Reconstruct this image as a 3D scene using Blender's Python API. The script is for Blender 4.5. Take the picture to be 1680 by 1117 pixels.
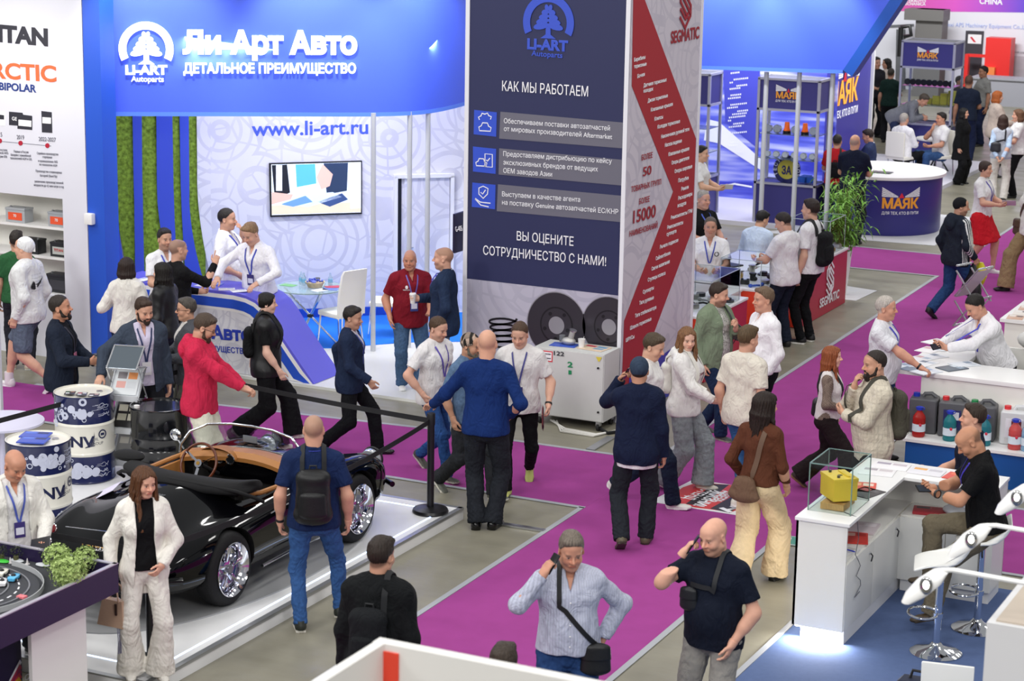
import bpy,bmesh,math,random
import numpy as np
from mathutils import Vector,Matrix
from mathutils.geometry import delaunay_2d_cdt
S=bpy.context.scene
for o in list(bpy.data.objects):bpy.data.objects.remove(o)
# ---------------------------------------------------------------- camera, world, lights, exposure
HC,FPX,PIT,ROL,YAW=6.2,3500.0,0.22089,0.016307,0.455274
_f0=Vector((-math.sin(YAW),math.cos(YAW),0));_r0=Vector((math.cos(YAW),math.sin(YAW),0));_up=Vector((0,0,1))
FW=math.cos(PIT)*_f0-math.sin(PIT)*_up
_u=math.sin(PIT)*_f0+math.cos(PIT)*_up
RT=math.cos(ROL)*_r0+math.sin(ROL)*_u
UP=-math.sin(ROL)*_r0+math.cos(ROL)*_u
EYE=Vector((0,0,HC))
cam=bpy.data.cameras.new('camera');camo=bpy.data.objects.new('camera',cam);S.collection.objects.link(camo)
cam.sensor_width=36.0;cam.lens=FPX/1680*36;cam.clip_end=300
camo.matrix_world=Matrix(((RT.x,UP.x,-FW.x,EYE.x),(RT.y,UP.y,-FW.y,EYE.y),(RT.z,UP.z,-FW.z,EYE.z),(0,0,0,1)))
cam.dof.use_dof=True;cam.dof.focus_distance=22.0;cam.dof.aperture_fstop=4.0
S.camera=camo
S.view_settings.view_transform='Standard';S.view_settings.look='None'
S.view_settings.gamma=1.0;S.view_settings.use_curve_mapping=False
S.view_settings.exposure=0.0
S.cycles.use_denoising=True
S.cycles.max_bounces=6
wd=bpy.data.worlds.new('hall_air');S.world=wd;wd.use_nodes=True
wd.node_tree.nodes['Background'].inputs[0].default_value=(0.93,0.95,0.97,1)
wd.node_tree.nodes['Background'].inputs[1].default_value=0.34
def area(name,loc,size,power,color=(1,1,1),target=None,sy=None):
    l=bpy.data.lights.new(name,'AREA');l.energy=power;l.color=color;l.size=size
    if sy:l.shape='RECTANGLE';l.size_y=sy
    o=bpy.data.objects.new(name,l);S.collection.objects.link(o);o.location=loc
    if target is not None:
        o.rotation_euler=(Vector(target)-Vector(loc)).to_track_quat('-Z','Y').to_euler()
    return o
for _i,_x in enumerate((-18.0,-12.0,-6.0,0.0)): # rows of hall lamps high under the roof
    for _j,_y in enumerate((6.0,13.0,20.0,27.0,35.0,44.0)):
        area('hall_lamp',(_x,_y,11.0),1.6,140,(1.0,0.985,0.96))
for _x,_y in((-13.0,3.0),(-4.0,0.0),(5.0,4.0),(-22.0,8.0)): # unseen area lights added on the camera side to brighten upright faces
    area('front_fill',(_x,_y,9.5),2.5,560,(1.0,0.985,0.965),(_x*.4-6.5,24.0,0.5))
def spot(name,loc,tgt,power,ang=70,color=(1,1,1),blend=0.6,rad=0.06):
    l=bpy.data.lights.new(name,'SPOT');l.energy=power;l.color=color;l.spot_size=math.radians(ang);l.spot_blend=blend;l.shadow_soft_size=rad
    o=bpy.data.objects.new(name,l);S.collection.objects.link(o);o.location=loc
    o.rotation_euler=(Vector(tgt)-Vector(loc)).to_track_quat('-Z','Y').to_euler()
    return o
for _x,_y,_tx,_ty in((-15.1,20.6,-15.6,21.7),(-13.35,21.8,-13.9,22.8),(-12.0,23.2,-12.95,23.8)): # spotlights washing the blue header
    spot('header_spot',(_x,_y,5.3),(_tx,_ty,3.9),260,75,(.95,.97,1))
for _x in(-11.1,-9.9):spot('canopy_spot',(_x,28.9,5.2),(_x,29.8,3.8),230,80,(.95,.97,1))
area('booth_fill',(-14.1,23.0,4.0),3.2,115,(.97,.98,1),(-15.6,24.6,1.2),.4)  # unseen area light added inside the booth to brighten its dark back wall
area('booth_fill',(-13.0,35.5,4.6),2.6,150,(.97,.98,1),(-13.2,37.6,1.4),.5);area('booth_fill',(-9.8,39.5,5.0),2.4,150,(.97,.98,1),(-12.0,39.5,1.4),.6)  # unseen area lights added to brighten the city print and beacon wall
area('booth_fill',(-14.5,52.0,6.0),4.0,620,(.97,.98,1),(-14.5,60.0,1.6),1.0);area('booth_fill',(-17.2,19.6,4.2),1.6,22,(1,.98,.94),(-17.2,21.3,1.4),.3)  # same kind of unseen fill, for the far wall and the niche
# ---------------------------------------------------------------- where a point of the floor / a wall lies
def ray(px,py):return FW+RT*((px-840)/FPX)-UP*((py-558.5)/FPX)
def G(px,py,z=0.0):
    d=ray(px,py);return EYE+d*((z-HC)/d.z)
def onX(px,py,x):
    d=ray(px,py);return EYE+d*(x/d.x)
def onY(px,py,y):
    d=ray(px,py);return EYE+d*(y/d.y)
def onP(px,py,p0,n):
    d=ray(px,py);n=Vector(n);return EYE+d*((Vector(p0)-EYE).dot(n)/d.dot(n))
def height_at(g,py):
    lo,hi=-1.0,9.0
    for _ in range(40):
        m=(lo+hi)/2;v=Vector((g[0],g[1],m))-EYE
        if 558.5-FPX*v.dot(UP)/v.dot(FW)>py:lo=m
        else:hi=m
    return lo
# ---------------------------------------------------------------- materials
def lin(c):
    if isinstance(c,str):
        c=[int(c[i:i+2],16)/255 for i in(0,2,4)]
    return tuple((x/12.92 if x<=.04045 else((x+.055)/1.055)**2.4)for x in c)
_M={}
def mat(name,col,rough=.5,metal=0.,var=0.,vscale=8.,bump=0.,bscale=60.,emit=0.,trans=0.,alpha=1.,coat=0.,ior=1.45,spec=.5,attr=False,stretch=None,crumple=0.):
    if name in _M:return _M[name]
    m=bpy.data.materials.new(name);m.use_nodes=True;_M[name]=m
    nt=m.node_tree;b=nt.nodes['Principled BSDF'];L=nt.links
    c=(*lin(col),1)
    b.inputs['Base Color'].default_value=c;b.inputs['Roughness'].default_value=rough;b.inputs['Metallic'].default_value=metal
    b.inputs['IOR'].default_value=ior;b.inputs['Specular IOR Level'].default_value=spec
    b.inputs['Transmission Weight'].default_value=trans;b.inputs['Alpha'].default_value=alpha;b.inputs['Coat Weight'].default_value=coat
    b.inputs['Coat Roughness'].default_value=.03
    tc=nt.nodes.new('ShaderNodeTexCoord');src=tc.outputs['Object']
    if stretch:
        mp=nt.nodes.new('ShaderNodeMapping');mp.inputs['Scale'].default_value=stretch;L.new(src,mp.inputs[0]);src=mp.outputs[0]
    base=None
    if attr:
        a=nt.nodes.new('ShaderNodeAttribute');a.attribute_name='Col';base=a.outputs['Color'];L.new(base,b.inputs['Base Color'])
    if var:
        n=nt.nodes.new('ShaderNodeTexNoise');n.inputs['Scale'].default_value=vscale;n.inputs['Detail'].default_value=5;L.new(src,n.inputs['Vector'])
        mr=nt.nodes.new('ShaderNodeMapRange');mr.inputs['From Min'].default_value=.25;mr.inputs['From Max'].default_value=.75
        mr.inputs['To Min'].default_value=1-var;mr.inputs['To Max'].default_value=1+var;L.new(n.outputs[0],mr.inputs[0])
        mx=nt.nodes.new('ShaderNodeVectorMath');mx.operation='MULTIPLY'
        if base is not None:L.new(base,mx.inputs[0])
        else:mx.inputs[0].default_value=c[:3]
        L.new(mr.outputs[0],mx.inputs[1]);L.new(mx.outputs[0],b.inputs['Base Color'])
    if bump:
        n2=nt.nodes.new('ShaderNodeTexNoise');n2.inputs['Scale'].default_value=bscale;n2.inputs['Detail'].default_value=4;L.new(src,n2.inputs['Vector'])
        bp=nt.nodes.new('ShaderNodeBump');bp.inputs['Strength'].default_value=bump;bp.inputs['Distance'].default_value=.01
        L.new(n2.outputs[0],bp.inputs['Height']);L.new(bp.outputs[0],b.inputs['Normal'])
        if crumple:
            n3=nt.nodes.new('ShaderNodeTexNoise');n3.inputs['Scale'].default_value=7.;n3.inputs['Detail'].default_value=2.;n3.inputs['Distortion'].default_value=2.2;m3=nt.nodes.new('ShaderNodeMapping');m3.inputs['Scale'].default_value=(1.25,1.25,.7);L.new(tc.outputs['Object'],m3.inputs[0]);L.new(m3.outputs[0],n3.inputs['Vector'])
            b3=nt.nodes.new('ShaderNodeBump');b3.inputs['Strength'].default_value=crumple;b3.inputs['Distance'].default_value=.07;L.new(n3.outputs[0],b3.inputs['Height']);L.new(b3.outputs[0],bp.inputs['Normal'])
    if emit:
        b.inputs['Emission Color'].default_value=c;b.inputs['Emission Strength'].default_value=emit
    return m
# ---------------------------------------------------------------- objects
def tag(o,label=None,cat=None,group=None,kind=None):
    if label:o['label']=label
    if cat:o['category']=cat
    if group:o['group']=group
    if kind:o['kind']=kind
    return o
def thing(name,label,cat,loc=(0,0,0),rz=0.,group=None):
    o=bpy.data.objects.new(name,None);S.collection.objects.link(o);o.location=loc;o.rotation_euler=(0,0,rz);o.empty_display_size=.1
    return tag(o,label,cat,group)
def copy_tree(o,parent=None):
    c=o.copy();S.collection.objects.link(c)
    if parent:c.parent=parent
    for ch in list(o.children):copy_tree(ch,c)
    return c
class MB:
    """collects shapes in a bmesh; build() links them as ONE mesh object"""
    def __init__(s):s.bm=bmesh.new()
    def box(s,c,d,rz=0.,bev=0.,seg=2,rot=None):
        t=bmesh.new();bmesh.ops.create_cube(t,size=1.0)
        bmesh.ops.scale(t,vec=d,verts=t.verts)
        if bev:bmesh.ops.bevel(t,geom=list(t.edges),offset=bev,segments=seg,affect='EDGES',profile=.7)
        M=Matrix.Translation(c)@(rot.to_4x4()if rot is not None else Matrix.Rotation(rz,4,'Z'))
        return s._add(t,M)
    def bar(s,a,b,w,h,bev=0.):
        a,b=Vector(a),Vector(b);d=b-a;q=d.to_track_quat('X','Z')
        return s.box((a+b)/2,(d.length,w,h),bev=bev,rot=q.to_matrix())
    def lathe(s,prof,n=32,M=Matrix(),cap=True):
        t=bmesh.new();rings=[]
        for r,z in prof:
            rings.append([t.verts.new((r*math.cos(2*math.pi*i/n),r*math.sin(2*math.pi*i/n),z))for i in range(n)])
        for A,B in zip(rings,rings[1:]):
            for i in range(n):t.faces.new((A[i],A[(i+1)%n],B[(i+1)%n],B[i]))
        if cap:
            t.faces.new(rings[0][::-1]);t.faces.new(rings[-1])
        return s._add(t,M,True)
    def cyl(s,a,b,r,n=16,r2=None):
        a,b=Vector(a),Vector(b);d=b-a
        return s.lathe([(r,0),(r if r2 is None else r2,d.length)],n,Matrix.Translation(a)@d.to_track_quat('Z','Y').to_matrix().to_4x4())
    def tube(s,pts,r,n=8,closed=False,flat=None,up=None):
        """round tube, or a flat band flat=(half width, half thickness) with up = band normal(s)"""
        P=[Vector(p)for p in pts];t=bmesh.new();rings=[];prev=None
        for i,p in enumerate(P):
            d=(P[(i+1)%len(P)]-P[i-1])if closed else(P[min(i+1,len(P)-1)]-P[max(i-1,0)])
            d.normalize()
            if up is not None:ref=Vector(up[i])if hasattr(up[0],'__len__')else Vector(up)
            else:ref=prev if prev is not None else(Vector((0,0,1))if abs(d.z)<.9 else Vector((1,0,0)))
            v=(ref-d*ref.dot(d)).normalized();u=d.cross(v);prev=v
            rr=r[i]if hasattr(r,'__len__')else r
            if flat:ring=[p+u*x*flat[0]+v*y*flat[1]for x,y in((-1,-1),(1,-1),(1,1),(-1,1))]
            else:ring=[p+(u*math.cos(2*math.pi*k/n)+v*math.sin(2*math.pi*k/n))*rr for k in range(n)]
            rings.append([t.verts.new(q)for q in ring])
        m=len(rings[0]);pr=list(zip(rings,rings[1:]))+([(rings[-1],rings[0])]if closed else[])
        for A,B in pr:
            for k in range(m):t.faces.new((A[k],A[(k+1)%m],B[(k+1)%m],B[k]))
        if not closed:t.faces.new(rings[0][::-1]);t.faces.new(rings[-1])
        return s._add(t,Matrix(),not flat)
    def prism(s,poly,depth,M=Matrix(),bev=0.):
        """outline in x,y (z=0..depth)"""
        t=bmesh.new();n=len(poly)
        A=[t.verts.new((x,y,0))for x,y in poly];B=[t.verts.new((x,y,depth))for x,y in poly]
        t.faces.new(A[::-1]);t.faces.new(B)
        for i in range(n):t.faces.new((A[i],A[(i+1)%n],B[(i+1)%n],B[i]))
        if bev:bmesh.ops.bevel(t,geom=[e for e in t.edges if abs(e.verts[0].co.z-e.verts[1].co.z)<1e-6],offset=bev,segments=2,affect='EDGES')
        return s._add(t,M)
    def hexa(s,P):
        """eight corners: bottom loop of four, top loop of four"""
        t=bmesh.new();v=[t.verts.new(p)for p in P]
        for f in((3,2,1,0),(4,5,6,7),(0,1,5,4),(1,2,6,5),(2,3,7,6),(3,0,4,7)):t.faces.new([v[i]for i in f])
        return s._add(t,Matrix())
    def loft(s,rings,closed=True,cap=True,smooth=True):
        t=bmesh.new();R=[[t.verts.new(p)for p in r]for r in rings];m=len(R[0])
        for A,B in zip(R,R[1:]):
            for k in range(m if closed else m-1):t.faces.new((A[k],A[(k+1)%m],B[(k+1)%m],B[k]))
        if cap and closed:t.faces.new(R[0][::-1]);t.faces.new(R[-1])
        return s._add(t,Matrix(),smooth)
    def ell(s,c,r,n=16,M=None):
        t=bmesh.new();bmesh.ops.create_uvsphere(t,u_segments=n,v_segments=max(6,n//2),radius=1)
        bmesh.ops.scale(t,vec=r,verts=t.verts)
        return s._add(t,Matrix.Translation(c)@(M.to_4x4()if M is not None else Matrix()),True)
    def _add(s,t,M,smooth=False):
        bmesh.ops.recalc_face_normals(t,faces=t.faces)
        for f in t.faces:f.smooth=smooth
        t.transform(M);me=bpy.data.meshes.new('x');t.to_mesh(me);t.free();s.bm.from_mesh(me);bpy.data.meshes.remove(me);return s
    def build(s,name,m,parent=None,loc=None,world=False):
        me=bpy.data.meshes.new(name);s.bm.to_mesh(me);s.bm.free();me.materials.append(m)
        o=bpy.data.objects.new(name,me);S.collection.objects.link(o)
        if parent is not None:
            o.parent=parent
            if world:o.matrix_parent_inverse=parent.matrix_basis.inverted()
        if loc is not None:o.location=loc
        try:
            me.set_sharp_from_angle(angle=math.radians(40))
        except Exception:pass
        return o
def struct(name,mb,m):return tag(mb.build(name,m),kind='structure')
def autobox(name,c,d,m,parent=None,bev=.004,rz=0.):return MB().box(c,d,rz,bev).build(name,m,parent)
_txt={}
def text_mesh(s,size=1.,bold=0.,ext=.003,sx=1.,align='CENTER',shear=0.,sp=1.,base=False):
    """letters as a mesh: filled by winding number (the font's outlines overlap), bevelled sides make them bold"""
    k=(s,size,bold,ext,sx,align,shear,sp,base)
    if k in _txt:return _txt[k].copy()
    cu=bpy.data.curves.new('t','FONT');cu.body=s;cu.size=size;cu.align_x=align;cu.align_y='BOTTOM_BASELINE' if base else 'CENTER';cu.shear=shear;cu.space_character=sp
    cu.resolution_u=4;cu.fill_mode='NONE'
    o=bpy.data.objects.new('t',cu);S.collection.objects.link(o)
    get=lambda:bpy.data.meshes.new_from_object(o.evaluated_get(bpy.context.evaluated_depsgraph_get()))
    w=get();P=np.array([v.co[:2]for v in w.vertices]);nx={}
    for e in w.edges:nx.setdefault(e.vertices[0],[]).append(e.vertices[1]);nx.setdefault(e.vertices[1],[]).append(e.vertices[0])
    loops=[];seen=set()
    for i in range(len(P)):
        if i in seen or i not in nx:continue
        L=[i];seen.add(i);c=i+1 if i+1 in nx[i]else nx[i][0]
        while c not in seen:seen.add(c);L.append(c);n_=[q for q in nx[c]if q not in seen];c=n_[0]if n_ else i
        loops.append(L)
    cu.extrude=.01*size;cu.bevel_depth=bold*size;cu.bevel_resolution=0;sd=get()
    bpy.data.objects.remove(o);bpy.data.curves.remove(cu)
    V,E,T=delaunay_2d_cdt([Vector(p)for p in P],[tuple(e.vertices)for e in w.edges],[],0,1e-6)[:3]
    V=np.array([v[:]for v in V]);T=np.array(T);C=V[T].mean(1);W=np.zeros(len(T),int)
    for L in loops:
        Q=P[L];R=np.roll(Q,-1,0);m=np.all((C>=Q.min(0))&(C<=Q.max(0)),1);c=C[m]
        up=(Q[None,:,1]<=c[:,None,1])&(R[None,:,1]>c[:,None,1]);dn=(Q[None,:,1]>c[:,None,1])&(R[None,:,1]<=c[:,None,1])
        lf=(R[None,:,0]-Q[None,:,0])*(c[:,None,1]-Q[None,:,1])-(c[:,None,0]-Q[None,:,0])*(R[None,:,1]-Q[None,:,1])
        W[m]+=(up&(lf>0)).sum(1)-(dn&(lf<0)).sum(1)
    T=T[W!=0];bm=bmesh.new();bm.from_mesh(sd);z=[v.co.z for v in bm.verts]or[0,1];z0,zr=min(z),max(max(z)-min(z),1e-6)
    for v in bm.verts:v.co.z=(v.co.z-z0)/zr*ext
    vs=[bm.verts.new((x,y,ext))for x,y in V]
    for t in T:
        f=bm.faces.new([vs[i]for i in t]);f.normal_update()
        if f.normal.z<0:f.normal_flip()
    bmesh.ops.delete(bm,geom=[v for v in vs if not v.link_faces],context='VERTS')
    for f in bm.faces:f.smooth=False
    me=bpy.data.meshes.new('text');bm.to_mesh(me);bm.free();bpy.data.meshes.remove(w);bpy.data.meshes.remove(sd)
    if sx!=1.:me.transform(Matrix.Diagonal((sx,1,1,1)))
    _txt[k]=me;return me.copy()
def frame(o,x,z):
    """matrix whose local X runs along x, local Y along z (the writing's up), local Z out of the face"""
    x=Vector(x).normalized();z=Vector(z);n=x.cross(z).normalized();z=n.cross(x)
    return Matrix(((x.x,z.x,n.x,o[0]),(x.y,z.y,n.y,o[1]),(x.z,z.z,n.z,o[2]),(0,0,0,1)))
def write(s,M,size,m,name='lettering',parent=None,**kw):
    me=text_mesh(s,size,**kw);me.materials.append(m);o=bpy.data.objects.new(name,me);S.collection.objects.link(o)
    if parent is not None:
        o.parent=parent;o.matrix_parent_inverse=parent.matrix_basis.inverted()
    o.matrix_basis=M;return o
def place(o,M,parent=None):
    if parent is not None:o.parent=parent;o.matrix_parent_inverse=parent.matrix_basis.inverted()
    o.matrix_basis=M;return o

def fit(s,a,b,h,m,parent=None,bold=.012,name='lettering',shear=0.,ext=.0025,up=(0,0,1),kind=None):
    """writing whose first letter starts at a and last ends at b, capitals h high"""
    a,b=Vector(a),Vector(b);me=text_mesh(s,1.,bold,ext,1.,'LEFT',shear,1.,True)
    xs=[v.co.x for v in me.vertices];x0,x1=min(xs),max(xs);L=(b-a).length
    me.transform(Matrix.Translation((-x0,0,0)));me.transform(Matrix.Diagonal((L/(x1-x0),h/.727,1,1)))
    me.materials.append(m);o=bpy.data.objects.new(name,me);S.collection.objects.link(o)
    return place(o,frame(a,b-a,up),parent)
class Face:
    """a flat face of the place: px() turns a pixel into its point there"""
    def __init__(s,p0,n,off=.003,parent=None):s.p0,s.n,s.off,s.parent=Vector(p0),Vector(n).normalized(),off,parent
    def px(s,x,y,off=None):return onP(x,y,s.p0,s.n)+s.n*(s.off if off is None else off)
    def text(s,t,a,b,cap,m,**kw):
        p,q=s.px(*a),s.px(*b);h=(s.px(a[0],a[1]-cap)-p).length;return fit(t,p,q,h,m,s.parent,**kw)
    def poly(s,pts,m,name='print',off=None,th=.002,parent=None):
        P=[s.px(x,y,off)for x,y in pts];t=bmesh.new();A=[t.verts.new(p)for p in P];B=[t.verts.new(p-s.n*th)for p in P]
        t.faces.new(A);t.faces.new(B[::-1])
        for i in range(len(A)):t.faces.new((A[i],B[i],B[(i+1)%len(A)],A[(i+1)%len(A)]))
        bmesh.ops.recalc_face_normals(t,faces=t.faces);mb=MB();me=bpy.data.meshes.new('x');t.to_mesh(me);t.free();mb.bm.from_mesh(me);bpy.data.meshes.remove(me)
        par=s.parent if parent is None else parent
        return mb.build(name,m,par,world=par is not None)
    def mat4(s,x,y,right):return frame(s.px(x,y),right,(0,0,1))
def ring_poly(r0,r1,a0,a1,n=40):
    A=[math.radians(a0+(a1-a0)*i/n)for i in range(n+1)]
    return[(r1*math.cos(a),r1*math.sin(a))for a in A]+[(r0*math.cos(a),r0*math.sin(a))for a in A[::-1]]
def ellipse(cx,cy,rx,ry,n=20,rot=0.):
    c,s=math.cos(rot),math.sin(rot);return[(cx+rx*math.cos(t)*c-ry*math.sin(t)*s,cy+rx*math.cos(t)*s+ry*math.sin(t)*c)for t in[2*math.pi*i/n for i in range(n)]]
def logo_cedar(M,R,m,parent,th=.004):
    mb=MB();mb.prism([(x*R,y*R)for x,y in ring_poly(.72,1.,-26,206)],th)
    for w,y,h in((.14,.52,.12),(.26,.36,.10),(.36,.2,.10),(.46,.04,.11),(.56,-.13,.12)):
        for sg in(-1,1):mb.prism([(a*R,b*R)for a,b in ellipse(sg*w*.5,y,w*.55,h,14,-sg*.22)],th+.0008+abs(y)*.002+sg*.0003)
    mb.prism([(x*R,y*R)for x,y in((-.09,-.05),(.09,-.05),(.10,-.42),(.3,-.56),(-.3,-.56),(-.10,-.42))],th)
    return place(mb.build('cedar_emblem',m),M,parent)
def logo_hex(M,R,m,parent,th=.004):
    """six-sided emblem made of an S of parallel bars"""
    mb=MB();c=[0]
    def bar(pts,t=.13):
        for(x0,y0),(x1,y1)in zip(pts,pts[1:]):
            c[0]+=1;th_=th+c[0]*.0004
            d=Vector((x1-x0,y1-y0,0)).normalized();n=Vector((-d.y,d.x,0))*t/2;e=d*t*.3
            mb.prism([((x0+n.x-e.x)*R,(y0+n.y-e.y)*R),((x0-n.x-e.x)*R,(y0-n.y-e.y)*R),((x1-n.x+e.x)*R,(y1-n.y+e.y)*R),((x1+n.x+e.x)*R,(y1+n.y+e.y)*R)],th_)
    A=[(.55,.52),(0,.95),(-.55,.50),(-.55,.10),(.28,-.56)];B=[(.52,.20),(0,.60),(-.27,.40),(-.27,.22),(.55,-.42)]
    bar(A,.12);bar([(-x,-y)for x,y in A],.12);bar(B,.12);bar([(-x,-y)for x,y in B[:2]],.12);bar([(0,-.6),(.27,-.4)],.12)
    return place(mb.build('hexagon_emblem',m),M,parent)
def logo_mayak(M,w,parent,ms,tagline=True):
    """winged beacon: fan of white beams, red triangle, orange letters; w = full width"""
    white,red,orange=ms;th=.003
    mb=MB()
    for i in range(5):
        t0,t1=i/5+.02,(i+1)/5-.03
        for sg in(-1,1):mb.prism([(sg*.08*w,(.22+.07*t0)*w),(sg*.5*w,(.19+.26*t0)*w),(sg*.5*w,(.19+.26*t1)*w),(sg*.08*w,(.22+.07*t1)*w)][::sg],th)
    o=place(mb.build('beams',white),M,parent)
    place(MB().prism([(-.06*w,.17*w),(.06*w,.17*w),(0,.32*w)],th).build('beacon',red),M@Matrix.Translation((0,0,.002)),parent)
    me=text_mesh('МАЯК',1.,.03,.003,1.,'LEFT',0.,.95,True);xs=[v.co.x for v in me.vertices];me.transform(Matrix.Translation((-min(xs),0,0)));me.transform(Matrix.Diagonal((w*.97/(max(xs)-min(xs)),.24*w/.727,1,1)));me.transform(Matrix.Translation((-.485*w,-.06*w,.002)))
    me.materials.append(orange);l=bpy.data.objects.new('lettering',me);S.collection.objects.link(l);place(l,M,parent)
    if tagline:
        me=text_mesh('ДЛЯ ТЕХ, КТО В ПУТИ',1.,.015,.003,1.,'LEFT',0.,1.,True);xs=[v.co.x for v in me.vertices];me.transform(Matrix.Translation((-min(xs),0,0)));me.transform(Matrix.Diagonal((w*1./(max(xs)-min(xs)),.075*w/.727,1,1)));me.transform(Matrix.Translation((-.5*w,-.2*w,.001)))
        me.materials.append(white);l=bpy.data.objects.new('lettering',me);S.collection.objects.link(l);place(l,M,parent)
# ---------------------------------------------------------------- figures: smooth surfaces grown round a posed skeleton
V3=lambda*a:np.array(a,float)
def nrm(v):
    v=np.asarray(v,float);l=np.linalg.norm(v);return v/l if l>1e-9 else V3(0,0,1)
def prim(a,b,ra,rb=None,u=(1,0,0),k=.02,cut=None,op='+',fn=None):
    """tapered elliptic capsule a->b; ra/rb radius or (rx, ry); u the lateral axis; cut=1 flat end at b"""
    rb=ra if rb is None else rb
    t2=lambda r:(float(r[0]),float(r[1]))if hasattr(r,'__len__')else(float(r),float(r))
    return dict(a=np.array(a,float),b=np.array(b,float),ra=t2(ra),rb=t2(rb),u=np.array(u,float),k=k,cut=cut,op=op)
def pd(q,p):
    a,b=p['a'],p['b'];ab=b-a;L=np.linalg.norm(ab)
    w=ab/L if L>1e-6 else(V3(0,0,1)if abs(p['u'][2])<.9 else V3(0,1,0))
    u=p['u']-w*np.dot(p['u'],w)
    if np.linalg.norm(u)<1e-3:u=np.cross(w,V3(0,1,0.1))
    u=nrm(u);v=np.cross(w,u)
    x=q[0]-a[0];y=q[1]-a[1];z=q[2]-a[2]
    qw=x*w[0]+y*w[1]+z*w[2];qu=x*u[0]+y*u[1]+z*u[2];qv=x*v[0]+y*v[1]+z*v[2]
    if L>1e-6:
        t=np.clip(qw/L,0,1);rx=p['ra'][0]+(p['rb'][0]-p['ra'][0])*t;ry=p['ra'][1]+(p['rb'][1]-p['ra'][1])*t;e=qw-t*L;rw=np.minimum(rx,ry)
    else:
        rx,ry=p['ra'];rw=p['rb'][0];e=qw
    k0=np.sqrt((qu/rx)**2+(qv/ry)**2+(e/rw)**2);k1=np.sqrt((qu/rx**2)**2+(qv/ry**2)**2+(e/rw**2)**2)
    d=k0*(k0-1)/np.maximum(k1,1e-6)
    if p['cut']:d=np.maximum(d,qw-L)
    return d
def ell(c,r,u=(1,0,0),k=.015,op='+',w=None):
    """ellipsoid, r = (x, y, z) along u, w x u, w"""
    c=np.array(c,float);w=V3(0,0,1)if w is None else nrm(w)
    p=prim(c-w*1e-5,c+w*1e-5,(r[0],r[1]),(r[0],r[1]),u,k,None,op);p['e']=(np.array(c),np.array(r,float),nrm(np.array(u,float)-w*np.dot(u,w)),w);return p
def pd2(q,p):
    if 'e' not in p:return pd(q,p)
    c,r,u,w=p['e'];v=np.cross(w,u);x=q[0]-c[0];y=q[1]-c[1];z=q[2]-c[2]
    A=x*u[0]+y*u[1]+z*u[2];B=x*v[0]+y*v[1]+z*v[2];C=x*w[0]+y*w[1]+z*w[2]
    k0=np.sqrt((A/r[0])**2+(B/r[1])**2+(C/r[2])**2);k1=np.sqrt((A/r[0]**2)**2+(B/r[1]**2)**2+(C/r[2]**2)**2)
    return k0*(k0-1)/np.maximum(k1,1e-6)
def pbox(p,m):
    r=max(*p['ra'],*p['rb'])
    if 'e' in p:r=max(p['e'][1])
    return np.minimum(p['a'],p['b'])-r-m,np.maximum(p['a'],p['b'])+r+m
def smin(a,b,k):
    h=np.maximum(k-np.abs(a-b),0)/k;return np.minimum(a,b)-h*h*k*.25
def sdf(q,prims):
    F=np.full(np.shape(q[0]),9.)
    for p in prims:
        if p['op']=='+':F=smin(F,pd2(q,p),p['k'])
        else:F=-smin(-F,pd2(q,p),p['k'])
    return F
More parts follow.
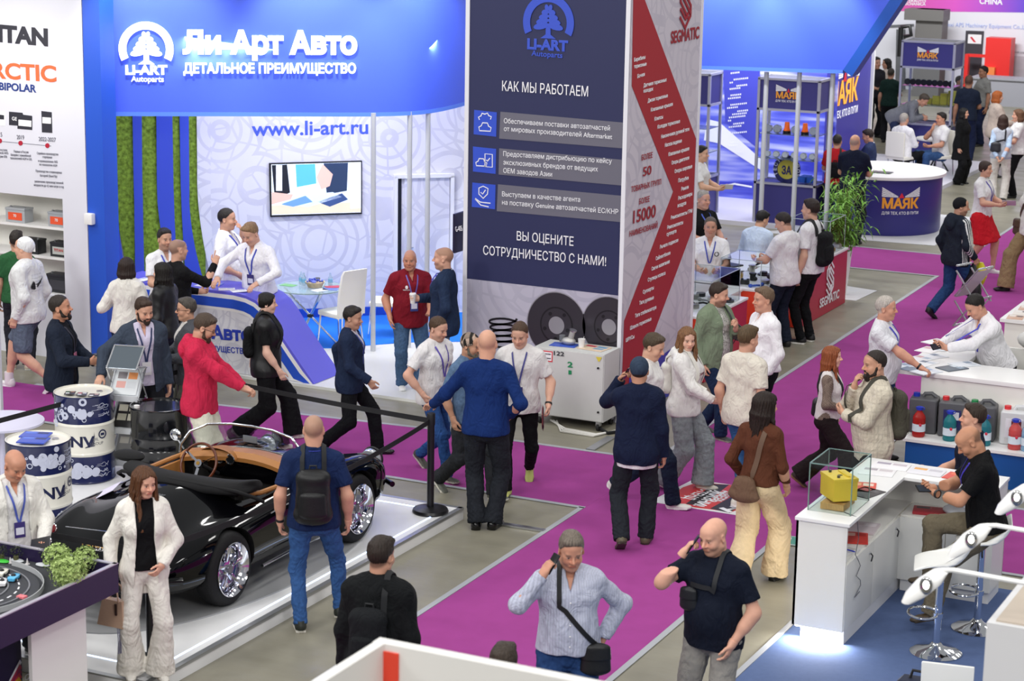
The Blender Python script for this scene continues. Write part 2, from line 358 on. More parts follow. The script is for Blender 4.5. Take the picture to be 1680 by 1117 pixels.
def surface(prims,h,cuts=(),lo=None,hi=None):
    """surface net of the smooth union; cuts: functions (X,Y,Z)->d, kept where d<0"""
    bs=[pbox(p,.02)for p in prims if p['op']=='+']
    l=np.min([b[0]for b in bs],0)-h*2;u=np.max([b[1]for b in bs],0)+h*2
    if lo is not None:l=np.maximum(l,lo)
    if hi is not None:u=np.minimum(u,hi)
    l=np.floor(l/h)*h
    n=np.maximum(np.ceil((u-l)/h).astype(int)+1,4)
    ax=[l[i]+np.arange(n[i])*h for i in range(3)]
    F=np.full(n,.08,np.float32)
    for p in prims:
        a,b=pbox(p,max(.03,p['k']+h*2))
        i0=np.clip(np.floor((a-l)/h).astype(int),0,n);i1=np.clip(np.ceil((b-l)/h).astype(int)+1,0,n)
        if np.any(i1<=i0):continue
        sl=tuple(slice(i0[i],i1[i])for i in range(3))
        q=np.ix_(ax[0][sl[0]],ax[1][sl[1]],ax[2][sl[2]])
        d=pd2(q,p).astype(np.float32)
        F[sl]=smin(F[sl],d,p['k'])if p['op']=='+' else-smin(-F[sl],d,p['k'])
    if cuts:
        q=np.ix_(*ax)
        for c in cuts:F=np.maximum(F,np.broadcast_to(c(*q),F.shape).astype(np.float32))
    F[0]=F[-1]=np.abs(F[0])+.01;F[:,0]=np.abs(F[:,0])+.01;F[:,-1]=np.abs(F[:,-1])+.01;F[:,:,0]=np.abs(F[:,:,0])+.01;F[:,:,-1]=np.abs(F[:,:,-1])+.01
    F=np.where(np.abs(F)<1e-6,1e-6,F)
    I=F<0;c=np.zeros(n-1,np.int8)
    C=[(i,j,k)for i in(0,1)for j in(0,1)for k in(0,1)]
    sub=lambda A,o:A[o[0]:o[0]+n[0]-1,o[1]:o[1]+n[1]-1,o[2]:o[2]+n[2]-1]
    for o in C:c+=sub(I,o)
    act=(c>0)&(c<8);cell=np.argwhere(act);idx=np.full(n-1,-1,np.int64);idx[act]=np.arange(len(cell))
    if len(cell)==0:return np.zeros((0,3)),np.zeros((0,4),int)
    f8={o:F[cell[:,0]+o[0],cell[:,1]+o[1],cell[:,2]+o[2]]for o in C}
    acc=np.zeros((len(cell),3));cnt=np.zeros(len(cell))
    for o in C:
        for d in range(3):
            if o[d]:continue
            e=list(o);e[d]=1;A=f8[o];B=f8[tuple(e)];m=(A<0)!=(B<0);t=np.where(m,A/np.where(m,A-B,1),0)
            for i in range(3):acc[:,i]+=m*(t if i==d else o[i])
            cnt+=m
    V=l+(cell+acc/cnt[:,None])*h
    Q=[]
    for d in range(3):
        s0=[slice(1,n[i]-1)for i in range(3)];s1=list(s0);s0[d]=slice(0,n[d]-1);s1[d]=slice(1,n[d])
        A=I[tuple(s0)];B=I[tuple(s1)];e=np.argwhere(A!=B);sg=A[A!=B]
        off=[1,1,1];off[d]=0;e=e+np.array(off);d1,d2=(d+1)%3,(d+2)%3
        E1=np.eye(3,dtype=int)[d1];E2=np.eye(3,dtype=int)[d2];g=lambda w:idx[w[:,0],w[:,1],w[:,2]]
        q=np.stack([g(e-E1-E2),g(e-E2),g(e),g(e-E1)],1);q[~sg]=q[~sg][:,::-1];Q.append(q)
    return V,np.concatenate(Q)
def vnormals(V,Q):
    n=np.cross(V[Q[:,2]]-V[Q[:,0]],V[Q[:,3]]-V[Q[:,1]]);N=np.zeros_like(V)
    for i in range(4):np.add.at(N,Q[:,i],n)
    return N/np.maximum(np.linalg.norm(N,axis=1),1e-12)[:,None]
def relax(V,Q,it=1,f=.5):
    for _ in range(it):
        s=np.zeros_like(V);c=np.zeros(len(V))
        for i in range(4):
            j=(i+1)%4;np.add.at(s,Q[:,i],V[Q[:,j]]);np.add.at(s,Q[:,j],V[Q[:,i]]);np.add.at(c,Q[:,i],1);np.add.at(c,Q[:,j],1)
        V=V*(1-f)+f*s/np.maximum(c,1)[:,None]
    return V
def folds(V,N,amp,seed=0,sc=1.,st=(1,1,1)):
    """cloth creases: warped waves along the normal"""
    r=np.random.RandomState(seed);w=np.zeros(len(V));P=V*np.array(st)*sc
    P=P+.03*np.sin(P[:,[1,2,0]]*17+r.rand(3)*6)
    for i in range(5):
        k=r.randn(3);k=k/np.linalg.norm(k)*(24+22*i)/1.4;w+=np.sin(P@k+r.rand()*6.3)/(1+.55*i)
    return V+N*(w*amp/2)[:,None]
def mesh_np(name,V,Q,m,parent,col=None,mats=None,mi=None):
    me=bpy.data.meshes.new(name);nv,nq=len(V),len(Q)
    me.vertices.add(nv);me.vertices.foreach_set('co',np.ascontiguousarray(V,np.float32).ravel())
    me.loops.add(nq*4);me.loops.foreach_set('vertex_index',np.ascontiguousarray(Q,np.int32).ravel())
    me.polygons.add(nq);me.polygons.foreach_set('loop_start',np.arange(0,nq*4,4,dtype=np.int32));me.polygons.foreach_set('loop_total',np.full(nq,4,np.int32))
    me.polygons.foreach_set('use_smooth',np.ones(nq,bool))
    me.materials.append(m);me.update(calc_edges=True)
    if col is not None:
        a=me.color_attributes.new('Col','FLOAT_COLOR','POINT');c=np.ones((nv,4),np.float32);c[:,:3]=col;a.data.foreach_set('color',c.ravel())
    o=bpy.data.objects.new(name,me);S.collection.objects.link(o)
    if parent is not None:o.parent=parent
    return o
M_SKIN=mat('skin','c89a80',.48,var=.05,vscale=30,attr=True,spec=.35)
M_CLOTH=mat('woven_cloth','808080',.86,var=.06,vscale=26,bump=.18,bscale=90,attr=True,spec=.2,crumple=.4)
M_DENIM=mat('denim','405878',.85,var=.2,vscale=34,bump=.25,bscale=140,attr=True,spec=.15,crumple=.4)
M_LEATHER=mat('leather','202020',.42,var=.08,vscale=30,bump=.2,bscale=110,attr=True,spec=.45)
M_HAIR=mat('hair','302018',.5,var=.3,vscale=55,bump=.6,bscale=130,attr=True,spec=.4,stretch=(1.6,1.6,.35))
M_SHOE=mat('shoe','303030',.5,var=.06,bump=.1,attr=True)
M_SHINE=mat('polished_leather','101010',.2,attr=True)
def ik(a,c,l1,l2,pole):
    a=np.array(a,float);c=np.array(c,float);d=c-a;D=np.linalg.norm(d);m=(l1+l2)*.999
    if D>m:c=a+d/D*m;D=m
    w=(c-a)/D;x=(l1*l1-l2*l2+D*D)/(2*D);y=math.sqrt(max(l1*l1-x*x,0));p=np.array(pole,float);p=nrm(p-w*np.dot(p,w));return a+w*x+p*y,c
def rotm(ax,ang):
    ax=nrm(ax);c,s=math.cos(ang),math.sin(ang);x,y,z=ax
    return np.array([[c+x*x*(1-c),x*y*(1-c)-z*s,x*z*(1-c)+y*s],[y*x*(1-c)+z*s,c+y*y*(1-c),y*z*(1-c)-x*s],[z*x*(1-c)-y*s,z*y*(1-c)+x*s,c+z*z*(1-c)]])
def hand(wr,d,n,side,curl=.35,s=1.,spread=.0,thumb=.5,point=False):
    """palm, four fingers and a thumb; d along the hand, n out of the palm, side +1 right / -1 left"""
    d=nrm(d);n=nrm(np.array(n,float)-d*np.dot(n,d));t=np.cross(d,n)*side;P=[]
    kn=wr+d*.088*s
    P.append(prim(wr-d*.02*s,wr+d*.03*s,(.027*s,.021*s),(.035*s,.019*s),t,.015));P.append(prim(wr+d*.03*s,kn-d*.006*s,(.036*s,.018*s),(.040*s,.014*s),t,.012))
    for i,(o,L,r)in enumerate(((.030,.072,.0088),(.010,.080,.0092),(-.010,.075,.0088),(-.029,.060,.0078))):
        c=curl[i]if hasattr(curl,'__len__')else curl*(1+.12*i)
        if point and i==0:c=.05
        b=kn+t*o*s;dd=nrm(d+t*spread*(o/.03));a=0;q=b
        for f,w in((.45,1.),(.32,1.15),(.23,.8)):
            a+=c*w;e=q+(dd*math.cos(a)+n*math.sin(a))*L*f*s;P.append(prim(q,e,r*s*(1 if f>.4 else .94),r*s*(.94 if f>.3 else .82),t,.004));q=e
    b=wr+d*.026*s+t*.026*s;m=b+(t*.75+d*.75*(1)+n*.35)*.034*s;e=m+nrm(t*(.55-.6*thumb)+d*.9+n*thumb*.7)*.034*s;f=e+nrm(t*(.2-.6*thumb)+d*.9+n*thumb)*.026*s
    P+=[prim(b,m,.0155*s,.0125*s,n,.012),prim(m,e,.0115*s,.0105*s,n,.005),prim(e,f,.0102*s,.0085*s,n,.004)]
    return P,dict(grip=wr+d*.082*s+n*.03*s,palm=wr+d*.06*s+n*.018*s,d=d,n=n,t=t,wr=wr,tip=wr+d*.15*s)
def grow(p,o):
    p=dict(p);p['ra']=(p['ra'][0]+o,p['ra'][1]+o);p['rb']=(p['rb'][0]+o,p['rb'][1]+o)
    if 'e' in p:c,r,u,w=p['e'];p['e']=(c,r+o,u,w)
    return p
class Fig:pass
ARMS=dict(down=((.245,.03,.86),(.3,-1,0),(0,.12,-1),None,.45),back=((.255,-.16,.90),(.5,-1,0),(0,-.25,-1),None,.5),fwd=((.235,.25,.93),(.5,-1,-.3),(0,.45,-1),None,.5),
            phone=((.170,.165,1.510),(.55,.25,-1),(-.5,-.45,1),(-.85,-.5,.0),.75),front=((.10,.33,1.10),(.7,-.6,-.6),(-.25,1,.1),(-.6,0,.7),.8),pocket=((.21,.05,.92),(1,-.8,0),(-.1,.3,-1),None,.3),
            chin=((.05,.17,1.44),(.8,.2,-1),(-.1,-.1,1),(0,-1,.1),.7))
LEGS=dict(stand=((.10,0,0,9,0),(.10,.03,0,9,0)),walkR=((.08,.30,.0,4,-6),(.08,-.30,.07,4,38)),walkL=((.08,-.30,.07,4,38),(.08,.30,0,4,-6)),
            stepR=((.09,.20,0,5,0),(.09,-.17,.025,5,16)),stepL=((.09,-.17,.025,5,16),(.09,.20,0,5,0)),apart=((.17,0,0,14,0),(.17,.02,0,14,0)),passR=((.09,.05,0,5,0),(.08,-.33,.16,5,55)))
def person(label,at,face,H=1.76,w=1.,belly=0.,fem=False,lean=0.,side=0.,tw=0.,head=(0,0,0),R='down',L='down',legs='stand',hz=None,skin='c99b82',hair='short',hc='33271f',beard=None,top=None,over=None,bot=None,shoes=('202020','202020'),group=None,
           q=1,seed=None,z=0.,glasses=False,eyes='3a2a20',stub=0.,age=0.,legbody=False,neckx=0.,dist=None):
    """at = (px, py of the crown, H) or (px, feet py, crown py, 'F') on the floor z"""
    if len(at)==4:g=G(at[0],at[1],z);H=(height_at(g,at[2])-z)/(1.0 if hz is None else(hz+.83)/1.75)
    elif len(at)==3:g=Vector(at)
    else:g=G(at[0],at[1],z+H*(1. if hz is None else(hz+.83)/1.75));g.z=z
    s=H/1.75;seed=int(abs(g.x*97+g.y*31))if seed is None else seed;rnd=random.Random(seed)
    toc=math.atan2(-g.y,-g.x);rz=toc+math.radians(face)-math.pi/2
    root=thing('person',label,'person',g,rz,group)
    h,hh={0:(.0085,.0048),1:(.0105,.0056),2:(.014,.0075),3:(.018,.010)}[q]
    F=Fig();F.root=root;F.s=s;F.rz=rz
    lg=LEGS[legs]if isinstance(legs,str)else legs
    if hz is None:hz={'walkR':.875,'walkL':.875,'stepR':.90,'stepL':.90,'apart':.905,'passR':.90}.get(legs,.92)if isinstance(legs,str)else .92
    Rt=rotm((0,0,1),math.radians(tw))@rotm((0,1,0),math.radians(side))@rotm((1,0,0),-math.radians(lean));Pv=V3(0,0,hz)
    tp=lambda x,y,zz:Pv+Rt@V3(x,y,zz-.92)
    F.tp,F.Rt=tp,Rt
    U=Rt[:,0];sw=w*(.90 if fem else 1.);hw=w*(1.03 if fem else 1.);ww=w*(.85 if fem else 1.)
    T=lambda a,b,ra,rb,k=.05:prim(tp(*a),tp(*b),ra,rb,U,k)
    d=1+.5*(w-1)
    pelvis=[T((0,0,.90),(0,0,1.0),(.165*hw,.112*d),(.150*ww,.104*d))]
    for sg in(1,-1):pelvis.append(ell(tp(sg*.072*hw,-.05,.905),(.088*hw,.075,.088),U,.05))
    torso=[T((0,0,1.0),(0,.008,1.13),(.150*ww,.104*d),(.147*ww,.104*d)),T((0,.008,1.13),(0,.01,1.31),(.147*ww,.104*d),(.168*sw,.116*d)),T((0,.01,1.31),(0,-.012,1.42),(.160*sw,.110*d),(.115*sw,.072))]
    if belly:torso.append(ell(tp(0,.045+belly*.55,1.07),(.135*w,.075+belly*.5,.15),U,.08))
    for sg in(1,-1):
        torso+=[T((sg*.04,-.01,1.412),(sg*.148*sw,-.008,1.402),.058,.053),T((sg*.03,-.022,1.468),(sg*.125*sw,-.012,1.424),.038,.036,.04)]
        if fem:torso.append(ell(tp(sg*.066,.082,1.265),(.062,.055,.062),U,.04))
    # arms
    arms={};hands=[];F.hand={}
    for sg,sp in((1,R),(-1,L)):
        tg,pole,hd,hn,curl=(ARMS[sp]if isinstance(sp,str)else sp)[:5];tg=(tg[0],tg[1],tg[2]-(.92-hz if isinstance(sp,str)and hz<.8 else 0));ex=(sp[5]if(not isinstance(sp,str)and len(sp)>5)else{})
        mx=lambda v:V3(v[0]*sg,v[1],v[2])
        sj=tp(sg*.172*sw,-.008,1.395);el,wr=ik(sj,mx(tg),.285,.262,mx(pole))
        fd=nrm(wr-el);hv=nrm(mx(hd))*.75+fd*.45;n=mx(hn)if hn is not None else V3(-sg,.15,0)
        ar=1.+.6*(w-1)
        arms[sg]=[prim(sj,el,.048*ar,.039*ar,k=.03),prim(el,wr,.041*ar,.027*ar,k=.025),prim(el+fd*.03,el+fd*.12,.041*ar,.037*ar,k=.04)]
        hp,hi=hand(wr,hv,n,sg,curl,.97 if not fem else .88,**ex);hands.append((sg,hp,wr,fd));hi['el']=el;F.hand[sg]=hi
    # legs
    legp={};F.foot={}
    for sg,ft in((1,lg[0]),(-1,lg[1])):
        hj=Pv+rotm((0,0,1),math.radians(tw)*.5)@V3(sg*.092*hw,0,-.03);fx,fy,lift,yaw,pit=ft[:5]
        fdir=V3(math.sin(math.radians(yaw))*sg,math.cos(math.radians(yaw)),0)
        an=V3(fx*sg,fy,.085+lift);kn,an=ik(hj,an,.425,.415,ft[5]if len(ft)>5 else fdir+V3(.15*sg,0,.12))
        legp[sg]=(hj,kn,an);F.foot[sg]=(an,fdir,pit)
    # head
    nb=tp(0,-.018,1.455);hy,hp_,ht=[math.radians(a)for a in head]
    Rn=rotm((0,0,1),math.radians(tw));Rl=rotm((1,0,0),-math.radians(lean)*.5)
    Rh=Rn@rotm((0,0,1),hy)@Rl@rotm((0,1,0),ht)@rotm((1,0,0),-hp_)
    C=nb+Rt@V3(0,.012,.092)+Rh@V3(0,.022,.092);hs=.95 if fem else 1.
    hpnt=lambda x,y,zz:C+Rh@(V3(x,y,zz)*hs);HU=Rh[:,0];HW=Rh[:,2]
    E=lambda c,r,k=.02,op='+':ell(hpnt(*c),tuple(np.array(r)*hs),HU,k,op,HW)
    K=lambda a,b,ra,rb=None,k=.015:prim(hpnt(*a),hpnt(*b),np.array(ra)*hs if hasattr(ra,'__len__')else ra*hs,None if rb is None else rb*hs,HU,k)
    jw=(.045 if fem else .052)+.012*max(0,w-1.05)*5
    skull=[E((0,-.016,.032),(.076,.096,.088)),E((0,.028,-.03),(.060+.06*max(0,w-1.1),.064,.082),.03),E((0,.05,.05),(.058,.045,.045),.03)]
    hd=skull+[K((0,.06,-.098),(0,.064,-.103),.025 if not fem else .021,k=.03),K((jw,.0,-.065),(.022,.055,-.1),.018,.018,.03),K((-jw,.0,-.065),(-.022,.055,-.1),.018,.018,.03),
                K((0,.092,.006),(0,.116,-.028),.0085,.0125,.012),E((.0125,.102,-.033),(.0085,.011,.008),.008),E((-.0125,.102,-.033),(.0085,.011,.008),.008),K((-.036,.082,.020),(.036,.082,.020),.011,k=.022),
                E((.034,.102,.0),(.016,.014,.011),.014,'-'),E((-.034,.102,.0),(.016,.014,.011),.014,'-'),E((.032,.079,.0),(.0135,.0125,.0125),.003),E((-.032,.079,.0),(.0135,.0125,.0125),.003),
                E((.04,.062,-.035),(.024,.026,.026),.03),E((-.04,.062,-.035),(.024,.026,.026),.03),E((0,.083,-.066),(.024,.015,.013),.02),K((-.02,.0945,-.060),(.02,.0945,-.060),.0042,k=.006),K((-.017,.0935,-.069),(.017,.0935,-.069),.005,k=.006)]
    for sg in(1,-1):hd+=[ell(hpnt(sg*.079,-.008,-.008),(.009*hs,.021*hs,.032*hs),rotm(HW,-sg*.35)@HU,.012,'+',HW),E((sg*.0845,-.004,-.002),(.005,.010,.017),.008,'-')]
    nk=.060 if not fem else .050
    neck=[prim(nb-Rt@V3(0,0,.03),hpnt(0,-.022,-.07),(nk*1.08*min(w,1.1),nk),(nk*.98*min(w,1.12),nk*.98),U,.035)]
    # ---- skin colours
    sk=np.array(lin(skin));hcol=np.array(lin(hc));ncol=nrm(hpnt(0,0,0)-nb)
    def skincol(V):
        c=np.tile(sk,(len(V),1));P=(V-C)@Rh/hs;x,y,zz=P[:,0],P[:,1],P[:,2];ax=np.abs(x)
        inh=np.linalg.norm(P,axis=1)<.16
        def mix(m,col,a=1.):
            m=np.clip(m,0,1)[:,None]*a;c[:]=c*(1-m)+np.array(col)*m
        ss=lambda v,e:np.clip(.5-v/e,0,1)
        mix(inh*ss(np.hypot((ax-.03)/1.6,(zz+.03)/1.1)-.02,.02)*(y>.05),sk*V3(1.08,.80,.76),.35)
        mix(inh*ss(np.hypot(x/1.0,(zz+.03))-.014,.012)*(y>.09),sk*V3(1.05,.82,.78),.3)
        mix(inh*(y>.078)*ss(np.maximum(ax-.022,np.abs(zz+.0645)-.0075),.004),sk*V3(.82,.50,.48)if not fem else sk*V3(.80,.36,.38),.85)
        mix(inh*(y>.07)*ss(np.maximum(ax-.02,np.abs(zz+.0645)-.0012),.003),sk*.3,.6)
        mix(inh*(y>.06)*ss(np.maximum(np.abs(ax-.033)-.017,np.abs(zz-.022+.0*(ax-.03)**2)-.004),.005),hcol*.8+sk*.1,.85)
        e=np.hypot((ax-.032)/2.1,zz)-.0056;mix(inh*(y>.07)*ss(e,.003),sk*.25+V3(.22,.21,.21));mix(inh*(y>.07)*ss(np.hypot(ax-.032,zz)-.0052,.002),np.array(lin(eyes))*.35)
        mix(inh*(y>.065)*ss(np.maximum(np.abs(ax-.032)-.0145,np.abs(zz-.008)-.0022),.003),hcol*.3,.8)
        if stub:mix(inh*(y>-.01)*ss(zz+.045+.5*np.maximum(.05-y,0),.02)*(zz<-.02),hcol*.7+sk*.12,stub)
        if hair in('short','crop','thin'):
            ln_=zz-np.where(y>0,1.0*y+.0+.22*np.maximum(ax-.035,0),.62*y-.022);mix(inh*ss(-ln_+.004,.022)*(1-ss(np.hypot(y+.008,zz+.006)-.026,.006)*(ax>.06)),hcol*.85+sk*.12,.8 if hair!='thin' else .45)
        if hair in('buzz','bald','fringe'):
            m=inh*ss(-(zz-.72*y-.012),.02)
            if hair=='fringe':m=m*ss((zz-.035+.1*np.minimum(y,0)),.035)
            mix(m*(1-ss(np.abs(ax-.083)-.012,.004)*(np.abs(zz)<.04)),hcol*.8+sk*.2,{'buzz':.75,'bald':.22,'fringe':.75}[hair])
        return c
    # ---- the body: one mesh (head and hands sampled finer)
    fullarm=arms[1]+arms[-1]
    lgp=[]
    for sg in(1,-1):
        hj,kn,an=legp[sg];dn=-.018 if not legbody else 0
        lgp+=[prim(hj,kn,.086*hw+dn,.056+dn,k=.03),prim(kn,an,.053+dn,.036+dn,k=.03),prim(kn+(an-kn)*.12+V3(0,-.012,0),kn+(an-kn)*.42+V3(0,-.014,0),.05+dn,.046+dn,k=.05)]
    Tz=lambda X,Y,Z:(X-Pv[0])*Rt[0,2]+(Y-Pv[1])*Rt[1,2]+(Z-Pv[2])*Rt[2,2]+.92
    Tx=lambda X,Y,Z:(X-Pv[0])*Rt[0,0]+(Y-Pv[1])*Rt[1,0]+(Z-Pv[2])*Rt[2,0]
    Ty=lambda X,Y,Z:(X-Pv[0])*Rt[0,1]+(Y-Pv[1])*Rt[1,1]+(Z-Pv[2])*Rt[2,1]
    npl=nb+Rt@V3(0,0,.015);nax=nrm(C-nb)
    below=lambda X,Y,Z:(X-npl[0])*nax[0]+(Y-npl[1])*nax[1]+(Z-npl[2])*nax[2]
    cuts=[below]
    sub=-.008
    for sg,hp,wr,fd in hands:
        wq=wr-fd*.012
        rad=.2
        def cf(X,Y,Z,wq=wq,fd=fd):
            return np.minimum((X-wq[0])*fd[0]+(Y-wq[1])*fd[1]+(Z-wq[2])*fd[2],rad-np.sqrt((X-wq[0])**2+(Y-wq[1])**2+(Z-wq[2])**2))
        cuts.append(cf)
    Vs,Qs=[],[];nv=0
    def addpart(V,Qd):
        nonlocal nv
        Vs.append(V);Qs.append(Qd+nv);nv+=len(V)
    hb=C-.21;ht_=C+.21
    V,Qd=surface([grow(p,sub)for p in torso+pelvis]+fullarm+lgp+neck,h*1.15,cuts);addpart(V,Qd)
    V,Qd=surface(hd+neck,hh,[lambda X,Y,Z:-below(X,Y,Z)-.012],hb,ht_);addpart(V,Qd)
    for sg,hp,wr,fd in hands:
        wq=wr-fd*.024
        V,Qd=surface(hp+arms[sg],min(hh,.0055)if q<2 else hh*.8,[lambda X,Y,Z,wq=wq,fd=fd:-((X-wq[0])*fd[0]+(Y-wq[1])*fd[1]+(Z-wq[2])*fd[2])],wr-.24,wr+.24);addpart(V,Qd)
    V=np.concatenate(Vs);Qd=np.concatenate(Qs)
    F.body=mesh_np('body',V*s,Qd,M_SKIN,root,skincol(V))
    F.headpt=lambda x,y,zz:hpnt(x,y,zz)*s;F.Rh=Rh;F.C=C
    # ---- hair
    if hair not in('bald','buzz','fringe',None):
        HL=lambda X,Y,Z:(((X-C[0])*Rh[0,0]+(Y-C[1])*Rh[1,0]+(Z-C[2])*Rh[2,0])/hs,((X-C[0])*Rh[0,1]+(Y-C[1])*Rh[1,1]+(Z-C[2])*Rh[2,1])/hs,((X-C[0])*Rh[0,2]+(Y-C[1])*Rh[1,2]+(Z-C[2])*Rh[2,2])/hs)
        th=.013;hcut=[]
        if hair=='cap':
            pr=[grow(p,.010)for p in skull[:1]]
            hcut=[lambda X,Y,Z:-(lambda a:(a[2]-.55*a[1]+.004)*.87)(HL(X,Y,Z))]
        elif hair in('short','crop','thin'):
            t0={'short':.004,'crop':.003,'thin':.003}[hair];k2={'short':.012,'crop':.006,'thin':.002}[hair]
            pr=[grow(skull[0],t0),E((0,-.006,.048+k2*.4),(.074+k2*.25,.092+k2*.4,.076+k2),.02)]
            if hair=='short':pr+=[E((sx_*.028+.006,.052,.098),(.034,.034,.026),.02)for sx_ in(-1,1)]+[E((.01*math.sin(i*2.1),-.01-.03*i,.112-.012*i),(.045,.03,.018),.02)for i in range(3)]
            rc={'short':.0,'crop':.004,'thin':.022}[hair]
            def hf(X,Y,Z):
                x,y,z_=HL(X,Y,Z);ear=.022-np.sqrt((y+.012)**2+(z_+.002)**2);side_=np.where(np.abs(x)>.055,1.,0.)
                line=z_-np.where(y>0,1.02*y+.002+.22*np.maximum(np.abs(x)-.035,0),.62*y-.012)-rc
                return np.maximum(-line*.75,np.where(side_>0,ear,-1.))
            hcut=[hf]
        elif hair=='long' or hair=='bob' or hair=='pony' or hair=='braid':
            pr=[grow(skull[0],.014),grow(skull[2],.010)]
            if hair in('long','bob'):
                zl=-.34 if hair=='long' else-.13
                bt=lambda x,y,zz:hpnt(x,y,-.02)+Rt@V3(0,0,zz+.02)*hs if False else hpnt(x,y,-.04)+(Rt@V3(0,0,1.))*(zz+.04)
                for i in range(9):
                    a=-1.75+3.5*i/8;x=math.sin(a)*.079;y=-.022-math.cos(a)*.082;y2=y-(.03 if hair=='long' else-.004);wv=.35+.1*math.sin(i*2.1)
                    pr.append(prim(hpnt(x*.9,y*.9,.05),bt(x*1.08,y*1.05,-.08),(.028,.02),(.03,.022),HU,.02))
                    pr.append(prim(bt(x*1.08,y*1.05,-.08),bt(x*(1.15 if hair=='bob' else 1.12+.1*math.sin(i*1.7)),y2,zl*(.92+.08*math.sin(i*2.3))),(.03,.022),.012 if hair=='long' else .02,HU,.018))
            if hair=='long':
                for sx_ in(1,-1):pr+=[prim(hpnt(sx_*.070,.035,.03),bt(sx_*.082,.045,-.12),(.018,.02),(.022,.02),HU,.02),prim(bt(sx_*.082,.045,-.12),bt(sx_*.088,.105 if fem else .06,-.36),(.024,.018),.012,HU,.02)]
            if hair=='braid':
                for i in range(11):pr.append(E((.0+.012*(-1)**i,-.112-.004*i if i<4 else-.125,-.03-.032*i),(.026-.0012*i,.022-.0008*i,.026),.01))
            if hair=='pony':
                pr+=[E((0,-.115,.03),(.03,.035,.03)),prim(hpnt(0,-.13,.03),hpnt(0,-.15,-.16),.028,.012,HU,.03)]
            def hf(X,Y,Z):
                x,y,z_=HL(X,Y,Z);face=np.maximum(np.abs(x)-.062-.03*np.clip((z_-.03)/-.1,0,1)*0,np.maximum(z_-.092+.5*np.abs(x),.0-y));return np.maximum(-face,-1)if hair in('long','bob')else np.maximum(-face,-(z_-.55*y+.055)*.87*np.where(y>-.095,1,0))
            hcut=[hf]
        V,Qd=surface(pr,hh*1.1,hcut)
        if len(V):
            N=vnormals(V,Qd);P=(V-C)@Rh;an_=np.arctan2(P[:,0],P[:,1]+.02)
            if hair!='cap':
                st=np.sin(an_*46+4*np.sin(P[:,2]*30+seed))*.0016+np.sin(an_*23+P[:,2]*26+seed)*.0016;st2=np.sin(P[:,0]*260+5*np.sin(P[:,1]*45+seed))*np.sin(P[:,1]*150+4*np.sin(P[:,0]*60+seed))*.0016 if hair in('short','crop')else 0;V=V+N*(st*(1.6 if hair in('long','bob')else .6)+st2)[:,None]
            col=np.tile(hcol,(len(V),1))*(1+.22*np.sin(an_*31+seed)[:,None])
            F.hair=mesh_np('cap' if hair=='cap' else 'hair',V*s,Qd,M_CLOTH if hair=='cap' else M_HAIR,root,col if hair!='cap' else np.tile(hcol,(len(V),1)))
    if beard:
        ln={'full':.02,'short':.009}[beard]
        pr=[]
        for sg in(1,-1):pr+=[K((sg*.068,.012,-.02),(sg*.060,.030,-.075),.012,.015),K((sg*.060,.030,-.075),(0,.078,-.105),.015,.018+ln*.5),K((sg*.006,.098,-.050),(sg*.030,.084,-.066),.0075,.007),K((sg*.03,.082,-.066),(sg*.02,.08,-.095),.009,.014)]
        pr.append(K((0,.083,-.098),(0,.078,-.112-ln),.017,.014+ln*.3))
        V,Qd=surface(pr,hh);N=vnormals(V,Qd);V=V+N*(np.sin(V[:,0]*900)*np.sin(V[:,2]*700)*.0008)[:,None]
        mesh_np('beard',V*s,Qd,M_HAIR,root,np.tile(hcol*(.9),(len(V),1)))
    if glasses:
        mb=MB()
        for sg in(1,-1):
            mb.tube([hpnt(sg*.034+.021*math.cos(a),.106,.0+.017*math.sin(a))*s for a in np.linspace(0,2*math.pi,13)[:-1]],.0022,6,True);mb.tube([hpnt(sg*.055,.105,.004)*s,hpnt(sg*.081,.04,.006)*s,hpnt(sg*.082,-.01,.0)*s],.0022,6)
        mb.tube([hpnt(-.013,.107,.002)*s,hpnt(.013,.107,.002)*s],.002,6);mb.build('glasses',mat('spectacle_frame','15151a',.3),root)
    # ---- clothes
    def layer(name,sp,base,nm):
        ft=.006+.62*sp.get('fit',.016);col=sp['col'];hem=sp.get('hem',.88);sl=sp.get('sleeve','short');nk_=sp.get('neck','crew');m=sp.get('mat',M_CLOTH);am=sp.get('fold',.006)
        F.fmax=max(F.fmax,am)
        pr=[grow(p,base+ft)for p in torso]+[grow(p,base+ft+.006)for p in pelvis]
        fl=sp.get('flare',.0)
        pr.append(prim(tp(0,0,1.02),tp(0,0,hem-.02),(.152*ww+base+ft,.108*d+base+ft),(.168*hw+base+ft+fl,.122*d+base+ft+fl),U,.06))
        for sg in(1,-1):
            a=arms[sg];sj,el,wr=a[0]['a'],a[0]['b'],a[1]['b'];o=base*.6+ft*sp.get('sf',.62)
            if sl=='short':e=sj+(el-sj)*min(sp.get('sl',.72),.72 if np.dot(nrm(el-sj),nrm(wr-el))>-.2 else .58);pr.append(prim(sj,e,a[0]['ra'][0]+o,a[0]['rb'][0]+o+.016,k=.045,cut=1))
            elif sl in('long','34'):
                e=wr if sl=='long' else el+(wr-el)*sp.get('sl',.45)
                pr+=[prim(sj,el,a[0]['ra'][0]+o,a[0]['rb'][0]+o+.005,k=.045),prim(el,e-nrm(wr-el)*(-.006 if base else .004),a[1]['ra'][0]+o+.003,a[1]['rb'][0]+o+(.006 if sl=='long' else .012),k=.03,cut=1)]
                if sp.get('cuff'):pr.append(prim(wr-nrm(wr-el)*.045,wr-nrm(wr-el)*.002,.035,.035,k=.006,cut=1))
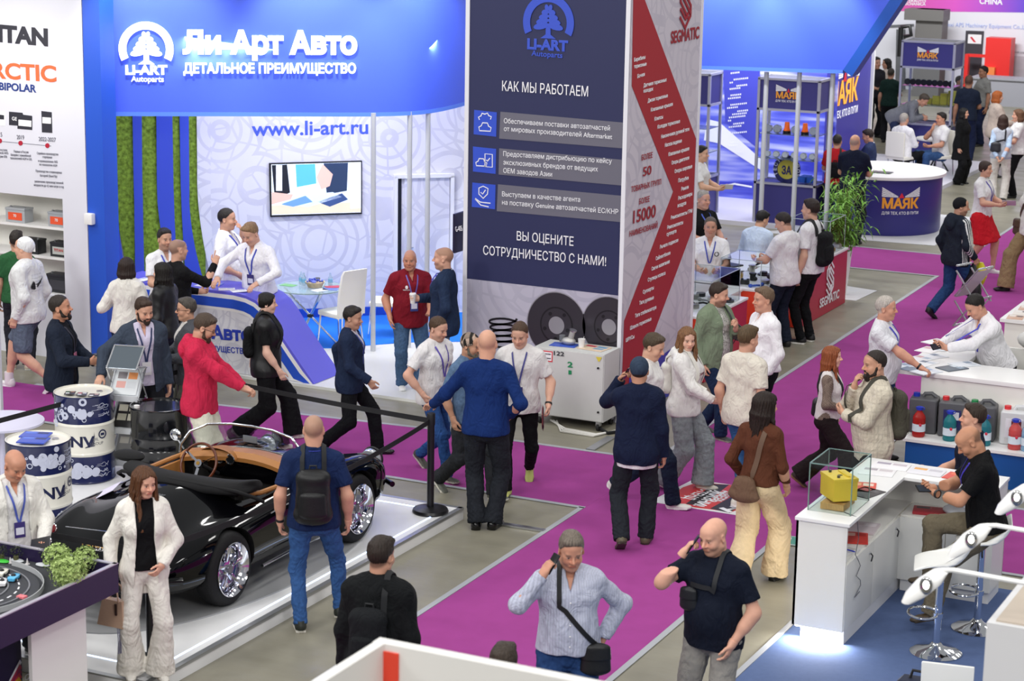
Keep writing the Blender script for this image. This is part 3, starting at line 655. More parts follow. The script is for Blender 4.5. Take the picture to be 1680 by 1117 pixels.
        if nk_=='collar' or nk_=='stand':
            for i in range(12):
                a0,a1=[math.pi*(-.40-1.2*j/12)*1.0 for j in(i,i+1)]
                f=lambda a:tp(math.cos(a)*(.071 if not fem else .062)*1.0,math.sin(a)*.066-.012-.0*a,1.486-.02*math.sin(a))if True else 0
                pr.append(prim(f(a0),f(a1),(.011+base*.3,.021+base*.2),None,(0,0,1)if False else Rt[:,2]*0+Rt[:,0]*.001+nrm(tp(0,0,1)-f(a0))*V3(1,1,0),.008))
            for sg in(1,-1):pr.append(prim(tp(sg*.060,.038,1.474),tp(sg*.026 if nk_=='collar' else sg*.05,.088,1.418),(.012+base*.3,.022),(.009,.014),Rt[:,2],.006))
        if nk_=='crew':
            for i in range(16):
                a0,a1=2*math.pi*i/16,2*math.pi*(i+1)/16;f=lambda a:tp(math.cos(a)*.073*(.9 if fem else 1),math.sin(a)*.068-.004,1.462-.022*math.sin(a));pr.append(prim(f(a0),f(a1),.009,None,(0,0,1),.012))
        if nk_=='hood':
            for i in range(14):
                a0,a1=[math.pi*(.22-1.44*j/14)for j in(i,i+1)];r0=.024+.022*max(0,-math.sin((a0+a1)/2));f=lambda a:tp(math.cos(a)*.098,math.sin(a)*.098-.02,1.465-.03*math.sin(a)*1.);pr.append(prim(f(a0),f(a1),(r0*.8,r0*1.25),None,(1,0,0),.02))
            pr.append(ell(tp(0,-.150,1.40),(.105,.05,.085),U,.03));pr.append(prim(tp(-.075,-.10,1.475),tp(.075,-.10,1.475),.034,None,U,.03))
        cuts=[lambda X,Y,Z:hem-Tz(X,Y,Z)]
        op=sp.get('open')
        if op:
            zb,wt,wm,wh=op
            def cf(X,Y,Z):
                zz=Tz(X,Y,Z);x=Tx(X,Y,Z);y=Ty(X,Y,Z);wd=np.where(zz>zb,wm+(wt-wm)*np.clip((zz-zb)/(1.47-zb),0,1),wm+(wh-wm)*np.clip((zb-zz)/(zb-hem),0,1));return-np.maximum(np.abs(x)-wd,.02-y)
            cuts.append(cf)
        if sp.get('v'):
            vz,vw=sp['v'];cuts.append(lambda X,Y,Z:-np.maximum(np.abs(Tx(X,Y,Z))-vw*np.clip((Tz(X,Y,Z)-vz)/(1.46-vz),0,1)+.002,.01-Ty(X,Y,Z)))
        if sp.get('lapel'):
            for sg in(1,-1):pr.append(prim(tp(sg*(.062),.062,1.455),tp(sg*.055,.122*d+base+ft+belly*.3,1.22),(.028,.010),(.012,.006),Rt[:,0],.006))
        V,Qd=surface(pr,h,cuts);N=vnormals(V,Qd)
        if am:V=folds(V,N,am,seed+len(nm),1.,sp.get('st',(1,1,.8)))
        V=relax(V,Qd,1,.35)
        cc=np.array(lin(col))if isinstance(col,str)else None
        if cc is not None:c=np.tile(cc,(len(V),1))
        else:
            q3=(V-Pv)@Rt;q3[:,2]+=.92;c=col(q3,V,F)
        o=mesh_np(nm,V*s,Qd,m,root,c);F.lay.append((pr,cuts));return o
    F.lay=[];F.fmax=0.
    # trousers first so tops lie over them
    if bot:
        kind=bot.get('kind','straight');bc=bot['col'];bm=bot.get('mat',M_CLOTH);wl=bot.get('waist',1.0)
        to,ko,ho={'slim':(.008,.064,.056),'straight':(.014,.078,.076),'wide':(.022,.098,.12),'flare':(.008,.075,.125),'loose':(.02,.088,.088),'shorts':(.03,.10,.10)}[kind]
        pr=[grow(p,.004+to*.35)for p in pelvis];cut_h=[]
        for sg in(1,-1):
            hj,kn,an=legp[sg];ls=nrm(an-kn)
            if kind=='shorts':pr.append(prim(hj,hj+(kn-hj)*bot.get('sl',.9),.086*hw+to,ko,k=.035,cut=1))
            else:pr+=[prim(hj,kn,.086*hw+to,ko,k=.03),prim(kn,an+ls*bot.get('len',.03),ko,ho,k=.03,cut=1)]
        if bot.get('skirt'):pr.append(prim(tp(0,0,.95),(legp[1][1]+legp[-1][1])/2,(.17*hw,.12),(.19,.15),U,.05,1))
        V,Qd=surface(pr,h,[lambda X,Y,Z:Tz(X,Y,Z)-wl]+([]if True else[]));N=vnormals(V,Qd);zz=V[:,2]
        am=bot.get('fold',.006);V2=folds(V,N,am,seed+5,1.,(1,1,1.5));bend=np.zeros(len(V))
        for sg in(1,-1):
            hj,kn,an=legp[sg]
            for pt,ra in((kn,.12),(an,.13),(hj,.12)):bend+=np.exp(-np.sum((V-pt)**2,1)/ra**2)
        V=V2+N*(bend*np.sin(V[:,2]*150+8*np.sin(V[:,0]*20+V[:,1]*17+seed))*am*.55)[:,None]
        V=relax(V,Qd,1,.3)
        c=np.tile(np.array(lin(bc)),(len(V),1))if isinstance(bc,str)else bc(V,F)
        mesh_np(bot.get('name','trousers'),V*s,Qd,bm,root,c)
    if top:layer('top',dict(top,sleeve='none')if over and over.get('sleeve')=='long' else top,0.,top.get('name','shirt'))
    if over:layer('over',over,.017,over.get('name','jacket'))
    # shoes
    if shoes:
        for sg in(1,-1):
            an,fd,pit=F.foot[sg];Rf=np.stack([np.cross(fd,V3(0,0,1)),fd,V3(0,0,1)],1)@rotm((1,0,0),-math.radians(pit));o=an
            f=lambda x,y,zz:o+Rf@V3(x*sg,y,zz);FU=Rf[:,0];FW_=Rf[:,2]
            k=1. if not fem else .88;b=shoes[2]if len(shoes)>2 else 'shoe'
            pr=[ell(f(0,-.03,-.045),(.036*k,.048,.05),FU,.03,'+',FW_),prim(f(0,-.02,-.05),f(.004,.10*k,-.062),(.037*k,.036),(.043*k,.026),FU,.03),ell(f(.002,.135*k,-.066),(.042*k,.052,.024),FU,.03,'+',FW_)]
            if b=='boot':pr.append(prim(f(0,-.01,-.02),an+nrm(legp[sg][1]-an)*.06,.047,.05,FU,.03))
            elif b=='shoe':pr.append(prim(f(0,-.012,-.03),f(0,-.016,.012),(.038*k,.045),(.036*k,.042),FU,.03,1))
            up=len(pr);pr.append(prim(f(0,-.045,-.08),f(.004,.145*k,-.08),(.041*k,.016),(.046*k,.014),FU,.004))
            cut=lambda X,Y,Z:-((X-o[0])*FW_[0]+(Y-o[1])*FW_[1]+(Z-o[2])*FW_[2])-.086
            V,Qd=surface(pr,max(.006,h*.7),[cut]);hgt=(V-o)@FW_;c=np.where((hgt<-.062)[:,None],np.array(lin(shoes[1])),np.array(lin(shoes[0])))
            mesh_np('shoe',V*s,Qd,M_SHINE if b=='shine' else M_SHOE,root,c)
    F.W=lambda p:root_world(root,np.array(p)*s)
    def surf(x,zz,front=True,off=.004):
        """point on the clothes at torso coordinates (x, zz), canonical units"""
        sg=1 if front else-1;ys=np.linspace(.42,-.10,140)*sg;pts=[tp(x,y,zz)for y in ys];A=np.array(pts).T;D=np.full(len(ys),9.)
        for pr,cuts in F.lay:
            dd=sdf(A,pr)
            for c in cuts:dd=np.maximum(dd,c(A[0],A[1],A[2]))
            D=np.minimum(D,dd)
        i=int(np.argmax(D<off))if np.any(D<off)else len(ys)//2+20
        return tp(x,ys[i],zz)
    F.surf=surf
    return F
def root_world(root,p):
    c,sn=math.cos(root.rotation_euler.z),math.sin(root.rotation_euler.z);return Vector((root.location.x+p[0]*c-p[1]*sn,root.location.y+p[0]*sn+p[1]*c,root.location.z+p[2]))
def lanyard(F,col='2c3aa8',zb=1.10,badge='2a2a6a',x0=.0,card='d8d8e8',bw=.045,bh=.065):
    """ribbon round the neck with a badge (clothing: children of the person)"""
    s=F.s;L0=[(-.072,1.452),(-.066,1.42),(-.052,1.36),(-.034,1.28),(-.016,1.2),(x0-.004,zb+.06)];L=[(L0[i][0]*(1-f)+L0[i+1][0]*f,L0[i][1]*(1-f)+L0[i+1][1]*f)for i in range(5)for f in(0,.33,.66)]+[L0[-1]];Rr=[(-x,zz)for x,zz in L[:-1]]+[(x0+.004,zb+.06)]
    bk=[F.tp(.078,-.05,1.485),F.tp(.0,-.09,1.49),F.tp(-.078,-.05,1.485)]
    of=.006+.55*F.fmax;a=[F.surf(x,zz,True,of)for x,zz in Rr[::-1]];b=[F.surf(x,zz,True,of)for x,zz in L];pts=a+bk+b;cen=F.tp(0,0,1.3)
    ups=[nrm((p-F.tp(0,0,1.28))*V3(1,1,.3))for p in pts]
    MB().tube([p*s for p in pts],0,flat=(.0085*s,.0015*s),up=[tuple(u)for u in ups]).build('lanyard',mat('lanyard_'+col,col,.6),F.root)
    if badge:
        p=F.surf(x0,zb,True,.006+.55*F.fmax);p2=F.surf(x0,zb-.05,True,.006+.55*F.fmax);up=nrm(F.surf(x0,zb+.05,True,.006+.55*F.fmax)-p2);xx=F.Rt[:,0];n=nrm(np.cross(xx,up));n=n if np.dot(n,F.Rt[:,1])>0 else-n
        M=Matrix.Identity(3)
        for i in range(3):M[i][0],M[i][1],M[i][2]=xx[i],n[i],up[i]
        o=MB().box((p+n*.004)*s,(bw*2*s,.004*s,bh*2*s),rot=M,bev=.0015).build('badge',mat('badge_'+badge,badge,.35),F.root)
        MB().box((p+n*.0075-up*.01)*s,(bw*1.5*s,.001*s,bh*.9*s),rot=M).build('badge_card',mat('badge_card'+card,card,.4),o)
def decal(F,me,x,z,m,name='print',front=False,off=.005,size=1.):
    """flat print laid on the chest or back; me is a flat mesh in metres"""
    bm=bmesh.new();bm.from_mesh(me);bmesh.ops.remove_doubles(bm,verts=bm.verts,dist=1e-5)
    bmesh.ops.triangulate(bm,faces=bm.faces)
    for _ in range(3):
        ed=[e for e in bm.edges if e.calc_length()>.03]
        if not ed:break
        bmesh.ops.subdivide_edges(bm,edges=ed,cuts=1);bmesh.ops.triangulate(bm,faces=bm.faces)
    sg=1 if front else-1
    for v in bm.verts:
        p=F.surf(x+v.co.x*size*(-sg),z+v.co.y*size,front,off+.5*F.fmax);v.co=Vector(p*F.s)
    me2=bpy.data.meshes.new(name);bm.to_mesh(me2);bm.free();me2.materials.append(m);o=bpy.data.objects.new(name,me2);S.collection.objects.link(o);o.parent=F.root;return o
def to_world(F,p,R=None):
    return F.W(p)
def inhand(F,sg,up=None):
    """world frame of a thing held in a hand: origin in the grip, x across the knuckles, y out of the palm, z up along the hand"""
    h=F.hand[sg];o=F.W(h['grip']);c,sn=math.cos(F.rz),math.sin(F.rz);r=lambda v:Vector((v[0]*c-v[1]*sn,v[0]*sn+v[1]*c,v[2]))
    return o,r(h['t']),r(h['n']),r(h['d'])
# ---------------------------------------------------------------- floor and carpets
def concrete():
    m=mat('concrete','878374',.42,var=.2,vscale=1.6,bump=.05,bscale=30)
    nt=m.node_tree;L=nt.links;b=nt.nodes['Principled BSDF'];tc=nt.nodes['Texture Coordinate']
    n=nt.nodes.new('ShaderNodeTexNoise');n.inputs['Scale'].default_value=3.1;n.inputs['Detail'].default_value=8;mp=nt.nodes.new('ShaderNodeMapping');mp.inputs['Scale'].default_value=(.35,1.4,1)
    L.new(tc.outputs['Object'],mp.inputs[0]);L.new(mp.outputs[0],n.inputs['Vector']);r=nt.nodes.new('ShaderNodeMapRange');r.inputs['From Min'].default_value=.3;r.inputs['From Max'].default_value=.7;r.inputs['To Min'].default_value=.28;r.inputs['To Max'].default_value=.5
    L.new(n.outputs[0],r.inputs[0]);L.new(r.outputs[0],b.inputs['Roughness']);return m
CON=concrete()
WHITE=mat('white_panel','e6e6ea',.42,var=.012,vscale=3);WHITEM=mat('white_laminate','ecebea',.3)
struct('floor',MB().box((-12,38,-.06),(90,100,.12)),CON)
def fl(poly,z0,z1,name,m,label=None,cat=None,kind='structure'):
    o=MB().prism(poly,z1-z0,Matrix.Translation((0,0,z0))).build(name,m);return tag(o,label,cat,None,kind)
PURPLE=mat('purple_carpet','9a4389',.95,var=.05,vscale=5,bump=.25,bscale=240,spec=.1)
TAPE=mat('carpet_tape','a3a6ac',.5)
xl=lambda y:-8.16-(y-17)*.0155
xr=lambda y:-6.2-(y-17)*.012
fl([(xl(4),4),(xr(4),4),(xr(52),52),(xl(52),52)],.0,.006,'aisle_carpet',PURPLE,'long purple carpet running up the aisle','carpet',None)
fl([(-30,18.42),(xl(18.4)-.001,18.42),(xl(20.3)-.001,20.3),(-11,20.25),(-16,19.72),(-30,19.6)],.0,.006,'cross_carpet',PURPLE,'purple carpet crossing behind the black roadster','carpet',None)
fl([(xr(18.4)+.001,18.45),(12,18.6),(12,20.5),(xr(20.45)+.001,20.45)],.0,.006,'cross_carpet',PURPLE,'purple carpet crossing behind the bar stools on the right','carpet',None)
fl([(-10.4,32.25),(xl(32.2)-.001,32.25),(xl(34.1)-.001,34.1),(-10.75,34.1)],.0,.006,'cross_carpet',PURPLE,'purple carpet strip in front of the round purple counter','carpet',None)
def tape(a,b,w=.055):fl_=MB().bar((*a,.008),(*b,.008),w,.005);tag(fl_.build('carpet_edge_tape',TAPE),kind='structure')
tape((xl(4)-.03,4),(xl(18.4)-.03,18.4));tape((xr(4)+.03,4),(xr(18.4)+.03,18.4));tape((-20,18.4),(xl(18.4),18.4));tape((-16,19.74),(-11,20.27));tape((-11,20.27),(xl(20.3),20.33))
tape((xl(20.3)-.03,20.3),(xl(32.2)-.03,32.2));tape((xl(34.1)-.03,34.1),(xl(52)-.03,52));tape((xr(18.4),18.42),(8,18.52));tape((xr(20.4),20.48),(8,20.5));tape((-10.4,32.22),(xl(32.2),32.22));tape((-10.7,34.12),(xl(34.1),34.12));tape((xr(20.5)+.03,20.5),(xr(50)+.03,50))
# steel cable covers on the concrete
SILVER=mat('brushed_steel','c2c4c8',.28,1.);CHROME=mat('chrome','e6e8ec',.06,1.);ALU=mat('aluminium','b9bcc0',.36,.85);BLACKM=mat('black_plastic','121214',.4);GREYM=mat('grey_plastic','6c6e72',.45)
for a,b,l in(((-9.0,17.2),(-8.2,17.2),'steel cable cover on the concrete beside the white podium corner'),((-9.28,18.5),(-8.7,18.45),'flat grey cable cover near the crossing of the carpets')):
    pass
mb=MB().bar((*G(808,859).xy,.012),(*G(893,872).xy,.012),.07,.02,.006);tag(mb.build('cable_cover',SILVER),'steel cable cover on the concrete beside the carpet crossing','cable cover')
mb=MB().bar((*G(968,739).xy,.01),(*G(1003,718).xy,.01),.1,.015,.005);tag(mb.build('cable_cover',ALU),'flat grey cable cover under the electrical cabinet','cable cover')
# ---------------------------------------------------------------- titan wall on the left with a display niche
YW=20.98;x1=-16.12
TW=bpy.data.objects.new('wall_left',None);S.collection.objects.link(TW);tag(TW,kind='structure')
m0=mat('titan_panel','dcdce6',.5)
nz0,nz1,nx=.80,2.04,-16.49
mb=MB()
mb.box((-20.2,YW+.03,(nz1+6)/2),(8.16,.06,6-nz1));mb.box((-20.2,YW+.03,nz0/2),(8.16,.06,nz0));mb.box(((nx+x1)/2,YW+.03,(nz0+nz1)/2),(x1-nx,.06,nz1-nz0))
mb.build('wall_panel',m0,TW)
ins=mat('niche_lining','f0efe8',.5)
mb=MB().box((-20.2,YW+.52,1.42),(7.6,.03,1.3));mb.box((nx-.0,YW+.29,1.42),(.03,.46,1.24));mb.box((-20.2,YW+.29,nz1),(7.6,.46,.03));mb.build('niche_lining',ins,TW)
SH=[.80,1.26,1.64]
mb=MB()
for z in SH:mb.box((-20.2,YW+.29,z),(7.4,.44,.03))
mb.build('niche_shelf',WHITEM,TW)
def battery(label,x,z,w,h,body,lab,txt_=None,tc=None):
    t=thing('battery',label,'battery',(x,YW+.20,z+.016));MB().box((0,0,h*.42),(w,.17,h*.84),bev=.006).build('body',mat('battery_'+body,body,.45),t);MB().box((0,0,h*.9),(w+.01,.18,h*.14),bev=.005).build('lid',mat('battery_'+body,body),t);MB().box((0,-.088,h*.42),(w*.72,.004,h*.5)).build('label',mat('label_'+lab,lab,.4),t)
    for sx in(-1,1):MB().cyl((sx*w*.36,-.03,h*.97),(sx*w*.36,-.03,h*1.06),.014,10).build('terminal',SILVER,t)
    if txt_:write(txt_,Matrix.Translation((x,YW+.106,z+.016+h*.45))@Matrix.Rotation(math.pi/2,4,'X'),h*.26,mat('ink_'+tc,tc,.4),parent=t,bold=.02,ext=.001)
battery('grey battery with an orange label at the left of the top niche shelf',-17.33,SH[2],.30,.19,'a8acb0','e85a38','70','f2f2f2');battery('grey battery with an orange label at the right end of the top niche shelf',-16.68,SH[2],.27,.19,'9fa4aa','e85a38','70','f2f2f2')
battery('black battery with a white label in the middle niche shelf, beside the white cap',-17.12,SH[1],.26,.19,'1c1e22','e4e4e2','TITAN','2a2a30');battery('black battery with a red mark at the right end of the middle niche shelf',-16.66,SH[1],.27,.19,'26282c','b8bcb8','TITAN','c03030')
battery('black battery with a red label low at the left of the niche',-17.45,SH[0],.24,.19,'1a1a1e','c84a40');battery('dark battery at the right end of the bottom niche shelf',-16.70,SH[0],.33,.24,'2c2e34','44464c')
FT=Face((0,YW,0),(0,-1,0),.003,TW)
dk=mat('print_dark','2e2e38',.6);org=mat('print_orange','ea6a3c',.6);nav=mat('print_navy','243a80',.6);redp=mat('print_red','b02038',.6);gry=mat('print_grey','70707c',.6);wht=mat('print_white','f4f4f6',.5)
FT.text('TITAN',(-26,65),(79,74.5),27,dk,bold=.05);FT.text('ARCTIC',(-40,125),(93,134),26,org,bold=.03);FT.text('BIPOLAR',(-1,147),(60,151.5),12.5,nav,bold=.03)
FT.poly([(-30,228.6),(84,239),(84,239.8),(-30,229.4)],gry)
for x,y in((0,231),(34,234.7),(78,238.8)):FT.poly([(x+3.6*math.cos(t),y+4*math.sin(t))for t in[i*math.pi/8 for i in range(16)]],redp,off=.005)
FT.text('2015',(-8,223.5),(4,224),7,gry);FT.text('2019',(28,228),(40,228.5),7,gry);FT.text('2022-2027',(64,231),(92,232.5),7,gry)
for t,a,b in(('Первые в России',(23,250),(47,251.5)),('батареи с изменённой',(18,255.5),(51,257.5)),('технологией AGM и GEL',(17,261),(53,263)),('Серийное производство',(61,253),(96,255)),('стартерных',(70,259),(86,260)),('и промышленных АКБ',(63,265.5),(95,267.5)),('по технологии AGM',(65,271.5),(94,273.5)),('Производство стационарных',(59,282),(102,285)),('батарей (Stand By)',(66,289.5),(94,291)),('увеличение производственной',(57,299),(104,302)),('мощности до 4,5 млн штук в год',(56,305),(105,308.5)),('в России',(-6,247),(12,248)),('линейкой АКБ',(-10,252),(14,253)),('серии EFB',(-4,258),(12,259))):FT.text(t,a,b,4,gry,bold=0)
FT.poly([(15,183),(37,185),(40,193),(40,207),(15,205)],dk);FT.text('GE',(20,197),(28,198),6,wht);FT.poly([(30,187),(53,190),(53,213),(29,211)],dk,off=.006);FT.poly([(31,196),(52,198),(52,208),(31,206)],wht,off=.008);FT.poly([(68,182),(85,184),(86,218),(69,217)],dk);FT.poly([(70,192),(84,193),(84,203),(70,202)],wht,off=.006);FT.poly([(-6,183),(9,183),(9,206),(-6,206)],wht);FT.poly([(-6,187),(7,189),(7,196),(-6,195)],dk,off=.006)
tag(MB().box((0,0,0),(.12,.08,.14),bev=.02).build('junction_box',WHITEM,loc=onP(147,359,(0,YW-.04,0),(0,1,0))),'small white junction box on the edge of the white panel wall','junction box')
p=G(4,706);tag(MB().box((p.x-.3,p.y,.62),(.62,.04,1.24)).build('trim_1',m0),kind='structure')
# ---------------------------------------------------------------- blue booth with the cedar emblem
BLUE=mat('fascia_blue','4a66e6',.42,var=.015,vscale=2);BLUE2=mat('column_blue','2554c4',.45);BLUED=mat('band_blue','3e55cc',.42);TRIMB=mat('trim_blue','5a86f0',.4)
struct('floor_booth',MB().prism([(-22,21.24),(-11.05,21.24),(-11.05,30),(-22,30)],.035,Matrix.Translation((0,0,.0))),mat('booth_floor','dcdcda',.4))
fl([(-14.6,22.65),(-13.9,23.05),(-13.2,23.85),(-12.4,24.4),(-11.4,24.6),(-11.4,27.6),(-16.6,23.3),(-16.6,22.3)],.035,.042,'booth_carpet',mat('blue_carpet','2f7be4',.95,bump=.2,bscale=200,spec=.1),'bright blue carpet under the glass table and white chairs','carpet',None)
A=Vector((-16.17,21.37,0));fd=Vector((.84,.543,0)).normalized();fn=Vector((fd.y,-fd.x,0))
ZF=3.10
def curve_pts():
    P=[A+fd*t for t in(0,1.0,2.0,2.9)]+[Vector((x,y,0))for x,y in((-13.52,23.09),(-13.33,23.23),(-13.16,23.40),(-13.04,23.57),(-12.96,23.74),(-12.92,23.92),(-12.90,24.2),(-12.92,24.6),(-12.97,25.0),(-13.08,25.4),(-13.2,25.8))]
    return P
CP=curve_pts()
def strip(P,z0,z1,th):
    mb=MB();R=[]
    for i,p in enumerate(P):
        d=(P[min(i+1,len(P)-1)]-P[max(i-1,0)]).normalized();n=Vector((d.y,-d.x,0));q=p-n*th
        R.append([(p.x,p.y,z0),(p.x,p.y,z1),(q.x,q.y,z1),(q.x,q.y,z0)])
    return mb.loft(R,smooth=False)
FA=thing('booth_fascia','curved blue header of the booth with white glowing letters','booth header')
strip(CP,ZF,5.4,.12).build('fascia_panel',BLUE,FA)
strip([p+Vector((fn.x,fn.y,0))*.004 for p in CP],ZF-.05,ZF,.14).build('lower_edge',TRIMB,FA)
tag(FA,kind='thing')
GLOW=mat('letter_white','f2f6ff',.4,emit=1.25)
FF=Face(A+fn*.001,(fn.x,fn.y,0),.02,FA)
FF.text('Ли-Арт Авто',(300,86.5),(586,87.5),36,GLOW,bold=.05,ext=.03);FF.text('ДЕТАЛЬНОЕ ПРЕИМУЩЕСТВО',(301,119.5),(584,119.5),16,GLOW,bold=.04,ext=.03)
FF.text('LI-ART',(206,121.5),(275,121.5),15,GLOW,bold=.05,ext=.03);FF.text('Autoparts',(215,133.5),(269,134),9.5,mat('letter_plain','eef2ff',.4,emit=.5),bold=.03,ext=.01)
R_=(FF.px(240,80)-FF.px(285,80)).length
logo_cedar(FF.mat4(240,80,fd),R_,GLOW,FA,.03)
# end of the partition beside the fascia
struct('wall_column',MB().box((-15.98,21.12,2.75),(.25,.28,5.5)),BLUE2)
# back wall with printed pattern
wd_=Vector((math.cos(math.radians(40)),math.sin(math.radians(40)),0));wn=Vector((wd_.y,-wd_.x,0));W0=G(560,523);W0.z=0
def print_mat(name,base,line,sc=1.):
    m=mat(name,base,.5);nt=m.node_tree;L=nt.links;b=nt.nodes['Principled BSDF'];tc=nt.nodes['Texture Coordinate']
    mp=nt.nodes.new('ShaderNodeMapping');mp.inputs['Scale'].default_value=(sc,sc,sc);L.new(tc.outputs['Object'],mp.inputs[0])
    v=nt.nodes.new('ShaderNodeTexVoronoi');v.inputs['Scale'].default_value=1.1;L.new(mp.outputs[0],v.inputs['Vector'])
    s1=nt.nodes.new('ShaderNodeMath');s1.operation='MULTIPLY';s1.inputs[1].default_value=42.;L.new(v.outputs['Distance'],s1.inputs[0])
    s2=nt.nodes.new('ShaderNodeMath');s2.operation='SINE';L.new(s1.outputs[0],s2.inputs[0])
    n=nt.nodes.new('ShaderNodeTexNoise');n.inputs['Scale'].default_value=2.2;n.inputs['Detail'].default_value=3;L.new(mp.outputs[0],n.inputs['Vector'])
    w=nt.nodes.new('ShaderNodeTexVoronoi');w.feature='DISTANCE_TO_EDGE';w.inputs['Scale'].default_value=2.6;L.new(mp.outputs[0],w.inputs['Vector'])
    g=nt.nodes.new('ShaderNodeMath');g.operation='LESS_THAN';g.inputs[1].default_value=.03;L.new(w.outputs['Distance'],g.inputs[0])
    h=nt.nodes.new('ShaderNodeMath');h.operation='GREATER_THAN';h.inputs[1].default_value=.55;L.new(s2.outputs[0],h.inputs[0])
    mx=nt.nodes.new('ShaderNodeMath');mx.operation='MAXIMUM';L.new(g.outputs[0],mx.inputs[0]);L.new(h.outputs[0],mx.inputs[1])
    mu=nt.nodes.new('ShaderNodeMath');mu.operation='MULTIPLY';L.new(mx.outputs[0],mu.inputs[0]);L.new(n.outputs[0],mu.inputs[1])
    mi=nt.nodes.new('ShaderNodeMix');mi.data_type='RGBA';mi.inputs['A'].default_value=(*lin(base),1);mi.inputs['B'].default_value=(*lin(line),1);L.new(mu.outputs[0],mi.inputs['Factor']);L.new(mi.outputs['Result'],b.inputs['Base Color'])
    return m
PRN=print_mat('parts_print','e2e2ea','c0c0d0',1.)
FB=Face(W0,(wn.x,wn.y,0),.004)
WB=bpy.data.objects.new('wall_back',None);S.collection.objects.link(WB);tag(WB,kind='structure');FB.parent=WB
E0=onP(172,400,W0,wn);E1=onP(790,300,W0,wn)
tl=lambda p:(Vector((p.x,p.y,0))-W0).dot(wd_)
strip([W0+wd_*tl(E0),W0+wd_*tl(E1)],0,4.2,.1).build('wall_panel',PRN,WB)
strip([W0+wd_*tl(E0)+wn*.03,W0+wd_*(tl(E1)-.9)+wn*.03],.035,.16,.03).build('skirting',mat('skirting_blue','1f4fc4',.5),WB)
MOSS=mat('moss','7a9638',.95,var=.6,vscale=22,bump=1.,bscale=26,spec=.1)
# moss panels between sweeping blue bands
def mossband(L,Rr,m,nm,off,th=.05):
    pts=L+Rr[::-1];return FB.poly(pts,m,nm,off,th)
mossband([(187,178),(190,300),(196,380),(207,440),(209,475)],[(337,178),(337,300),(337,380),(337,440),(337,475)],MOSS,'moss_panel',.02)
bz=lambda p0,p1,p2,n=10:[((1-t)**2*p0[0]+2*t*(1-t)*p1[0]+t*t*p2[0],(1-t)**2*p0[1]+2*t*(1-t)*p1[1]+t*t*p2[1])for t in[i/n for i in range(n+1)]]
for l,r in(([(160,178),(160,300)]+bz((162,330),(165,420),(175,480)),[(187,178),(189,300)]+bz((190,330),(196,400),(212,480))),([(217,178),(219,300)]+bz((220,330),(221,420),(222,480)),[(232,178),(233,300)]+bz((234,330),(235,420),(238,480))),([(256,178),(257,300)]+bz((258,330),(262,380),(281,480)),[(282,178),(284,300)]+bz((285,330),(287,390),(292,480))),([(294,178),(296,300)]+bz((297,330),(300,400),(306,480)),[(309,178),(310,300)]+bz((310,330),(313,400),(340,480)))):mossband(l,r,BLUED,'blue_band',.05)
mossband([(322,178),(323,270)]+bz((323,300),(325,380),(352,480)),[(345,178),(345,270)]+bz((345,300),(345,380),(356,480)),PRN,'white_band',.05)
FB.text('www.li-art.ru',(413,222.5),(604,219),24,mat('www_blue','4a62d0',.5),bold=.02)
# door in the back wall
D0=tl(onP(648,400,W0,wn));D1=tl(onP(740,400,W0,wn));zt=onP(690,288,W0,wn).z
DR=bpy.data.objects.new('door_1',None);S.collection.objects.link(DR);tag(DR,kind='structure')
fr=mat('door_frame_white','eeeef0',.4);mb=MB()
for t in(D0,D1):p=W0+wd_*t+wn*.03;mb.box((p.x,p.y,zt/2),(.05,.08,zt),math.radians(40))
p=W0+wd_*(D0+D1)/2+wn*.03;mb.box((p.x,p.y,zt),(D1-D0+.05,.08,.05),math.radians(40));mb.build('door_frame',fr,DR)
p=W0+wd_*((D0+.09+D1)/2)+wn*.012;MB().box((p.x,p.y,zt/2),(D1-D0-.16,.03,zt-.05),math.radians(40)).build('door_leaf',PRN,DR)
p=W0+wd_*(D0+.06)+wn*.008;MB().box((p.x,p.y,zt/2+.0),(.05,.02,zt-.05),math.radians(40)).build('gap_shade',mat('gap_shade','1a1e2a',.8),DR)  # solid dark strip, coloured as the shade inside the half-open door
p=W0+wd_*(D0+.15)+wn*.05;MB().cyl((p.x,p.y,.98),(p.x+wd_.x*.1,p.y+wd_.y*.1,.98),.01).build('door_handle',SILVER,DR)
# poles under the header
POLE=mat('pole_grey','c6c8cc',.35,.3)
for px,base,l in((616.7,G(612,580),'leftmost slim grey post under the blue header, beside the white chairs'),(673,None,'slim grey post under the blue header, second from the left'),(703,None,'slim grey post under the blue header, third from the left')):
    if base is None:t=G(px,183 if px<690 else 180,ZF);base=t+fn*(-.06)
    o=MB().cyl((0,0,0),(0,0,ZF-.04),.032,14).build('post',POLE,loc=(base.x,base.y,.035));tag(o,l,'post')
# ---------------------------------------------------------------- tower with the navy and the red-striped face
TY,TX=21.6,-9.2
tl0=onY(760.5,533,TY).x
TWR=thing('display_tower','tall square tower with navy and red-striped printed faces','display tower',(0,0,0))
MB().box(((tl0+TX)/2,TY+1.06,2.75),(TX-tl0,2.1,5.5)).build('tower_body',WHITE,TWR)
mb=MB()
for x,y in((tl0+.02,TY),(TX-.02,TY),(TX,TY+2.1)):mb.box((x,y,2.75),(.05,.05,5.5))
mb.build('corner_trim',mat('trim_white','e8e8ee',.4),TWR)
NAVY=mat('tower_navy','2b2f56',.5);FR=Face((0,TY-.0,0),(0,-1,0),.012,TWR);LG=print_mat('tower_grey','b9b6c6','a4a2b4')
FR.poly([(768,-60),(1034,-60),(1019,485),(761,456)],NAVY,'navy_print');FR.poly([(761,456),(1019,485),(1012,700),(757,640)],LG,'grey_print')
IB=mat('icon_blue','3353cc',.5);GB=mat('box_grey','6c6b78',.5);WT=mat('text_white','f0f0f4',.5)
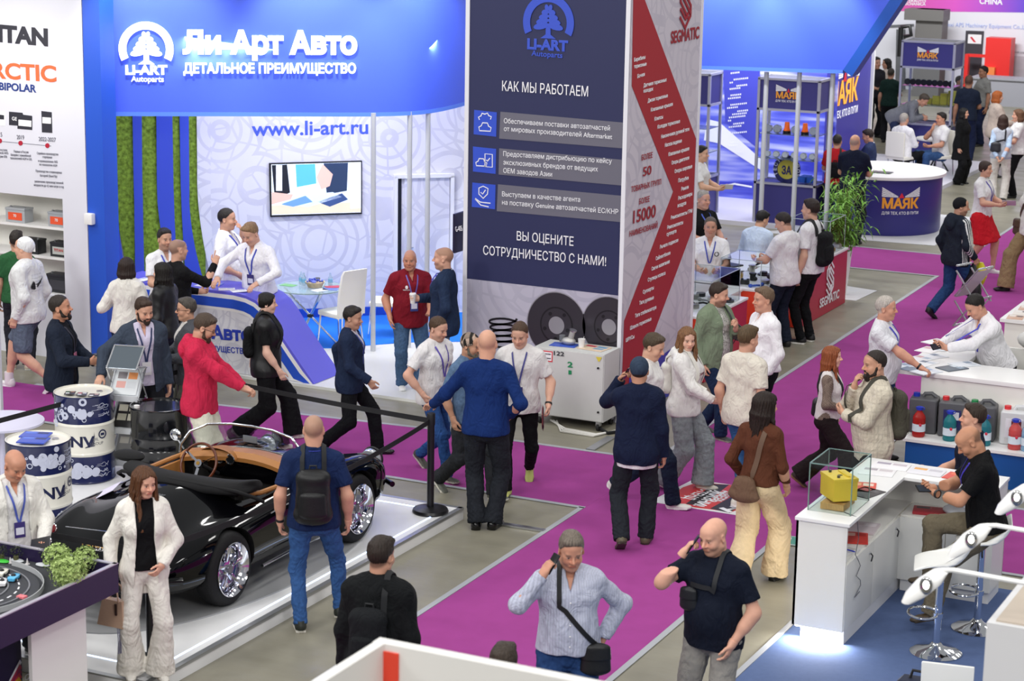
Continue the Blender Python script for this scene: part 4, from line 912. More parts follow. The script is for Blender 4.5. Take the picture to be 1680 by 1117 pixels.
for q in(((822,183),(1025,201),(1022,243),(820,227)),((820,243),(1023,262),(1021,304),(819,286)),((818,302),(1022,321),(1020,364),(816,346))):FR.poly(q,GB,'grey_box',.016)
for q in(((779,180),(816,184),(815,224),(778,220)),((777,240),(815,244),(814,285),(777,281)),((776,299),(814,303),(813,343),(775,339))):FR.poly(q,IB,'icon_square',.016)
FR.off=.019
CB=mat('cedar_blue','3a55c8',.5)
FR.text('LI-ART',(866,79.5),(933,83.7),17,CB,bold=.05);FR.text('Autoparts',(873,91),(924,95),9,CB,bold=.02)
logo_cedar(FR.mat4(901,37,(1,0,0)),(FR.px(901,37)-FR.px(943,39)).length,CB,TWR)
for t,a,b,c in(('КАК МЫ РАБОТАЕМ',(825,148.5),(966,158),16.5),('Обеспечиваем поставки автозапчастей',(828,201.5),(1002,214),8),('от мировых производителей Aftermarket',(828,214.5),(1005.5,228),8),('Предоставляем дистрибьюцию по кейсу',(827,255.5),(1005,268),8),('эксклюзивных брендов от ведущих',(827,269.5),(982,281),8),('ОЕМ заводов Азии',(827,283),(907,289.5),8),('Выступаем в качестве агента',(825,321.5),(953,331),8),('на поставку Genuine автозапчастей ЕС/КНР',(825,335),(1015.5,351),8),('ВЫ ОЦЕНИТЕ',(849,393.5),(942,403),15),('СОТРУДНИЧЕСТВО С НАМИ!',(794,417),(995.5,436),15)):FR.text(t,a,b,c,WT,bold=.006)
# icons: gear over a car, clipboard with a car, shield over a hand
def icon(pts,w=.006,closed=False):
    return MB().tube([FR.px(x,y,.02)for x,y in pts],0,closed=closed,flat=(w,.001),up=(0,-1,0)).build('icon_line',WT,TWR,world=True)
car=lambda x,y,s:[(x-9*s,y+6*s),(x-10*s,y),(x-6*s,y-2*s),(x-4*s,y-7*s),(x+4*s,y-6.5*s),(x+6*s,y-1*s),(x+10*s,y+1*s),(x+9*s,y+7*s)]
icon(car(797,208,1),closed=True);icon([(797+(9+(i%2)*2.5)*math.cos(i*.39),196+(9+(i%2)*2.5)*math.sin(i*.39))for i in range(8,17)])
icon(car(791,266,.9),closed=True);icon([(797,252),(809,253),(809,274),(797,273)],closed=True);icon([(799,262),(801,264),(805,259)])
icon([(794,305),(802,309),(801,318),(794,325),(787,318),(787,308)],closed=True);icon([(790,315),(793,318),(798,311)]);icon([(781,325),(789,331),(796,332),(806,333)]);icon([(781,326),(790,336),(803,339)])
# printed car parts: two brake discs and a coil spring
dkg=mat('disc_dark','4a464e',.35,.6);dk2=mat('disc_black','1c1a20',.4);lt=mat('disc_light','a8a6ae',.35,.5)
def disc(px,py,r,k=1.12):
    el=lambda a,dx=0:[(px+dx+r*a*math.cos(t),py+r*a*k*math.sin(t)+.1*r*a*math.cos(t))for t in[i*math.pi/24 for i in range(48)]]
    lim=lambda P:[(min(x,1017),y)for x,y in P]
    FR.poly(lim(el(1.)),lt,'disc_print',.013);FR.poly(lim(el(.97)),dkg,'disc_print',.0145);FR.poly(lim(el(.55)),dk2,'disc_print',.016);FR.poly(lim(el(.5)),dkg,'disc_print',.0175);FR.poly(lim(el(.26)),lt,'disc_print',.019)
    for i in range(5):
        a=i*1.257+.4;FR.poly(lim([(px+r*.4*math.cos(a)+r*.06*math.cos(t),py+r*.45*math.sin(a)+r*.065*math.sin(t))for t in[j*math.pi/6 for j in range(12)]]),dk2,'disc_print',.0205)
disc(914,533,49);disc(1000,536,45)
MB().tube([FR.px(826+23*math.cos(t)+t*.25,522+7*math.sin(t)+t*1.5,.02)for t in[i*.3 for i in range(110)]],0,flat=(.012,.001),up=(0,-1,0)).build('spring_print',dk2,TWR,world=True)
# red-striped side
FX=Face((TX,0,0),(1,0,0),.012,TWR)
FX.poly([(1037,-60),(1155,-60),(1124,700),(1012,720)],print_mat('red_side_print','cdc8d2','b6b2c0'),'side_print')
REDS=mat('stripe_red','a5202c',.5);REDT=mat('text_red','9c1f2e',.5)
FX.poly([(1037,-60),(1037,0),(1034.5,141),(1102.5,314),(1022,526),(1018,640),(1036,640),(1134,376),(1140,227.5),(1056,0),(1034,-60)][:-1]+[(1040,-60)],REDS,'red_stripe',.016)
FX.poly([(1030,620),(1120,557),(1117,640),(1026,700)],mat('banner_blue','3f3fae',.5),'blue_banner',.02)
FX.off=.019
FX.text('SEGMATIC',(1098,71),(1144.5,62),20,REDT,bold=.03)
logo_hex(FX.mat4(1122.5,6,(0,1,0)),.29,REDT,TWR)
for t,a,b in(('Барабаны',(1037.5,101),(1056,96)),('тормозные',(1037.5,112),(1058,107)),('Бочки',(1043,128),(1055,124)),('Датчики тормозных',(1053,143),(1091,133)),('колодок',(1053,152),(1069,148)),('Диски тормозные',(1060,168),(1093,159)),('Клапанные крышки',(1065,183),(1101,173)),('Клипсы',(1071,198),(1085,194)),('Колодки тормозные',(1076,211),(1113,201)),('Наконечники рулевой тяги',(1082,227),(1128,214)),('Насосы водяные',(1088,241),(1116,233)),('Клапанные крышки',(1094,256),(1128,246)),('Опоры двигателя',(1099,270),(1128,261)),('Опоры шаровые',(1104,284),(1133,275)),('Патрубки',(1110,299),(1127,294)),('Ремни',(1115,313),(1127,309)),('Расходомеры',(1110,328),(1133,320)),('воздуха',(1109,340),(1123,335)),('Ремкомплекты ГРМ',(1098,360),(1133,348)),('Ремкомплекты',(1092,376),(1118,367)),('суппорта',(1091,387),(1107,381)),('Рычаги подвески',(1080,408),(1110,396)),('Сайлентблоки',(1073,427),(1097,417)),('Свечи зажигания',(1066,444),(1096,431)),('Ступицы колеса',(1060,462),(1089,450)),('Суппорты',(1052,482),(1070,474)),('Тяги рулевые',(1046,500),(1070,490)),('Тяги стабилизатора',(1039,521),(1074,506)),('Шланги тормозные',(1031,541),(1066,525)),('ШРУСы',(1024,561),(1038,554))):FX.text(t,a,b,6,WT,bold=.03)
for t,a,b,c in(('БОЛЕЕ',(1050,263),(1068,258),9),('50',(1052,289),(1066,285),15),('ТОВАРНЫХ ГРУПП',(1033,315),(1082,302),9),('БОЛЕЕ',(1046,335),(1063,330),9),('15000',(1036,366),(1073,355),21),('НАИМЕНОВАНИЙ',(1030,388),(1076,373),9)):FX.text(t,a,b,c,REDT,bold=.02)
FX.off=.024;FX.text('Ли-Арт Авто',(1038,633),(1112,592),11,WT,bold=.03);FX.text('ДЕТАЛЬНОЕ ПРЕИМУЩЕСТВО',(1040,645),(1112,604),6,WT)
p=onY(752,380,TY+.15);o=MB().box((p.x+.02,TY+.18,p.z),(.03,.36,.46)).build('number_sign',mat('sign_dark','1c1838',.4));tag(o,'dark booth number sign sticking out beside the navy tower','sign')
fit('G-405',onY(748,380,TY-.01)+Vector((0,0,0)),onY(759,378,TY-.01),.06,WT,o)
# ---------------------------------------------------------------- canopy, showcases and walls beyond the tower
CY=29.8;FC=Face((0,CY,0),(0,-1,0),.0)
CN=thing('canopy_header','blue slanted header above the red counter on grey posts','booth header');FC.parent=CN
q=[onY(*v,CY)for v in((1120,107),(1383,115),(1475,-23),(1120,-30))]
mb=MB().hexa([(p.x,CY,p.z)for p in q]+[(p.x,CY+.25,p.z)for p in q]);mb.build('canopy_panel',BLUE,CN)
e=Vector(q[2])-Vector(q[1]);n_=Vector((e.z,0,-e.x)).normalized()*.16
MB().hexa([q[1],q[1]+n_,q[2]+n_,q[2]]+[v+Vector((0,.3,0))for v in(q[1],q[1]+n_,q[2]+n_,q[2])]).build('canopy_end',mat('canopy_edge','1d55b4',.45),CN)
mb=MB().hexa([(p.x,CY-.01,p.z+dz)for p,dz in((q[0],-.05),(q[1],-.05),(q[1],.0),(q[0],.0))]+[(p.x,CY+.25,p.z+dz)for p,dz in((q[0],-.05),(q[1],-.05),(q[1],.0),(q[0],.0))]);mb.build('canopy_lip',TRIMB,CN)
for px,l in((1258,'leftmost grey post under the slanted blue header'),(1312,'middle grey post under the slanted blue header'),(1367,'rightmost grey post under the slanted blue header, beside the bamboo plant')):
    p=onY(px,116,CY+.12);o=MB().cyl((0,0,0),(0,0,p.z-.02),.036,12).build('post',POLE,loc=(p.x,CY+.12,0));tag(o,l,'post')
# platform and city print of the far booth
struct('floor_platform',MB().box((-14.5,40.2,.04),(7.4,10.2,.08)),mat('platform_white','dddbe8',.4))
def city():
    m=mat('city_print','4048c8',.45,emit=0.);nt=m.node_tree;L=nt.links;b=nt.nodes['Principled BSDF'];tc=nt.nodes['Texture Coordinate']
    w=nt.nodes.new('ShaderNodeTexNoise');w.inputs['Scale'].default_value=1.6;mp=nt.nodes.new('ShaderNodeMapping');mp.inputs['Rotation'].default_value=(0,.55,0);mp.inputs['Scale'].default_value=(.35,1,3.2);L.new(tc.outputs['Object'],mp.inputs[0]);L.new(mp.outputs[0],w.inputs['Vector'])
    r=nt.nodes.new('ShaderNodeValToRGB');e=r.color_ramp.elements;e[0].position=.36;e[0].color=(*lin('3a40c4'),1);e[1].position=.66;e[1].color=(*lin('d8dcff'),1);k=r.color_ramp.elements.new(.5);k.color=(*lin('6a74e8'),1);L.new(w.outputs[0],r.inputs[0]);L.new(r.outputs[0],b.inputs['Base Color']);return m
YC=37.6;CW=bpy.data.objects.new('wall_city',None);S.collection.objects.link(CW);tag(CW,kind='structure')
MB().box((-14.9,YC+.05,2.2),(6.0,.1,4.4)).build('city_panel',city(),CW)
FCi=Face((0,YC,0),(0,-1,0),.004,CW);BW=mat('window_dots','f4f6ff',.5);PV=mat('building_violet','474dc6',.5)
FCi.poly([(1185,60),(1248,60),(1245,245),(1190,200)],PV,'tower_print',.006);rnd0=random.Random(4)
mb=MB()
for r in range(26):
    y=120+r*5.2;c=rnd0.randint(2,9);x0=1194+rnd0.random()*20
    if rnd0.random()<.25:continue
    for i in range(c):
        p=FCi.px(x0+i*3.1,y-i*.35,.01);mb.box(p,(.022,.004,.03))
mb.build('lit_windows',BW,CW)
FCi.poly([(1160,195),(1180,200),(1250,262),(1250,280),(1180,235),(1155,230)],BW,'light_trail',.008);FCi.poly([(1178,306),(1205,300),(1234,305),(1234,308),(1205,303),(1178,309)],BW,'road_line',.008)
MW=bpy.data.objects.new('wall_beacon',None);S.collection.objects.link(MW);tag(MW,kind='structure')
XM=-11.95;mp_=mat('beacon_violet','3d3a9a',.4);y0,y1=onX(1362,200,XM).y,onX(1425,200,XM).y
MB().box((XM-.05,(y0+y1)/2,1.4),(.1,y1-y0,2.75)).build('wall_panel',mp_,MW);MB().box((XM,y1,1.4),(.12,.06,2.75)).build('wall_edge',WHITEM,MW)
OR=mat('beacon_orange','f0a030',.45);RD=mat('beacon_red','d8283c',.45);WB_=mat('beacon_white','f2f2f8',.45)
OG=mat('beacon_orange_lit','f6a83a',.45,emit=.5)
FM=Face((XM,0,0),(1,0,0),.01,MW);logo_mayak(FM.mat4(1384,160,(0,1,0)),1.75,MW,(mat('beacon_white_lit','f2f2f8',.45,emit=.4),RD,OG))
def showcase(label,X0,X1,Y0,dep,z0,zs,zt,items,logo=True,base_h=.78):
    t=thing('showcase',label,'display case',((X0+X1)/2,Y0+dep/2,z0));V=mat('case_violet','3a377e',.45);w=X1-X0
    MB().box((0,0,base_h/2+.03),(w-.06,dep-.06,base_h-.06)).build('base',V,t)
    mb=MB()
    for sx in(-1,1):
        for sy in(-1,1):mb.box((sx*(w/2-.02),sy*(dep/2-.02),zt/2),(.045,.045,zt))
    for z in(.03,base_h,zs,zt):
        for s_ in(-1,1):mb.box((0,s_*(dep/2-.02),z),(w,.045,.04));mb.box((s_*(w/2-.02),0,z),(.045,dep,.04))
    mb.build('frame',mat('case_frame','b4b4c4',.35,.4),t)
    MB().box((0,0,(zs+zt)/2),(w-.05,dep-.05,zt-zs-.03)).build('header',V,t);MB().box((0,0,zt),(w-.02,dep-.02,.02)).build('top_panel',GREYM,t)
    gl=mat('case_glass','f4f8ff',.02,trans=1.,ior=1.02)
    mb=MB().box((0,-dep/2+.01,(base_h+zs)/2),(w-.09,.006,zs-base_h-.04));mb.box((w/2-.01,0,(base_h+zs)/2),(.006,dep-.09,zs-base_h-.04));mb.build('glass',gl,t)
    mb=MB()
    n=items;zs_=[base_h+(zs-base_h)*(i+1)/(n+1)for i in range(n)]
    for z in zs_:mb.box((0,0,z),(w-.08,dep-.08,.012))
    mb.build('shelf',mat('shelf_glass','b8c8d8',.1,trans=.6),t)
    if logo:
        M=Matrix.Translation((0,-dep/2-.004,(zs+zt)/2-.03))@Matrix.Rotation(math.pi/2,4,'X');root=t
        for o in list(bpy.data.objects):pass
        n0=set(bpy.data.objects);logo_mayak(M,.46,None,(WB_,RD,OR))
        for o in set(bpy.data.objects)-n0:o.parent=t
    return t,[z+z0 for z in zs_]
SC1,z1=showcase('tall violet showcase behind the rightmost grey canopy posts, with lamps on glass shelves',-12.56,-11.43,35.2,.62,.0,2.07,2.6,2)
SC2,z2=showcase('farthest violet showcase full of yellow boxes, beyond the seated men',-12.93,-11.75,45.3,.8,.0,2.0,2.55,2)
SC3,z3=showcase('violet showcase half hidden behind the red-striped tower',-14.5,-13.44,35.2,.62,.0,2.06,2.6,2,False)
rn=random.Random(3)
LAMP=mat('lamp_glass','c8ccd4',.1,.7);AMB=mat('amber','f06a20',.3,emit=.3)
for r,z in enumerate(z1[::-1]):
    for i in range(6):
        x=-12.40+i*.165;y=35.42;o=MB()
        if r==0 and i in(2,4):o.cyl((0,0,0),(0,0,.08),.06,12).cyl((0,0,.08),(0,0,.20),.05,12,.04);ob=o.build('beacon_lamp',AMB,loc=(x,y,z+.006));tag(ob,'orange warning beacon on the upper shelf of the posts-side violet showcase','warning beacon','orange beacons in the showcase');MB().cyl((0,0,0),(0,0,.05),.07,12).build('lamp_base',BLACKM,ob);continue
        s_=.075 if r==0 else .06;o.cyl((0,0,s_),(0,-.05,s_),s_,16);o.cyl((0,.08,s_),(0,0,s_),s_*.6,12,s_);ob=o.build('headlamp',LAMP,loc=(x,y,z+.006));tag(ob,'round headlamp standing on the upper glass shelf of the violet showcase' if r==0 else 'small square-mounted lamp on the lower glass shelf of the violet showcase','lamp','headlamps on the %s shelf'%('upper' if r==0 else 'lower'));MB().cyl((0,-.052,s_),(0,-.056,s_),s_*.8,16).build('lens',CHROME,ob)
for i in range(3):
    o=MB().box((0,0,.05),(.16,.14,.1),bev=.006).build('blue_box',mat('carton_blue','1d5cc0',.5),loc=(-11.72+(.13 if i==2 else 0)-.0,35.4+(i==1)*.16,.82+(.1 if i==2 else 0)*0));tag(o,'small blue carton on the bottom of the violet showcase behind the posts','carton','blue cartons in the showcase')
sg=thing('round_sign','round yellow sign with bold figures inside the violet showcase','sign',(-12.05,35.45,.84));MB().cyl((0,.01,.17),(0,0,.17),.25,28).build('rim',mat('sign_navy','2c2c6a',.5),sg);MB().cyl((0,0,.17),(0,-.006,.17),.17,28).build('face',mat('sign_yellow','d8c84a',.5),sg);fit('ЗА',(-12.14,35.44,.93),(-11.96,35.44,.93),.14,mat('sign_navy','2c2c6a'),sg,bold=.04)
for i,ch in enumerate('ТЕСТЬ ДОРОЖ'):
    a=math.radians(205-i*23)
    if ch!=' ':write(ch,Matrix.Translation((-12.05+.21*math.cos(a),35.438,1.01+.21*math.sin(a)))@Matrix.Rotation(math.pi/2,4,'X')@Matrix.Rotation(a-math.pi/2,4,'Z'),.085,WB_,parent=sg,bold=.03,ext=.001)
for j in range(5):
    for i in range(5-j):
        o=MB().box((0,0,.03),(.15,.12,.06),bev=.004).build('carton',mat('carton_yellow','c9c04a',.5),loc=(-11.86-.17*i,45.7,z2[0]+.01+.062*j));tag(o,'small yellow carton stacked in the farthest violet showcase','carton','yellow cartons in the far showcase')
for i in range(9):
    o=MB().cyl((0,0,0),(0,-.04,0),.07,12).build('dark_lamp',BLACKM,loc=(-12.8+i*.12,45.5,z2[1]+.08));tag(o,'dark lamp on the top shelf of the farthest violet showcase','lamp','dark lamps in the far showcase')
# far halls
FWL=bpy.data.objects.new('wall_far',None);S.collection.objects.link(FWL);tag(FWL,kind='structure')
YF=60.;MB().box((-12,YF+.1,3.5),(40,.2,7)).build('wall_panel',mat('far_white','e4e4ec',.5),FWL)
FZ=Face((0,YF,0),(0,-1,0),.01,FWL)
def bnr():
    m=mat('banner_pink','d84aa8',.5);nt=m.node_tree;L=nt.links;b=nt.nodes['Principled BSDF'];tc=nt.nodes['Texture Coordinate'];sx=nt.nodes.new('ShaderNodeSeparateXYZ');L.new(tc.outputs['Object'],sx.inputs[0]);r=nt.nodes.new('ShaderNodeValToRGB');mr=nt.nodes.new('ShaderNodeMapRange');mr.inputs['From Min'].default_value=-18;mr.inputs['From Max'].default_value=-12.8;L.new(sx.outputs[0],mr.inputs[0]);L.new(mr.outputs[0],r.inputs[0]);e=r.color_ramp.elements;e[0].color=(*lin('d85a98'),1);e[1].color=(*lin('5c46d0'),1);e[1].position=.85;k=e.new(.45);k.color=(*lin('dc58c4'),1);L.new(r.outputs[0],b.inputs['Base Color']);return m
FZ.poly([(1380,-60),(1720,-60),(1720,21),(1380,17)],bnr(),'pink_banner');FZ.off=.02
FZ.text('CHINA',(1607,6),(1645,7.5),10,WT,bold=.03);FZ.text('INTERAUTO',(1480,3),(1519,4),4.5,WT,bold=.03);FZ.text('MECHANICA',(1480,8),(1519,9),4.5,WT,bold=.03)
FZ.text('Shaanxi APS Machinery Equipment Co.,Ltd.',(1540,43),(1690,48),7,mat('far_blue_text','a8b8ec',.5),bold=.0)
FZ.poly([(1441,42),(1500,39),(1500,43),(1441,46)],GREYM,'rail',.04);FZ.poly([(1471,48),(1486,48),(1486,150),(1469,150)],GREYM,'panel_post',.03)
o=MB().box((-15.9,58.6,1.2),(.75,.6,2.4));o.box((-16.02,58.5,2.25),(1.1,.7,.3));tag(o.build('machine_column',mat('machine_grey','6a6866',.5)),'grey machine column standing behind the farthest violet showcase','machine');
o=MB().tube([(-16.6,58,1.9),(-16.6,58,1.1)],.07).tube([(-16.6,58,1.9),(-16.35,58,1.95),(-16.3,58,1.7),(-16.5,58,1.65)],.06);tag(o.build('machine_hook',BLACKM),'black hook-shaped machine part above the farthest violet showcase','machine part')
FZ.poly([(1585,50),(1615,51),(1606,160),(1578,160)],mat('banner_charcoal','3e3c44',.5),'charcoal_banner',.03);FZ.poly([(1589,56),(1611,57),(1610,72),(1588,71)],wht,'white_plate',.035);FZ.poly([(1592,61),(1595,60),(1602,69),(1598,69)],RD,'red_mark',.04)
FZ.off=.04;FZ.text('TX2500PRO',(1618,73),(1662,75),5.5,RD,bold=.02);FZ.text('вертикально-расточной станок',(1617,84),(1690,88),3,gry)
FZ.poly([(1640,90),(1720,95),(1720,150),(1635,142)],mat('photo_grey','b8b4bc',.5,var=.2,vscale=2),'photo_print',.03)
mr=MB().box((-14.15,59.4,.55),(.7,.5,2.2)).box((-14.75,59.4,1.12),(.6,.12,.08)).box((-15.05,59.4,.7),(.1,.2,.9));tag(mr.build('boring_machine',mat('machine_red','e8302c',.4)),'red upright machine beside the far charcoal banner','machine')
mr=MB().box((-14.35,59.1,.5),(.35,.2,.7));tag(mr.build('machine_cabinet',mat('machine_orange','f08a4a',.4)),'orange control box in front of the far red machine','machine')
o=MB().box((-13.2,57.5,.35),(2.2,.7,.7)).box((-13.2,57.5,.72),(2.3,.8,.05));tag(o.build('far_counter',mat('far_counter_grey','9a9aa2',.5)),'grey counter under the far machine photo print','counter')
# ---------------------------------------------------------------- podium with its light line
BLK=mat('matt_black','17171a',.5);BLKR=mat('rubber','1a1a1c',.7)
PD=thing('podium','low white podium with a grey edge and an inset light line under the roadster','podium',(-11.2,15.0,0))
px0,px1,py0,py1,pz=-13.6,-9.06,12.35,17.5,.12
MB().box(((px0+px1)/2,(py0+py1)/2,pz/2),(px1-px0,py1-py0,pz-.002)).build('deck',mat('podium_white','e9e9ea',.25,var=.01),PD,world=True)
mb=MB();mb.box((px1-.02,(py0+py1)/2,pz-.004),(.05,py1-py0,.012));mb.box((px1+.002,(py0+py1)/2,pz-.014),(.006,py1-py0,.026));mb.box(((px0+px1)/2,py1-.02,pz-.004),(px1-px0,.05,.012));mb.box(((px0+px1)/2,py0+.02,pz-.004),(px1-px0,.05,.012));mb.build('edge_profile',ALU,PD,world=True)
LED=mat('led_strip','b8d0ff',.4,emit=4.)
mb=MB();e=.13
for a,b in(((px1-e,py0+.28),(px1-e,py1-.2)),((px0+.3,py1-.2),(px1-e,py1-.2)),((px0+.3,py0+.28),(px1-e,py0+.28))):mb.bar((*a,pz),(*b,pz),.012,.006)
mb.build('light_line',LED,PD,world=True)
TT=MB().prism(ellipse(0,0,.92,2.1,64),.012).build('turntable',mat('turntable_grey','a6a7a9',.3),loc=(-10.2,15.1,pz));tag(TT,'round grey turntable disc set on the white podium under the roadster','turntable')
# ---------------------------------------------------------------- black open roadster
def roadster():
    t=thing('roadster','black open-top vintage roadster with tan leather trim on the white podium','car',(-10.22,15.10,pz+.012),math.radians(88.2));t.scale=(.945,1,1)
    PA=mat('black_paint','040406',.06,spec=.45);TAN=mat('tan_leather','a8713c',.42,bump=.08,bscale=90);WOOD=mat('wood_rim','5a2a16',.25,var=.2,vscale=20);DKI=mat('dark_interior','0c0b0b',.6)
    #      x     W    Hc   Hf   zb   sill
    st=[(-1.93,.36,.40,.38,.36,.30),(-1.88,.56,.50,.46,.42,.26),(-1.74,.70,.60,.55,.46,.23),(-1.5,.79,.70,.64,.50,.21),(-1.2,.83,.79,.705,.53,.20),(-.95,.835,.845,.715,.54,.20),(-.7,.825,.88,.72,.55,.19),(-.3,.80,.87,.74,.56,.18),(.1,.79,.86,.755,.57,.18),(.5,.80,.86,.765,.57,.18),(.75,.815,.82,.77,.56,.19),(1.0,.83,.77,.765,.55,.20),(1.3,.825,.705,.745,.53,.21),(1.55,.79,.63,.71,.50,.22),(1.75,.70,.54,.62,.46,.24),(1.88,.56,.45,.50,.42,.27),(1.95,.36,.38,.40,.38,.31)]
    R=[]
    for x,W,Hc,Hf,zb,sl in st:
        h=[(0,Hc),(.22*W,Hc-.006),(.46*W,Hc*.55+Hf*.45-.015),(.66*W,Hf-.012+.25*max(0,Hc-Hf)*.3),(.80*W,Hf),(.91*W,Hf-.035),(.985*W,(Hf+zb)/2),(W,zb),(.985*W,(zb+sl)/2),(.93*W,sl),(.5*W,sl-.01),(0,sl-.01)]
        R.append([(x,y,z)for y,z in h]+[(x,-y,z)for y,z in h[-2:0:-1]])
    body=MB().loft(R).build('body',PA,t);me=body.data;me.materials.append(TAN);me.materials.append(DKI)
    sm=body.modifiers.new('s','SUBSURF');sm.levels=2;sm.render_levels=2
    cut=[]
    outl=[(x*1.,y)for x,y in[(.46,0),(.44,.35),(.36,.56),(.15,.615),(-.25,.615),(-.50,.56),(-.60,.35),(-.63,0)]];outl=outl+[(x,-y)for x,y in outl[-2:0:-1]]
    ck=MB().prism(outl,.9,Matrix.Translation((0,0,.30)),.03).build('c',DKI);cut.append(ck)
    for sx in(-1.045,1.045):
        for sy in(-1,1):c=MB().cyl((sx,sy*.48,.315),(sx,sy*1.1,.315),.352,40).build('c',DKI);cut.append(c)
    for c in cut:m=body.modifiers.new('b','BOOLEAN');m.operation='DIFFERENCE';m.object=c;m.solver='EXACT'
    dg=bpy.context.evaluated_depsgraph_get();bpy.context.view_layer.update();c0=t.matrix_world.copy()
    for c in cut:c.matrix_world=t.matrix_world@Matrix()
    # cutters live in the car's own frame
    for c in cut:c.parent=t;c.matrix_parent_inverse=Matrix();c.matrix_basis=Matrix()
    bpy.context.view_layer.update();dg=bpy.context.evaluated_depsgraph_get();nm=bpy.data.meshes.new_from_object(body.evaluated_get(dg));body.modifiers.clear();body.data=nm
    for c in cut:bpy.data.objects.remove(c)
    for p in nm.polygons:p.use_smooth=True
    nm.set_sharp_from_angle(angle=math.radians(35))
    # wheels
    TY_=mat('tyre','0e0e10',.75,bump=.3,bscale=70);RIMP=mat('polished_rim','d8d8e0',.08,1.)
    for sx in(-1.045,1.045):
        for sy in(-1,1):
            M=Matrix.Translation((sx,sy*.715,.315))@Matrix.Rotation(-sy*math.pi/2,4,'X');w=.10
            wh=MB().lathe([(.215,-w),(.27,-w-.004),(.305,-w+.02),(.318,-w+.05),(.318,w-.05),(.305,w-.02),(.27,w+.004),(.215,w)],48,M,False).build('tyre',TY_,t)
            rm=MB().lathe([(.218,-w),(.218,w),(.232,w+.012),(.226,w+.016),(.212,w),(.19,w-.03),(.175,w-.075),(.07,w-.085),(.065,w-.05),(.03,w-.045),(.0,w-.043)],48,M,False)
            rim=rm.build('rim',RIMP,wh)
            for k in range(5):
                a=k*2*math.pi/5+.3;q=M@Vector((.12*math.cos(a),.12*math.sin(a),w-.07));s_=MB().bar(M@Vector((.06*math.cos(a),.06*math.sin(a),w-.06)),M@Vector((.185*math.cos(a),.185*math.sin(a),w-.045)),.06,.03,.01).build('spoke',RIMP,wh)
            MB().cyl(M@Vector((0,0,w-.05)),M@Vector((0,0,w-.02)),.035,20).build('hub_cap',mat('hub_grey','8a8a92',.3,.8),wh)
    # windscreen
    P=[(.30,.66,.80),(.31,.655,.88),(.38,.60,.99),(.46,.45,1.06),(.50,.22,1.085),(.51,0,1.09),(.50,-.22,1.085),(.46,-.45,1.06),(.38,-.60,.99),(.31,-.655,.88),(.30,-.66,.80)]
    ws=MB().tube(P,.011,10).build('windscreen_frame',CHROME,t);base=[(.38,.655,.80),(.40,.64,.80),(.48,.58,.81),(.56,.42,.83),(.61,.2,.845),(.62,0,.85),(.61,-.2,.845),(.56,-.42,.83),(.48,-.58,.81),(.40,-.64,.80),(.38,-.655,.80)]
    g=bmesh.new();A=[g.verts.new(p)for p in P];B=[g.verts.new(p)for p in base]
    for i in range(len(P)-1):g.faces.new((A[i],A[i+1],B[i+1],B[i]))
    gm=bpy.data.meshes.new('windscreen_glass');r=bmesh.ops.solidify(g,geom=g.faces[:],thickness=.005);g.to_mesh(gm);g.free();gm.materials.append(mat('windscreen_glass','f4fafa',.0,trans=1.,ior=1.03));o=bpy.data.objects.new('windscreen_glass',gm);S.collection.objects.link(o);o.parent=t
    MB().tube([(x,y,z+.004)for x,y,z in base],.008,8).build('windscreen_base',CHROME,t)
    # dash, instruments, steering wheel
    da=MB();da.loft([[(.50-.0*abs(y)-.18*(y/.6)**2+dx,y,.835-.03*(y/.6)**2+dz)for dx,dz in((.10,.02),(.02,.035),(-.07,.025),(-.11,-.02),(-.10,-.06),(.0,-.05))]for y in[-.60+.1*i for i in range(13)]]);dash=da.build('dashboard',TAN,t)
    MB().box((.44,.0,.70),(.06,1.05,.17),bev=.02).build('dash_face',PA,t)
    hood=MB().loft([[(.40+dx,.28+.20*math.cos(a)*s_,.80+.085*math.sin(a)*s_)for a in[math.pi*i/10 for i in range(11)]]for dx,s_ in((-.06,1.),(.1,.9),(.16,.6))],closed=False).build('binnacle',TAN,t)
    for y,r in((.40,.05),(.28,.055),(.16,.05)):
        gg=MB().lathe([(r,0),(r,.025),(r-.008,.027),(r-.01,.018),(0,.018)],24,Matrix.Translation((.40,y,.785))@Matrix.Rotation(-math.pi/2+.2,4,'Y')).build('gauge',CHROME,t);MB().cyl((.376,y,.79),(.374,y,.79),r-.01,20).build('gauge_face',mat('gauge_black','101418',.3),gg)
    c=Vector((.08,.30,.80));rot=Matrix.Rotation(math.radians(-62),4,'Y');M=Matrix.Translation(c)@rot
    sw=MB().tube([M@Vector((.185*math.cos(a),.185*math.sin(a),0))for a in[i*math.pi/20 for i in range(40)]],.013,10,True).build('steering_wheel',WOOD,t)
    for a in(0.,2.1,-2.1):
        a+=math.pi;MB().bar(M@Vector((.03*math.cos(a),.03*math.sin(a),-.01)),M@Vector((.18*math.cos(a),.18*math.sin(a),0)),.03,.006).build('wheel_spoke',RIMP,sw)
    MB().cyl(M@Vector((0,0,-.02)),M@Vector((0,0,.012)),.038,20).build('horn_boss',RIMP,sw);MB().cyl(M@Vector((0,0,.012)),M@Vector((0,0,.015)),.018,16).build('horn_badge',mat('badge_gold','8a6a30',.3,.8),sw);MB().cyl(M@Vector((0,0,-.02)),M@Vector((0,0,-.35)),.018,10).build('steering_column',BLKR,sw)
    # seats, door caps, folded hood
    for y in(.3,-.3):
        se=MB().box((-.22,y,.46),(.46,.46,.12),bev=.05,seg=3).build('seat',DKI,t);MB().box((-.46,y,.62),(.12,.46,.36),bev=.05,seg=3,rot=Matrix.Rotation(-.2,3,'Y')).build('backrest',TAN if False else DKI,t)
